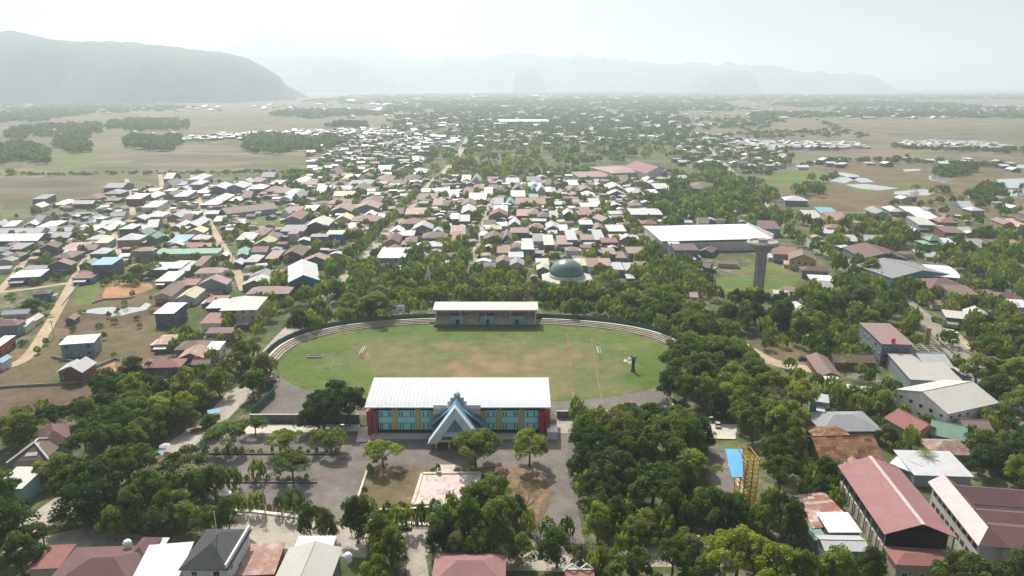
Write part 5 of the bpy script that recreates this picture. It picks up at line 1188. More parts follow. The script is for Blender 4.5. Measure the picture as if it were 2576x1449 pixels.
    for s in (-1, 1):
        q = [(px, gy0 - .4, za + .5), (px + s * (hwid + .7), gy0 - 1.3, zf - .6), (px + s * (hwid - 2.6), gy0 - .9, zf - .6), (px, gy0 - .2, za - 3.4)]
        n = len(mb.v); mb.v += q + [(a0, b0 + .5, c0) for a0, b0, c0 in q]; k = mb.mi('light_blue')
        for f in ((0, 1, 2, 3), (7, 6, 5, 4), (0, 4, 5, 1), (1, 5, 6, 2), (2, 6, 7, 3), (3, 7, 4, 0)): mb.f.append(tuple(n + i for i in f)); mb.m.append(k)
        mb.slab([(px, gy0 - .3, za + .55), (px + s * (hwid + .6), gy0 - .9, zf - .45), (px + s * (hwid + .5), gy0 + 1.9, zf - .3), (px, gy0 + 2.2, za + .5)][::s], .2, 'light_blue')
    mb.build('barge_board', e)
    mb = MB()
    for i in range(5):
        z0 = 4.4 + i * 1.6; z1 = min(z0 + 1.35, 12.6); wA = (za - 1.6 - z0) / (za - zf) * hwid * .92; wB = (za - 1.6 - z1) / (za - zf) * hwid * .92
        yy = gy0 + .1 + i * .08
        mb.poly([(px - wA, yy - .25, z0), (px + wA, yy - .25, z0), (px + max(wB, .05), yy + .1, z1), (px - max(wB, .05), yy + .1, z1)], 'slate_blue' if i else 'light_blue')
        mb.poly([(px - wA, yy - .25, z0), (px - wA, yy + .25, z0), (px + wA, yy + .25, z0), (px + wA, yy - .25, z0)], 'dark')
    mb.box(px - 5.9, px + 5.9, gy0 + .6, gy0 + 1.0, 3.2, 12.0 - 7, 'slate_blue'); mb.box(px - 2.2, px + .2, gy0 - .25, gy0, 3.75, 4.15, 'dark')
    mb.build('gable_panel', e)
    mb = MB(); mb.box(px - 6.6, px + 6.6, gy0 - .3, gy0 + .5, 2.55, 3.3, 'ochre'); mb.build('porch_beam', e)
    for s in (-1, -.33, .33, 1):
        mb = MB(); mb.box(px + s * 6.2 - .35, px + s * 6.2 + .35, gy0, gy0 + .7, 0, 2.6, 'ochre'); mb.build('porch_column', e)
    # second roof behind
    mb = MB()
    for s in (-1, 1):
        mb.slab([(px, -4.5, za - 1.1), (px + s * 8.9, -4.5, 5.2), (px + s * 8.9, .4, 5.2), (px, .4, za - 1.1)][::s], .3, 'slate_blue')
    mb.build('porch_roof', e)
    mb = MB(); st = 'pale_grey'     # stepped crown
    mb.box(px - 3.1, px + 3.1, -.6, .2, 7.0, 12.2, st); mb.box(px - 5.3, px + 5.3, -.4, .25, 6.0, 9.6, st)
    mb.box(px - 2.2, px + 2.2, -.5, .1, 12.2, 13.5, st); mb.box(px - 1.0, px + 1.0, -.45, .05, 13.5, 14.6, st); mb.box(px - 1.3, px + 1.3, -.6, .2, 14.6, 14.85, 'pale_grey')
    n = 5; mb.lathe([(1.15, 0), (.7, .45), (.1, .75)], 'pale_grey', 8, (px, -.2, 14.85)); mb.build('stepped_crown', e)
    for s in (-1, 1):
        mb = MB(); xa, xb = sorted((px + s * 3.0, px + s * 7.6)); mb.box(xa, xb, -1.9, -1.6, ez - .1, ez + 1.2, 'white_paint'); mb.box(xa, xb, -1.9, -1.6, ez - 1.9, ez - 1.7, 'white_paint')
        for k in range(10): x = xa + (xb - xa) * (k + .5) / 10; mb.box(x - .14, x + .14, -1.88, -1.64, ez - 1.7, ez - .1, 'white_paint')
        mb.build('balustrade', e)
    mb = MB(); mb.box(-hw + .8, hw - .8, -2.8, .2, 0, .5, 'paving'); mb.box(-hw + .8, hw - .8, -3.3, -2.8, 0, .25, 'paving'); mb.build('step', e)
    mb = MB()            # small white ticket wing and ramp at the right end
    mb.box(hw - .2, hw + 3.1, -3.5, 2.0, 0, 2.8, 'white_paint'); mb.box(hw - .2, hw + 3.1, 2.0, 6.0, 0, 4.5, 'paving'); mb.build('side_wing', e)
    OCC.append((cx, yf + 8, hw + 2, 11, 0))
    cat(e, 'stadium stand with long white roof, teal front and blue gabled porch', 'grandstand', lm='the teal stand')
    landmark(-60, 200, 'the car park beside the teal stand')
def far_stand():
    x0, x1, y = -36.3, 11.5, 311.0
    cx = (x0 + x1) / 2; hw = (x1 - x0) / 2; e = empty('far_grandstand', cx, y)
    mb = MB(); mb.box(-hw, hw, 8.2, 9.0, 0, 8.0, 'cream'); mb.box(-hw, -hw + .35, 1, 8.2, 0, 8, 'cream'); mb.box(hw - .35, hw, 1, 8.2, 0, 8, 'cream'); mb.build('wall', e)
    mb = MB()
    for i in range(8):
        mb.box(-hw + .4, hw - .4, .9 + i * .9, 1.8 + i * .9, 0, 1.3 + i * .62, 'cream'); mb.box(-hw + .4, hw - .4, .88 + i * .9, .9 + i * .9, 1.0 + i * .62, 1.12 + i * .62, 'ochre')
    mb.build('seating_tier', e)
    for i, x in enumerate((-.55, -.1, .12, .36, .78, .55)):
        pass
    for u in (-.56, .03, .62):
        mb = MB(); mb.box(hw * u - 3.4, hw * u + 3.4, .6, 6.6, 0, 4.8, 'seat_blue'); mb.box(hw * u - .8, hw * u + .8, .5, .62, 0, 3.2, 'dark'); mb.build('entrance_block', e)
    mb = MB(); mb.box(-hw + .4, hw - .4, .6, .8, 6.5, 7.7, 'crimson')
    for k in range(18): x = -hw + .6 + k * (2 * hw - 1.2) / 17; mb.box(x - .12, x + .12, .5, .62, 6.4, 7.75, 'white_paint')
    mb.build('parapet', e)
    mb = MB(); mb.slab([(-hw - .9, -.9, 8.5), (hw + .9, -.9, 8.5), (hw + .9, 9.6, 9.2), (-hw - .9, 9.6, 9.2)], .3, 'roof_e'); mb.box(-hw - .9, hw + .9, -1.0, -.8, 8.0, 8.55, 'light_blue'); mb.build('roof', e)
    for k in range(5):
        mb = MB(); x = -hw + .5 + k * (2 * hw - 1) / 4; mb.bar((x, -.2, 0), (x, -.4, 8.2), .16, 'white_paint'); mb.build('post', e)
    mb = MB(); mb.box(-hw - .5, hw + 1.5, -1.4, -1.1, 0, 1.3, 'fence_green'); mb.build('railing', e)
    OCC.append((cx, y + 4, hw + 1, 6, 0))
    cat(e, 'small covered stand across the pitch with blue and red seating front', 'grandstand', lm='the small far stand')
def terraces():
    """stepped concrete terraces round the oval"""
    o1 = oval(84, 44, 160); steps = 4; P = []
    mb = MB(); n = len(o1)
    def ring(k): return [(CX + (x - CX) * (1 + k * 1.15 / 84), CY + (y - CY) * (1 + k * 1.15 / 44)) for x, y in o1]
    for k in range(steps):
        A, B = ring(k), ring(k + 1); z = .35 + .42 * k; zp = 0.0 if k == 0 else z - .42
        for i in range(n):
            j = (i + 1) % n
            ym = (A[i][1] + A[j][1]) / 2; xm = (A[i][0] + A[j][0]) / 2
            if ym < 247 or (-37.5 < xm < 13 and ym > 290): continue
            mb.poly([(*A[i], zp), (*A[j], zp), (*A[j], z), (*A[i], z)][::-1], 'old_step'); mb.poly([(*A[i], z), (*A[j], z), (*B[j], z), (*B[i], z)], 'cream' if k == 3 else 'old_step')
    A = ring(steps); z = .35 + .42 * (steps - 1)
    for i in range(n):
        j = (i + 1) % n; ym = (A[i][1] + A[j][1]) / 2; xm = (A[i][0] + A[j][0]) / 2
        if ym < 247 or (-37.5 < xm < 13 and ym > 290): continue
        mb.poly([(*A[i], 0), (*A[j], 0), (*A[j], z), (*A[i], z)], 'cream')
    o = mb.build('terrace'); cat(o, 'curved stepped concrete terrace wrapping round the grass pitch', 'terrace')
    # green mesh fence along the back of the terrace
    e = empty('stadium_fence', CX, CY); A = ring(5); mb = MB(); mb2 = MB(); pts = []
    for i in range(n):
        j = (i + 1) % n; ym = (A[i][1] + A[j][1]) / 2; xm = (A[i][0] + A[j][0]) / 2
        if ym < 238 or (-37 < xm < 13 and ym > 290): continue
        a = (A[i][0] - CX, A[i][1] - CY); b = (A[j][0] - CX, A[j][1] - CY); L = math.dist(a, b) or 1; nx, ny = (b[1] - a[1]) / L * .04, -(b[0] - a[0]) / L * .04
        (mb if xm < CX else mb2).slab([(a[0] - nx, a[1] - ny, 3.4), (a[0] + nx, a[1] + ny, 3.4), (b[0] + nx, b[1] + ny, 3.4), (b[0] - nx, b[1] - ny, 3.4)], 3.1, 'fence_green')
        if i % 3 == 0: pts.append(a)
    mb.build('mesh_panel', e); mb2.build('mesh_panel', e); pm = MB(); pm.box(-.12, .12, -.12, .12, 0, 3.8, 'cream'); pm = pm.mesh('post')
    for a in pts: link('post', pm, e, (a[0] * 1.003, a[1] * 1.003, 0))
    cat(e, 'green mesh fence on cream posts behind the stadium terrace', 'fence')
def small_things():
    # goals
    gm = MB(); w, h = 3.66, 2.44
    for s in (-1, 1):
        gm.bar((0, s * w, 0), (0, s * w, h), .1, 'white_paint', 6); gm.bar((0, s * w, h), (1.2, s * w, h * .9), .05, 'white_paint'); gm.bar((1.2, s * w, h * .9), (1.9, s * w, 0), .05, 'white_paint'); gm.bar((0, s * w, 0.05), (1.9, s * w, 0.05), .05, 'white_paint')
    gm.bar((0, -w, h), (0, w, h), .12, 'white_paint', 6); gm.bar((1.2, -w, h * .9), (1.2, w, h * .9), .05, 'white_paint')
    fm = gm.mesh('frame')
    nm = MB()
    for i in range(13):
        y = -w + i * 2 * w / 12; nm.bar((1.2, y, h * .9), (1.9, y, .05), .025, 'roof_s', 3)
    for i in range(5): t = i / 5; nm.bar((1.2 + .7 * t, -w, h * .9 * (1 - t)), (1.2 + .7 * t, w, h * .9 * (1 - t)), .025, 'roof_s', 3)
    nm = nm.mesh('net')
    for (px, r, lab) in ((915, math.pi, 'white football goal at the pitch end beside the round pit'), (1503, 0, 'white football goal at the pitch end beside the burnt stump')):
        x, y = G(px, 893); e = empty('football_goal', x, y, r); link('frame', fm, e); link('net', nm, e); cat(e, lab, 'football goal', 'football goals of the pitch')
    # scoreboard
    x, y = G(995, 803); e = empty('scoreboard', x, y); mb = MB(); mb.box(-4.6, 4.6, -.15, .15, 3.4, 7.2, 'white_paint')
    for u in (-2.6, 0, 2.6): mb.box(u - .7, u + .7, -.2, -.14, 4.2 if u else 5.4, 5.0 if u else 6.3, 'slate_blue')
    mb.build('board', e)
    for u in (-3.6, 3.6): mb = MB(); mb.bar((u, 0, 0), (u, 0, 3.5), .18, 'steel'); mb.build('leg', e)
    cat(e, 'white scoreboard on two legs above the terrace by the small stand', 'scoreboard')
    # concrete pit in the grass
    x, y = G(793, 898); mb = MB(); mb.box(-3.2, 3.2, -1.5, -1.2, 0, .5, 'concrete'); mb.box(-3.2, 3.2, 1.2, 1.5, 0, .5, 'concrete'); mb.box(-3.2, -2.9, -1.2, 1.2, 0, .5, 'concrete'); mb.box(2.9, 3.2, -1.2, 1.2, 0, .5, 'concrete'); mb.box(-2.9, 2.9, -1.2, 1.2, 0, .14, 'dark')
    o = mb.build('jumping_pit', None, loc=(x, y, .12)); cat(o, 'low concrete pit in the grass beyond the goal line', 'pit')
    # burnt stump with rubble
    x, y = G(1592, 935); e = empty('burnt_stump', x, y); mb = MB(); mb.lathe([(1.1, 0), (.75, .8), (.62, 2.6), (.7, 4.4), (.45, 6.2)], 'bark', 9)
    mb.bar((0, 0, 4), (1.3, .4, 6.4), .25, 'bark', 6); mb.bar((0, 0, 4.5), (-1.0, -.3, 6.9), .25, 'bark', 6); mb.build('trunk', e); cat(e, 'dark broken tree stump on the grass past the far goal', 'tree stump')
    x, y = G(1583, 905); mb = MB()
    for i in range(16): mb.lathe([(.9 * HG.random() + .2, 0), (.4, .35), (.1, .5)], 'paving', 6, (HG.gauss(0, 1.1), HG.gauss(0, 3), 0))
    o = mb.build('rubble', None, loc=(x, y, .1)); o["kind"] = "stuff"; o["label"] = 'pale sand and rubble beside the burnt stump'; o["category"] = 'rubble'
    # perimeter wall in front of the track
    def wall(name, pts, h, k, th, lab, cap=None, c='wall'):
        P = [G(*p) for p in pts]; e = empty(name, *P[0]); mb = MB()
        for a, b in zip(P, P[1:]):
            L = math.dist(a, b); r = math.atan2(b[1] - a[1], b[0] - a[0]); mb.box(0, L, -th / 2, th / 2, 0, h, k, r, (a[0] - P[0][0], a[1] - P[0][1]))
        mb.build('panel', e)
        if cap:
            mb = MB()
            for a, b in zip(P, P[1:]):
                L = math.dist(a, b); r = math.atan2(b[1] - a[1], b[0] - a[0]); mb.box(-.1, L + .1, -th / 2 - .12, th / 2 + .12, h, h + .18, cap, r, (a[0] - P[0][0], a[1] - P[0][1]))
            mb.build('coping', e)
        return cat(e, lab, c)
    wall('perimeter_wall', [(631, 1062), (760, 1062), (905, 1062)], 2.8, 'wall_k', .3, 'dark long wall closing the stadium between car park and track', 'cream')
    wall('perimeter_wall', [(1400, 1052), (1550, 1052), (1712, 1060)], 2.6, 'wall_k', .3, 'cream capped wall beyond the shrubs closing the empty asphalt', 'cream')
    wall('perimeter_wall', [(1712, 1060), (1690, 1030), (1680, 1000)], 2.2, 'cream', .3, 'pale side wall at the corner of the empty asphalt', 'cream')
    wall('green_fence', [(633, 1050), (655, 1030), (690, 998), (692, 985)], 3.2, 'fence_green', .12, 'green mesh fence beside the grey track corner near the trees', None, 'fence')
    wall('gutter_wall', [(955, 1290), (1030, 1288), (1120, 1280)], 1.0, 'wall_k', .4, 'low dark garden wall below the pink plaza', 'cream')
    wall('plot_wall', [(232, 765), (262, 755), (330, 752), (332, 744)], 1.0, 'concrete', .3, 'low block wall round the unbuilt plot above the puddle')
    wall('plot_wall', [(130, 900), (243, 925), (290, 905), (300, 908)], 1.0, 'concrete', .3, 'low block wall behind the raised shed', None)
    wall('plot_wall', [(150, 855), (235, 850)], .5, 'concrete', .3, 'knee high wall beside the flat roofed blue grey shed', None)
    wall('plot_wall', [(300, 950), (160, 968), (30, 975), (-20, 980)], 1.0, 'concrete', .3, 'long boundary wall along the ploughed field')
    wall('plot_wall', [(265, 703), (310, 700), (400, 692)], 1.4, 'concrete', .3, 'pale block wall above the red soil plot')
    wall('plot_wall', [(155, 770), (180, 740), (205, 712)], .8, 'concrete', .25, 'pale kerb wall beside the dirt lane by the banana bushes')
    wall('plot_wall', [(640, 545), (690, 541), (735, 540)], 1.6, 'wall_k', .3, 'dark wall closing the green meadow below the long school')
    # kerbs of the bottom street and planting beds
    def kerb(pts, lab, k='kerb_white', w=.55, h=.35):
        P = [G(*p) for p in pts]; mb = MB()
        for i, (a, b) in enumerate(zip(P, P[1:])):
            L = math.dist(a, b); r = math.atan2(b[1] - a[1], b[0] - a[0]); mb.box(0, L, -w / 2, w / 2, 0, h, k, r, (a[0] - P[0][0], a[1] - P[0][1]))
        o = mb.build('kerb', None, loc=(P[0][0], P[0][1], .05)); cat(o, lab, 'kerb')
    kerb([(555, 1283), (640, 1288), (757, 1303)], 'white painted kerb between the slender trees and the street', w=1.1)
    kerb([(866, 1308), (960, 1314), (1085, 1322)], 'white painted kerb along the street below the garden', w=1.1)
    kerb([(925, 1180), (905, 1240), (882, 1296)], 'pale kerb between garden and asphalt', 'cream', .6)
    kerb([(520, 1143.6), (850, 1144.5)], 'dark kerb of the first planting strip in the car park', 'wall_k', .4, .45)
    kerb([(510, 1214.5), (797, 1215.5)], 'dark kerb of the second planting strip in the car park', 'wall_k', .4, .45)
    kerb([(1500, 1318), (1640, 1338), (1760, 1352)], 'pale kerb in front of the dense park trees', 'cream', .6)
    kerb([(1740, 1103), (1850, 1106)], 'pale kerb of the concrete court by the rocks', 'cream', .6)
    P = [(1062, 1193), (1208, 1191), (1196, 1268), (1038, 1270)]
    kerb(P + [P[0]], 'cream raised border round the pink plaza', 'paving', .9, .4)
    # topiary and little shrubs: trimmed columns in the strips
    col = MB(); sm = []
    g = random.Random(12)
    spots = [(x, 1141) for x in range(545, 850, 23)] + [(x, 1211) for x in range(525, 800, 25)] + [(x, 1283) for x in range(590, 750, 22)]
    for (px, py) in spots:
        x, y = G(px + g.uniform(-5, 5), py - 2)
        TREES.append((x, y, g.uniform(.5, .9), g.uniform(1.2, 2.4), 'small', 'leaf_' + g.choice(['mid', 'dark', 'light'])))
    for (px, py, s, h) in ((931, 1188, 1, 3), (1102, 1189, .9, 3), (1184, 1184, 1.3, 3.5), (1090, 1186, .8, 1.2), (1148, 1185, .8, 1), (1168, 1186, .6, 1), (912, 1268, .9, 3), (918, 1246, .9, 3), (933, 1205, .7, 1)):
        x, y = G(px, py); TREES.append((x, y, s, h, 'small', 'leaf_dark'))
    # white boulder
    x, y = G(1178 - 8, 1182); 
    # lamp posts
    lm = MB(); lm.bar((0, 0, 0), (0, 0, 8), .12, 'steel', 6); lm.bar((0, 0, 8), (1.6, 0, 8.5), .08, 'steel', 5); lm = lm.mesh('pole'); hm = MB(); hm.box(1.2, 2.3, -.18, .18, 8.4, 8.6, 'white_paint'); hm = hm.mesh('lamp_head')
    for i, (px, py, r, lb) in enumerate(((2015, 890, 0, 'grey street lamp on the dry grass near the dark parked car'), (1003, 950 + 100, 1, ''), (2405, 905, 2.5, 'grey street lamp beside the main road verge'), (852, 1130, 0, 'grey street lamp at the edge of the car park'), (2140, 760, 2.5, 'grey street lamp between the roadside trees'), (1770, 1110, 0, 'grey street lamp standing on the concrete court'))):
        if not lb: continue
        x, y = G(px, py); e = empty('street_lamp', x, y, r); link('pole', lm, e); link('lamp_head', hm, e); cat(e, lb, 'street lamp', 'street lamps')
    # twin-lobe floodlights seen as white dots over the crossing
    for (px, py, lb) in ((1095, 1), (0, 0)) and ():
        pass
def mosque():
    x, y = G(1427, 722); y += 6
    e = empty('domed_mosque', x, y)
    mb = MB(); mb.lathe([(14.5, 0), (14.5, 3.6), (15.2, 3.6), (15.2, 4.1), (10.6, 4.9), (10.6, 5.3)], 'light_blue', 8, a0=R(22.5)); mb.build('wall', e)
    mb = MB(); mb.lathe([(15.3, 4.15), (11, 5.05), (11, 5.1), (10.9, 5.2)], 'paving', 8, a0=R(22.5)); mb.build('lower_roof', e)
    n = 12; mb = MB(); mb.lathe([(10.4, 5.1), (10.4, 6.3), (10.0, 6.35)], 'light_blue', 32); mb.build('drum', e)
    mb = MB(); prof = [(9.9 * math.cos(t), 6.2 + 8.6 * math.sin(t) ** 0.97) for t in [math.pi / 2 * i / n for i in range(n)]] + [(.25, 14.85)]
    mb.lathe(prof, 'dome_green', 40); d = mb.build('dome', e, smooth=True)
    mb = MB(); mb.lathe([(.3, 14.7), (.45, 15.1), (.12, 15.6), (.08, 16.6)], 'steel', 8); mb.build('finial', e)
    OCC.append((x, y, 15, 15, 0)); cat(e, 'mosque with one large green dome above the tree belt', 'mosque', lm='the green dome')
    # second, smaller mosque far right of the centre
    x, y = G(1670, 460); e = empty('small_mosque', x, y); mb = MB(); mb.box(-11, 11, -8, 8, 0, 6, 'wall_y'); mb.build('wall', e); mb = MB(); hip_roof(mb, 22, 16, 6, 3, 'roof_y'); mb.build('roof', e)
    mb = MB(); mb.lathe([(3.6, 8.5), (3.9, 10), (3.2, 12), (1.6, 14), (.2, 15.5)], 'dome_green', 16); mb.build('dome', e, smooth=True); cat(e, 'pale yellow mosque with a small green dome among houses', 'mosque', lm='the small yellow mosque'); OCC.append((x, y, 12, 9, 0))
    x, y = G(2342, 628); e = empty('small_mosque', x, y); mb = MB(); mb.box(-7, 7, -6, 6, 0, 5, 'wall_n'); mb.build('wall', e)
    mb = MB(); hip_roof(mb, 16, 13, 5, 1.6, 'roof_n'); hip_roof(mb, 8, 7, 7.2, 3.2, 'roof_n', .4); mb.build('roof', e); OCC.append((x, y, 8, 7, 0)); cat(e, 'small green tiered roof mosque near palm trees', 'mosque', lm='the green tiered mosque')
    # monument: white splayed legs
    x, y = G(1079, 722); e = empty('monument', x, y); mb = MB()
    for k in range(5): a = 6.283 * k / 5 + .3; mb.bar((3.4 * math.cos(a), 3.4 * math.sin(a), 0), (0, 0, 11.5), .35, 'white_paint')
    mb.build('splayed_leg', e); cat(e, 'white pointed monument of splayed beams among trees', 'monument', lm='the white pointed monument')
def water_tower():
    x, y = G(1905, 746); e = empty('water_tower', x, y)
    mb = MB(); seg = 16; k = 'old_concrete'
    prof = [(3.1, 0), (2.7, 6), (2.45, 19), (2.5, 22), (3.4, 25.0), (5.6, 27.4), (6.9, 28.4)]
    mb.lathe(prof, k, seg)
    for i in range(8):      # buttress ribs
        a = 6.283 * i / 8; mb.box(2.3, 2.95, -.28, .28, 0, 22, k, a)
    mb.build('shaft', e)
    mb = MB(); mb.lathe([(6.9, 28.4), (8.1, 28.7), (8.3, 29.9), (7.6, 30.7), (6.9, 30.75), (6.2, 29.8), (2.4, 29.7), (2.2, 31.6)], k, 18); mb.lathe([(2.2, 31.6), (1.0, 32.3)], k, 12); mb.build('tank', e)
    mb = MB(); mb.lathe([(2.3, 31.0), (2.6, 31.1), (2.6, 31.8), (2.2, 31.9)], 'concrete', 14); mb.build('hatch', e)
    cat(e, 'weathered grey concrete water tower with a flared round top', 'water tower', lm='the concrete water tower'); OCC.append((x, y, 3, 3, 0))
def rect_from(pts, h):
    """front-left, front-right, back-left picture points of the eave -> centre, size, rotation"""
    A, B, C = (Vector(G(*p, h)) for p in pts); u = B - A; w = u.length; u.normalize(); v = Vector((-u.y, u.x)); d = abs((C - A).dot(v))
    c = A + u * w / 2 + v * d / 2; return c.x, c.y, w, d, math.atan2(u.y, u.x)
def big_building(name, pts, h, typ, roof, wall, label, c, lm=None, rise=None, parts=2, group=None, add=None):
    x, y, w, d, r = rect_from(pts, h)
    e = house(x, y, w - .8, d - .8, h, r, typ, roof, wall, parts, name=name, reg=False, rise=rise)
    if add: add(e, w, d, h)
    return cat(e, label, c, group, lm)
def tank(e, x, y, z, k='tank_red', s=1.0):
    mb = MB(); mb.lathe([(.75 * s, 0), (.8 * s, .2), (.8 * s, 1.3 * s), (.5 * s, 1.7 * s), (.15 * s, 1.8 * s)], k, 12); mb.build('water_tank', e, loc=(x, y, z))
def buildings():
    B = big_building
    # warehouse beyond the tree belt
    def wh(e, w, d, h):
        mb = MB(); mb.box(w / 2 - .6, w / 2 + .2, -d / 2 - 1, d / 2 + 1, h - .5, h + 3.2, 'roof_e'); mb.build('parapet', e)
        mb = MB(); mb.box(-w / 2 + 2, w / 2 - 2, -d / 2 + .25, -d / 2 + .38, h - 1.3, h - .6, 'dark'); mb.build('window_band', e)
    B('warehouse', [(1664, 607), (1945, 600), (1656, 576)], 8, 'f', 'white_paint', 'w', 'long white warehouse with sloping roof and high end parapet', 'warehouse', 'the long white warehouse', add=wh, parts=0)
    # hall behind the bottom right trees
    def rib(e, w, d, h):
        mb = MB(); mb.box(-.55, .55, -d / 2 - .6, d / 2 + .6, h + 3.25, h + 3.4, 'roof_e'); mb.build('ridge_cap', e)
        mb = MB()
        for k in range(9): y = -d / 2 + d * k / 8; mb.bar((-w / 2 - .1, y, 0), (-w / 2 - .1, y, h), .16, 'steel')
        mb.build('column', e)
    x, y, w, d, r = rect_from([(2225, 1344), (2410, 1354), (2121, 1171)], 7.5)
    e = empty('sports_hall', x, y, r); mb = MB(); a, b = w / 2 - .8, d / 2 - 1
    mb.box(-a, a, -b, b, 0, 3.2, 'wall_e'); mb.build('wall', e)
    mb = MB(); mb.box(-a + .5, a - .5, -b + .5, b - .5, 3.2, 7.4, 'dark'); mb.build('shade_infill', e)  # near-black block behind the open sides, the interior shade put in as colour
    mb = MB(); s = [(-w / 2, -d / 2, 7.5), (0, -d / 2, 10.8), (0, d / 2, 10.8), (-w / 2, d / 2, 7.5)]; mb.slab(s, .2, 'roof_h'); mb.slab([(0, -d / 2, 10.8), (w / 2, -d / 2, 7.5), (w / 2, d / 2, 7.5), (0, d / 2, 10.8)], .2, 'roof_h'); mb.build('roof', e)
    mb = MB(); mb.slab([(-.5, -d / 2 - .1, 10.85), (.5, -d / 2 - .1, 10.85), (.5, d / 2 + .1, 10.85), (-.5, d / 2 + .1, 10.85)], .25, 'bleached'); mb.build('ridge_cap', e)
    cm = MB(); cm.bar((0, 0, 0), (0, 0, 7.5), .18, 'slate_blue'); cm = cm.mesh('column')
    for k in range(9):
        for s in (-1, 1): link('column', cm, e, (s * (w / 2 - .5), -d / 2 + .5 + (d - 1) * k / 8, 0))
    OCC.append((x, y, w / 2 + 1, d / 2 + 1, r)); cat(e, 'big open sided hall with long pink gabled roof and pale ridge', 'sports hall', lm='the big pink roofed hall')
    # school with three wings
    x, y, w, d, r = rect_from([(2461, 1373), (2545, 1380), (2326, 1211)], 7.0)
    e = empty('school_building', x, y, r)
    mb = MB(); mb.box(-w / 2 + 1, w / 2 - 1, -d / 2 + 1, d / 2 - 1, 0, 7, 'wall_w'); mb.build('wall', e)
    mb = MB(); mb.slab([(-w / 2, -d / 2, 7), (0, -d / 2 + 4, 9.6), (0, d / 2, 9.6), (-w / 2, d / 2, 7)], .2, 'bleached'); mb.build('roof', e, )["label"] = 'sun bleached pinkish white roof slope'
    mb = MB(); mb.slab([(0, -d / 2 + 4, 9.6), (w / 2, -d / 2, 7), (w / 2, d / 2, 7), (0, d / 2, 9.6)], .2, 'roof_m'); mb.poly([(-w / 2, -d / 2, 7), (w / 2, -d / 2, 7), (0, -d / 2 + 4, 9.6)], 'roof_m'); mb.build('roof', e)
    for (ya, dd) in ((d / 2 - 5, 9), (-2, 9), (-d / 2 + 5.5, 11)):
        mb = MB(); mb.box(w / 2 - 1.2, w / 2 + 34, ya - dd / 2 + 1, ya + dd / 2 - 1, 0, 6.8, 'wall_w'); mb.build('wall', e)
        mb = MB(); mb.slab([(1, ya - dd / 2, 6.95), (w / 2 + 35, ya - dd / 2, 6.95), (w / 2 + 35, ya, 9.3), (1, ya, 9.3)], .2, 'roof_m'); mb.slab([(1, ya, 9.3), (w / 2 + 35, ya, 9.3), (w / 2 + 35, ya + dd / 2, 6.95), (1, ya + dd / 2, 6.95)], .2, 'roof_m'); mb.build('roof', e)
    wm = window_mesh(1.8, 1.3, 'wall_t')
    for k in range(9):
        for z in (1.2, 4.4): link('window', wm, e, (-w / 2 + 1, -d / 2 + 3 + (d - 6) * k / 8, z), -math.pi / 2)
    for k in range(5):
        for z in (1.2, 4.4): link('window', wm, e, (w / 2 + 4 + k * 5, -d / 2 + 1, z))
    OCC.append((x + 15, y, w / 2 + 18, d / 2 + 1, r)); cat(e, 'school with bleached front roof and three maroon wings behind', 'school', lm='the maroon winged school')
    # roofs beside the hall
    B('patched_roof_building', [(2045, 1330), (2150, 1318), (2012, 1252)], 3.5, 'f', 'roof_patch', 'e', 'low building with patchwork rusty and grey sheet roof', 'building', 'the patchwork rusty roof')
    B('canopy', [(2085, 1340), (2168, 1340), (2072, 1294)], 4.6, 'f', 'w', 'c', 'white flat roofed shed against the pink roofed hall', 'shed', parts=0)
    B('canopy', [(2076, 1384), (2188, 1386), (2066, 1346)], 4.4, 'g', 's', 'c', 'white corrugated gabled shed below the flat white one', 'shed', parts=0, rise=.7)
    B('shed', [(2048, 1360), (2084, 1358), (2036, 1322)], 3.0, 'f', 'n', 'e', 'low green roofed lean-to beside the white sheds', 'shed', parts=0)
    B('house', [(2255, 1420), (2400, 1425), (2250, 1380)], 4.5, 'p', 'r', 'e', 'small red pyramid roofed house below the pink roofed hall', 'house', parts=1)
    B('house', [(2072, 1172), (2232, 1168), (2078, 1095)], 3.8, 'g', 'tile_rust', 't', 'old house with brown mottled clay tile roof', 'house', 'the mottled tile roofed house', parts=1, rise=4.6)
    B('house', [(2062, 1110), (2150, 1105), (2080, 1072)], 4.6, 'h', 'tile_rust', 't', 'small orange brown hip roof behind the mottled tile roofed house', 'house', parts=0)
    B('house', [(2105, 1170), (2180, 1185), (2135, 1135)], 3.6, 'G', 'c', 't', 'rusty gabled porch house before the mottled tile roofed one', 'house', parts=0)
    B('house', [(2068, 1085), (2222, 1084), (2090, 1036)], 4.2, 'h', 'g', 't', 'old house with wide weathered grey roof', 'house', 'the weathered grey roof', parts=0)
    B('house', [(2225, 1050), (2300, 1092), (2258, 1023)], 4.0, 'g', 'r', 'y', 'long house with faded red gabled roof and cream end wall', 'house', 'the long red gabled house')
    B('house', [(2340, 1090), (2430, 1110), (2370, 1060)], 3.8, 'g', 'n', 'n', 'house with dull green gabled roof', 'house', 'the dull green roof', parts=1)
    B('house', [(2430, 1082), (2500, 1085), (2440, 1055)], 3.6, 'g', 'p', 'e', 'house with pale pink and white patched roof at the picture edge', 'house', parts=1)
    B('house', [(2350, 1143), (2455, 1145), (2362, 1105)], 3.8, 'h', 'c', 'e', 'house with brown rusty pyramid roof behind the silver roof', 'house', parts=1)
    B('house', [(2300, 1196), (2450, 1200), (2312, 1140)], 3.8, 'f', 's', 'c', 'wide low house with silver blue sheet roof', 'house', 'the silver blue roof', parts=0)
    B('canopy', [(2240, 1165), (2300, 1190), (2262, 1140)], 3.4, 'g', 'w', 'c', 'bright white awning roof beside the silver blue roof', 'awning', parts=0, rise=.8)
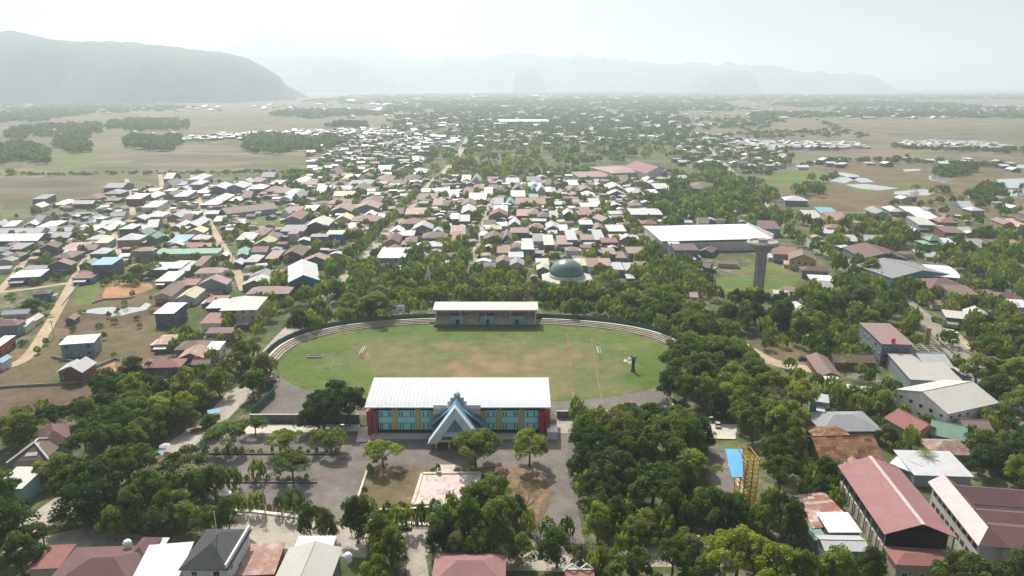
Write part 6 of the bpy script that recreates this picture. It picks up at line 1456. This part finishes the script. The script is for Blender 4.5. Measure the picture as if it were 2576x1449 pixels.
    # factory group by the main road
    B('workshop', [(2290, 955), (2425, 962), (2213, 895)], 5.0, 'f', 'e', 'c', 'long cream roofed workshop wing', 'workshop', 'the cream roofed workshops', parts=0)
    B('workshop', [(2385, 1040), (2512, 1012), (2298, 970)], 6.5, 'g', 'e', 'w', 'big workshop with wide cream gabled roof and white side wall', 'workshop', parts=2)
    B('workshop', [(2330, 925), (2400, 925), (2290, 888)], 5.0, 'g', 's', 'c', 'grey sheet roofed workshop beside the main road', 'workshop', parts=0)
    B('billboard', [(2395, 925), (2425, 945), (2392, 918)], 5.0, 'f', 's', 'c', 'small grey sheet clad block by the road', 'shed', parts=0)
    B('house', [(2063, 945), (2118, 948), (2040, 895)], 3.6, 'G', 'b', 't', 'long dark brown roofed barrack beside the dirt drive', 'house', 'the dark brown barrack', parts=0)
    B('house', [(2100, 910), (2205, 912), (2092, 892)], 3.6, 'g', 'b', 't', 'brown roofed wing behind the dark barrack', 'house', parts=0)
    B('house', [(2218, 866), (2300, 868), (2196, 820)], 9.5, 'f', 'p', 'c', 'tall bare concrete house with pink roof panels', 'house', 'the tall concrete house', parts=2, add=lambda e, w, d, h: (tank(e, -w * .12, -d / 2 + 1, h + .6), None))
    B('house', [(2186, 868), (2240, 872), (2200, 850)], 3.4, 'h', 'p', 'c', 'pink hipped low annex beside the tall concrete house', 'house', parts=0)
    # hall with broad grey gable near main road, dark hall
    B('market_hall', [(2245, 700), (2390, 690), (2225, 662)], 6.5, 'G', 'g', 'l', 'wide market hall with grey gabled roof and pale green gable wall', 'hall', 'the grey gabled market hall', parts=1)
    B('hall', [(2168, 650), (2285, 652), (2150, 622)], 5.0, 'G', 'm', 'k', 'dark walled hall with maroon gabled roof', 'hall', 'the dark maroon hall', parts=0)
    B('canopy', [(2350, 695), (2420, 700), (2365, 668)], 6.0, 'g', 'w', 'c', 'bright white tent roof beside the market hall', 'tent', parts=0, rise=1.0)
    B('house', [(2340, 730), (2450, 728), (2350, 700)], 5.0, 'h', 'm', 'e', 'house with broad maroon hip roof below the white tent roof', 'house', parts=1)
    B('canopy', [(2010, 792), (2052, 790), (2018, 765)], 4.2, 'p', 'w', 'w', 'white pointed tent between the dark trees', 'tent', parts=0, rise=3.2)
    # big pink civic building at the far trees
    B('civic_building', [(1540, 436), (1640, 432), (1548, 418)], 9, 'h', 'p', 'e', 'wide civic building with pink hipped roof behind the town', 'building', 'the pink civic building', parts=0)
    B('civic_building', [(1625, 436), (1690, 434), (1625, 418)], 11, 'G', 'r', 'w', 'tall gabled hall of red tiles beside the pink civic building', 'building', parts=0, rise=7)
    B('civic_building', [(1455, 446), (1545, 444), (1460, 436)], 6, 'f', 'p', 'w', 'long low pink roofed wing before the civic building', 'building', parts=0)
    B('factory', [(1250, 306), (1382, 306), (1254, 303)], 9, 'f', 'w', 'w', 'long bright white factory roof alone on the distant plain', 'factory', parts=0)
    B('school_block', [(570, 538), (700, 524), (572, 526)], 4.0, 'g', 'b', 'l', 'long school block with dark brown gabled roof above the meadow', 'school', 'the long brown school', parts=0)
    B('house', [(725, 710), (803, 704), (735, 668)], 7.5, 'G', 's', 'u', 'blue walled house with silver gabled roof', 'house', 'the blue walled house', parts=1)
    # bottom row of houses along the street
    def mast(e, w, d, h): mb = MB(); mb.bar((0, 1, h + 3), (0, 1, h + 9), .09, 'white_paint', 5); mb.build('mast', e); mb = MB(); mb.box(w / 2 - .6, w / 2 - .2, -d / 2, d / 2, h, h + 1.2, 'white_paint'); mb.build('parapet', e)
    B('house', [(452, 1432), (573, 1432), (520, 1332)], 9.0, 'h', 'k', 'w', 'tall white house with black hipped roof and mast', 'house', 'the black roofed white house', rise=3.0, add=mast)
    def chim(e, w, d, h): mb = MB(); mb.box(-1.2, 1.2, -1, 1, h + 1.5, h + 4.4, 'cream'); mb.box(-1.6, 1.6, -1.3, 1.3, h + 4.4, h + 4.7, 'cream'); mb.build('chimney', e); tank(e, 3.4, d * .25, h + 2.4, 'white_paint', 1.1)
    B('house', [(88, 1500), (342, 1492), (198, 1378)], 6.0, 'h', 'm', 'w', 'large house with intersecting maroon hip roofs and water tank', 'house', 'the maroon hip roofed house', rise=3.2, add=lambda e, w, d, h: None)
    B('house', [(318, 1405), (365, 1405), (335, 1353)], 7.0, 'h', 'm', 'w', 'narrow maroon roof at the back of the large maroon house', 'house', rise=1.6, parts=0, add=lambda e, w, d, h: tank(e, -w / 2 - 1.6, 0, h, 'white_paint', 1.2))
    B('carport', [(66, 1434), (148, 1430), (118, 1378)], 4.0, 'f', 'r', 'e', 'glossy dark red carport roof beside the maroon house', 'carport', parts=0)
    B('house', [(330, 1460), (450, 1450), (412, 1376)], 7.0, 'f', 'w', 'w', 'white flat roofed house between maroon and black roofs', 'house', 'the wide white flat roof', parts=1)
    B('house', [(362, 1405), (392, 1405), (385, 1358)], 6.0, 'f', 'w', 'w', 'narrow white roof strip behind the maroon house', 'house', parts=0)
    B('house', [(575, 1450), (690, 1445), (640, 1375)], 4.5, 'f', 'c', 't', 'low house with rusty red corrugated roof', 'house', 'the rusty red low roof', parts=1)
    B('house', [(680, 1480), (822, 1480), (742, 1378)], 7.5, 'G', 'e', 'c', 'large house with pale ribbed roof and a skylight', 'house', 'the pale ribbed roof', rise=1.5, parts=2, add=lambda e, w, d, h: tank(e, w / 2 + 2, d * .3, h - 1.5, 'white_paint', 1.2))
    B('house', [(742, 1374), (838, 1374), (752, 1352)], 7.0, 'f', 'w', 'w', 'bright white flat roof at the back of the pale ribbed roof', 'house', parts=0)
    B('house', [(1085, 1470), (1270, 1470), (1130, 1392)], 5.0, 'h', 'h', 'k', 'house with wide pale pink hipped roof under dark trees', 'house', 'the pale pink hipped roof', rise=2.2, parts=1)
    def zig(e, w, d, h):
        mb = MB()
        for k in range(2):
            xa = -w / 2 + k * w / 2; mb.bar((xa, d / 2, h + .6), (xa + w / 4, d / 2, h + 2.1), .18, 'white_paint'); mb.bar((xa + w / 4, d / 2, h + 2.1), (xa + w / 2, d / 2, h + .6), .18, 'white_paint')
        mb.box(-w / 2, w / 2, d / 2 - .1, d / 2 + .1, h, h + .7, 'white_paint'); mb.build('parapet', e)
    B('house', [(1425, 1468), (1498, 1468), (1427, 1438)], 5.0, 'f', 'r', 'w', 'small red roof with a white zigzag parapet', 'house', 'the zigzag parapet house', parts=0, add=zig)
    def flash(e, w, d, h):
        mb = MB(); a, b = w / 2 + .6, d / 2 + .6; q = max(0.0, a - b); z = h + 3.25; k = 'roof_s'
        ends = [(-q, 0), (q, 0)] if a >= b else [(0, -(b - a)), (0, b - a)]
        mb.bar((*ends[0], z), (*ends[1], z), .35, k)
        for sx in (-1, 1):
            for sy in (-1, 1):
                en = ends[(sx if a >= b else sy) > 0]; mb.bar((*en, z), (sx * a, sy * b, h + .1), .38, k)
        mb.slab([(-q * .2 - 1.5, -b * .75, h + .95), (1.8, -b * .75, h + .95), (1.2, -b * .1, h + 3.0), (-.8, -b * .1, h + 3.0)], .1, k); mb.build('ridge_sheet', e)
    B('house', [(-20, 1230), (55, 1230), (0, 1180)], 5.5, 'f', 'e', 'l', 'teal walled house with white sheet roof at the picture edge', 'house', 'the teal walled house', parts=1)
    B('house', [(25, 1163), (120, 1155), (78, 1112)], 4.5, 'h', 'b', 'e', 'brown roofed house with silver sheets on its ridges', 'house', 'the silver ridged brown roof', parts=1, rise=3.2, add=flash)
    B('house', [(100, 1130), (180, 1110), (120, 1080)], 5.0, 'h', 'm', 'e', 'house with dark maroon tiled hip roof deep in trees', 'house', 'the maroon roof deep in trees', parts=0, rise=3.4)
    # raised shed and block shed on the vacant land
    x, y, w, d, r = rect_from([(158, 935), (205, 935), (170, 912)], 5.0); e = empty('raised_shed', x, y, r)
    mb = MB(); mb.box(-w / 2, w / 2, -d / 2, d / 2, 1.2, 5, 'wall_t'); mb.build('wall', e); mb = MB(); gable_roof(mb, d, w, 5, 2.4, 'roof_s', .5); o = mb.build('roof', e); o.rotation_euler = (0, 0, math.pi / 2)
    for sx in (-1, 1):
        for sy in (-1, 1): mb = MB(); mb.bar((sx * (w / 2 - .3), sy * (d / 2 - .3), 0), (sx * (w / 2 - .3), sy * (d / 2 - .3), 1.3), .2, 'wall_k'); mb.build('stilt', e)
    mb = MB(); mb.poly([(-w / 2, -d / 2, 5), (w / 2, -d / 2, 5), (0, -d / 2, 7.4)], 'wall_t'); mb.poly([(w / 2, d / 2, 5), (-w / 2, d / 2, 5), (0, d / 2, 7.4)], 'wall_t'); mb.build('gable', e)
    OCC.append((x, y, w / 2, d / 2, 0)); cat(e, 'brown timber shed on stilts with silver gabled roof', 'shed', lm='the raised timber shed')
    B('house', [(148, 868), (236, 862), (155, 850)], 6.0, 'f', 'w', 'c', 'blue grey boxy house with white flat roof on vacant land', 'house', 'the boxy blue grey house', parts=1)
    # pergola frame of an unfinished house
    x, y = G(2285, 893); e = empty('roof_frame', x, y, R(-8))
    for k in range(6): mb = MB(); mb.box(-10 + k * 4, -9.6 + k * 4, -4, 4, 3.2, 3.5, 'concrete'); mb.build('beam', e)
    for k in range(4): mb = MB(); mb.box(-11, 11, -4 + k * 2.6, -3.7 + k * 2.6, 2.9, 3.2, 'concrete'); mb.build('beam', e)
    for sx in (-9.8, 0, 10): mb = MB(); mb.box(sx - .15, sx + .15, -3.9, -3.6, 0, 2.9, 'concrete'); mb.build('post', e)
    cat(e, 'bare grid of concrete beams of an unfinished roof', 'pergola'); OCC.append((x, y, 11, 5, 0))
def climbing_tower():
    x, y = G(1884, 1272); y += 4; e = empty('climbing_tower', x, y, R(3))
    W2, D2, H2 = 1.7, 3.4, 13.6
    mb = MB(); fr = [(-W2, -D2), (W2, -D2), (W2, D2), (-W2, D2), (0, -D2), (0, D2), (-W2, 0), (W2, 0)]
    for a, b in fr: mb.bar((a, b, 0), (a, b, H2), .14, 'steel_yellow')
    n = 10
    for i in range(n + 1):
        z = H2 * i / n; c = [(-W2, -D2, z), (W2, -D2, z), (W2, D2, z), (-W2, D2, z)]
        for p, q in zip(c, c[1:] + c[:1]): mb.bar(p, q, .12, 'steel_yellow')
        mb.bar((0, -D2, z), (0, D2, z), .08, 'steel_yellow')
        if i < n:
            z2 = H2 * (i + 1) / n
            for (p, q) in ((c[0], (W2, -D2, z2)), (c[1], (W2, D2, z2)), (c[3], (-W2, -D2, z2)), ((-W2, -D2, z2), (0, -D2, z)), ((0, -D2, z), (W2, -D2, z2))): mb.bar(p, q, .06, 'steel_yellow')
    mb.build('lattice_frame', e)
    def loc(px, py, z):
        X, Y = G(px, py, z); X -= x; Y -= y; c, q = math.cos(R(3)), math.sin(R(3)); return (X * c + Y * q, -X * q + Y * c, z)
    mb = MB(); mb.slab([loc(1842, 1201, 10.2), loc(1869, 1200, 10.2), loc(1868, 1129, 13.4), loc(1824, 1129, 13.4)], .3, 'board_blue'); mb.build('climbing_board', e)
    mb = MB(); mb.bar((-W2 - .9, -D2 - 1.5, 0), (-W2 - .9, -D2 - 1.5, 12.5), .12, 'steel', 6); mb.build('pole', e)
    cat(e, 'yellow steel lattice climbing tower with sky blue board', 'climbing tower', lm='the yellow climbing tower'); OCC.append((x, y, 4, 5, 0))
def utility_poles():
    pm = MB(); pm.bar((0, 0, 0), (0, 0, 8.5), .16, 'old_concrete', 6); pm = pm.mesh('pole'); cm = MB(); cm.box(-1.0, 1.0, -.08, .08, 7.7, 7.9, 'old_concrete'); cm.box(-.7, .7, -.08, .08, 7.1, 7.25, 'old_concrete'); cm = cm.mesh('cross_arm')
    for px, py, r_, ph in ((2425, 930, 40, 'at the main road bend by the workshops'), (2350, 850, 40, 'on the main road verge near the yellow sign'), (2290, 795, 40, 'on the main road between tall concrete house and crossing'), (2200, 715, 40, 'at the main road crossing'), (2090, 650, 40, 'on the main road by the yellow walled block'), (2010, 612, 40, 'on the main road by the warehouse end'),
                           (640, 1300, 0, 'on the bottom street kerb by the slender trees'), (850, 1318, 0, 'on the bottom street kerb by the forecourt mouth'), (1070, 1338, 0, 'on the bottom street below the garden wall'), (1350, 1388, 0, 'on the bottom street by the park trees'),
                           (205, 690, 20, 'beside the dirt lane by the stilt shed field'), (120, 850, 20, 'beside the dirt lane near the boxy blue grey house'), (575, 665, 20, 'beside the lane by the green roofed classroom row'), (505, 530, 20, 'beside the lane by the long brown school'), (1192, 610, 0, 'on the narrow central street'), (1010, 545, 0, 'on the tree lined avenue')):
        x, y = G(px, py); e = empty('utility_pole', x + 3, y, R(r_)); link('pole', pm, e); link('cross_arm', cm, e); cat(e, 'grey utility pole ' + ph, 'utility pole', 'utility poles')
def mast():
    x, y = G(1934, 384); e = empty('radio_mast', x, y); hh = 78
    for k in range(6):
        z0, z1 = hh * k / 6, hh * (k + 1) / 6; mb = MB(); m = 'tank_red' if k % 2 == 0 else 'white_paint'; w0 = 1.6 * (1 - k / 6) + .5; w1 = 1.6 * (1 - (k + 1) / 6) + .5
        for sx, sy in ((-1, -1), (1, -1), (1, 1), (-1, 1)): mb.bar((sx * w0, sy * w0, z0), (sx * w1, sy * w1, z1), .14, m)
        for j in range(4):
            z = z0 + (z1 - z0) * j / 4; w = w0 + (w1 - w0) * j / 4; mb.bar((-w, -w, z), (w, -w, z), .09, m); mb.bar((-w, w, z), (w, w, z), .09, m); mb.bar((-w, -w, z), (w, -w, z + (z1 - z0) / 4), .08, m)
        mb.build('mast_section', e)
    cat(e, 'thin red and white lattice radio mast beyond the white sheds', 'radio mast')
def vehicles():
    def car_meshes(k):
        mb = MB(); L, W = 2.1, .85
        mb.box(-L, L, -W, W, .35, .85, k); n = len(mb.v)
        b = [(-1.35, -W * .97, .85), (1.15, -W * .97, .85), (1.15, W * .97, .85), (-1.35, W * .97, .85)]; t = [(-1.05, -W * .8, 1.42), (.45, -W * .8, 1.42), (.45, W * .8, 1.42), (-1.05, W * .8, 1.42)]
        mb.v += b + t; q = mb.mi(k)
        for f in ((4, 5, 6, 7),): mb.f.append(tuple(n + i for i in f)); mb.m.append(q)
        q = mb.mi('glass')
        for f in ((0, 1, 5, 4), (1, 2, 6, 5), (2, 3, 7, 6), (3, 0, 4, 7)): mb.f.append(tuple(n + i for i in f)); mb.m.append(q)
        wm = MB()
        return mb.mesh('body')
    wh = MB(); wh.v = []; 
    for s in (-.1, .1):
        for i in range(12): t = 6.283 * i / 12; wh.v.append((.33 * math.cos(t), s, .33 * math.sin(t)))
    q = wh.mi('rubber'); wh.f = [tuple(range(12))[::-1], tuple(range(12, 24))] + [(i, (i + 1) % 12, 12 + (i + 1) % 12, 12 + i) for i in range(12)]; wh.m = [q] * 14
    wh.f = [f[::-1] for f in wh.f]; WH = wh.mesh('wheel'); bodies = {}
    def car(px, py, k, rot, lab, z=.07, name='car'):
        x, y = G(px, py); e = empty(name, x, y, R(rot), z)
        if k not in bodies: bodies[k] = car_meshes(k)
        link('body', bodies[k], e)
        for sx in (-1.3, 1.3):
            for sy in (-.8, .8): link('wheel', WH, e, (sx, sy, .33))
        cat(e, lab, 'car', 'cars of the town')
    car(2020, 906, 'car_dark', 0, 'dark car parked on the dirt drive end by the brown barrack')
    car(1938, 938, 'car_silver', 70, 'pale blue grey car parked at the edge of the tree grove')
    car(2396, 838, 'car_white', -50, 'white car parked on the far roadside')
    car(2382, 845, 'car_dark', -50, 'dark grey car on the road next to the white one')
    car(2300, 782, 'car_white', -52, 'white car driving between the roadside trees')
    car(1015, 1330, 'car_dark', 4, 'dark car on the bottom street below the garden')
    car(145, 1303, 'car_dark', 50, 'dark car on the street beneath the big dark trees')
    car(1805, 1072, 'car_silver', 80, 'silver car parked by the concrete court')
    car(1205, 648, 'car_dark', 85, 'tiny dark car on the narrow central street')
    car(2240, 752, 'car_silver', -52, 'silver car on the main road near the crossing')
    car(2170, 702, 'car_white', -55, 'white car on the main road beside the round trees')
    car(700, 1128, 'car_white', 0, 'white car parked in the car park by the planting strip') if False else None
    def truck(px, py, k, rot, lab):
        x, y = G(px, py); e = empty('truck', x, y, R(rot), .07)
        mb = MB(); mb.box(1.6, 3.3, -1.1, 1.1, .6, 2.5, k); mb.box(3.25, 3.34, -.95, .95, 1.5, 2.3, 'glass'); mb.build('cab', e)
        mb = MB(); mb.box(-3.4, 1.4, -1.15, 1.15, .8, 1.0, k); mb.box(-3.4, 1.4, -1.15, -1.05, 1.0, 2.2, k); mb.box(-3.4, 1.4, 1.05, 1.15, 1.0, 2.2, k); mb.box(-3.4, -3.3, -1.05, 1.05, 1.0, 2.2, k); mb.box(1.3, 1.4, -1.05, 1.05, 1.0, 2.3, k); mb.build('cargo_bed', e)
        for sx in (-2.3, 2.4):
            for sy in (-1, 1): o = link('wheel', WH, e, (sx, sy, .5)); o.scale = (1.5, 1.5, 1.5)
        cat(e, lab, 'truck', 'trucks at the roadside')
    truck(2388, 825, 'truck_green', -50, 'green tipper truck parked on the roadside'); truck(2362, 812, 'truck_green', -50, 'green tipper truck parked behind the other green one')
    truck(2462, 882, 'truck_orange', -50, 'orange truck parked on the roadside under trees')
    # median barrier of the main road
    P = [G(*p) for p in ((2330, 836), (2400, 893), (2438, 930))]; e = empty('road_barrier', *P[0]); pm = MB(); pm.box(-.2, .2, -.2, .2, 0, 1.1, 'paving'); pm = pm.mesh('post'); mb = MB()
    for a, b in zip(P, P[1:]):
        L = math.dist(a, b); n = int(L / 2.6); r = math.atan2(b[1] - a[1], b[0] - a[0]); mb.box(0, L, -.08, .08, .6, .95, 'wall_t', r, (a[0] - P[0][0], a[1] - P[0][1]))
        for i in range(n): link('post', pm, e, (a[0] - P[0][0] + (b[0] - a[0]) * i / n, a[1] - P[0][1] + (b[1] - a[1]) * i / n, 0))
    mb.build('rail', e); cat(e, 'low railing with pale posts along the middle of the main road', 'road barrier')
    # yellow upright sign and shade canopies
    x, y = G(2330, 868); e = empty('upright_sign', x, y, R(-20)); mb = MB(); mb.box(-.9, .9, -.25, .25, 0, 7.5, 'steel_yellow'); mb.build('panel', e); mb = MB(); mb.box(-1.0, 1.0, -.3, .3, 7.5, 7.9, 'steel_yellow'); mb.build('cap', e); cat(e, 'tall yellow upright sign beside the tall concrete house', 'sign')
    # market umbrella / stall roofs in the car park corner
    um = MB(); um.lathe([(1.7, 2.2), (1.0, 2.6), (.1, 2.9)], 'roof_w', 8); um = um.mesh('canopy'); sp = MB(); sp.bar((0, 0, 0), (0, 0, 2.5), .05, 'steel', 5); sp = sp.mesh('pole')
    for (px, py, lb) in ((569, 1258, 'white parasol standing among the slender street trees'), (355, 1200, 'white parasol at the edge of the big dark trees'), (1812, 1050, 'white parasol by the silver car'), (417, 1137, 'white parasol beside the market stalls')):
        x, y = G(px, py); e = empty('parasol', x, y); link('canopy', um, e); link('pole', sp, e); cat(e, lb, 'parasol', 'white parasols')
    for (px, py, k, lb) in ((494, 1085, 'roof_r', 'red awning stall under the street trees'), (540, 1050, 'roof_u', 'blue awning stall near the track corner'), (395, 1160, 'roof_u', 'blue awning stall beside the white parasol'), (415, 1175, 'roof_r', 'dark red stall below the blue awning')):
        x, y = G(px, py); e = empty('market_stall', x, y, R(30)); mb = MB(); mb.slab([(-2, -1.3, 2.2), (2, -1.3, 2.2), (2, 1.3, 2.6), (-2, 1.3, 2.6)], .08, k); mb.build('awning', e)
        mb = MB(); mb.box(-1.7, 1.7, -.8, .6, 0, .9, 'wall_t'); mb.build('counter', e)
        for sx in (-1.9, 1.9):
            for sy in (-1.2, 1.2): mb = MB(); mb.bar((sx, sy, 0), (sx, sy, 2.3), .05, 'steel'); mb.build('leg', e)
        cat(e, lb, 'market stall', 'stalls beside the street')
# ================================================================ put it together
grandstand(); far_stand(); terraces(); mosque(); water_tower(); buildings(); climbing_tower(); mast(); utility_poles(); vehicles(); small_things()
for _p, _ph in (((120, 1010), 'the ploughed field'), ((320, 730), 'the red soil plot'), ((300, 780), 'the puddles'), ((645, 565), 'the green meadow'), ((30, 585), 'the row of white roofs'), ((1130, 1230), 'the pink plaza'),
                ((500, 460), 'the brown paddies'), ((2110, 465), 'the square ponds'), ((1600, 400), 'the town forest'), ((1050, 520), 'the tree lined avenue'), ((1200, 600), 'the narrow central street'), ((2440, 915), 'the main road bend'), ((2130, 660), 'the main road crossing'), ((1900, 690), 'the meadow below the warehouse'),
                ((1520, 560), 'the middle of the town'), ((780, 560), 'the red gabled block'), ((1360, 640), 'the pastel terrace houses'), ((2500, 640), 'the palm gardens'), ((850, 640), 'the canal'), ((60, 1320), 'the street corner'), ((740, 1140), 'the planting strips'), ((1760, 1090), 'the concrete court'), ((1000, 450), 'the old quarter'), ((560, 480), 'the silver roofed estate'),
                ((700, 960), 'the end terrace'), ((1720, 880), 'the terrace end by the grove'), ((2560, 860), 'the roadside gardens'), ((180, 600), 'the shallow pond'), ((380, 840), 'the vacant land')):
    landmark(*G(*_p), _ph)
build_town(); far_houses(); place_trees(); build_trees()

# haze: one closed box of even, thin, pale air round everything
mb = MB(); mb.box(-60000, 60000, -4000, 70000, -6, 1050, 'dark')
hz = mb.build('haze'); hz["kind"] = "stuff"; hz["label"] = 'pale humid haze over the whole plain'; hz["category"] = 'haze'
hm = bpy.data.materials.new('haze'); hm.use_nodes = True; n_ = hm.node_tree; n_.nodes.remove(n_.nodes["Principled BSDF"])
pv = n_.nodes.new("ShaderNodeVolumePrincipled"); pv.inputs["Color"].default_value = (.80, .912, 1.0, 1); pv.inputs["Density"].default_value = HAZE
pv.inputs["Anisotropy"].default_value = 0.33
n_.links.new(pv.outputs[0], n_.nodes["Material Output"].inputs["Volume"]); hz.data.materials.clear(); hz.data.materials.append(hm)

# labels: how a thing looks, then which one it is by the place it is nearest to
ORD = ['closest', 'second closest', 'third closest', 'fourth closest', 'fifth closest', 'sixth closest', 'seventh closest', 'eighth closest', 'ninth closest', 'tenth closest', 'eleventh closest', 'twelfth closest', 'thirteenth closest', 'fourteenth closest', 'fifteenth closest', 'sixteenth closest']
groups = {}
for (o, ds, c, gr, x, y) in LABEL_ME:
    lx, ly, ph = min(LANDMARKS, key=lambda l: (l[0] - x) ** 2 + (l[1] - y) ** 2)
    dx, dy = x - lx, y - ly
    rel = 'beyond' if dy > abs(dx) else 'in front of' if -dy > abs(dx) else 'beside'
    groups.setdefault((ds, rel, ph), []).append((math.hypot(dx, dy), o, c, gr))
for (ds, rel, ph), L in groups.items():
    L.sort(key=lambda t: t[0])
    for i, (dd, o, c, gr) in enumerate(L):
        lab = f"{ds} {rel} {ph}" if len(L) == 1 else f"{ds} {rel} {ph}, {ORD[min(i, 15)]}"
        for cut in ('large ', 'small ', 'tall ', 'long ', 'medium ', 'the '):
            if len(lab.split()) > 16: lab = lab.replace(cut, '', 1)
        tag(o, lab, c, gr)
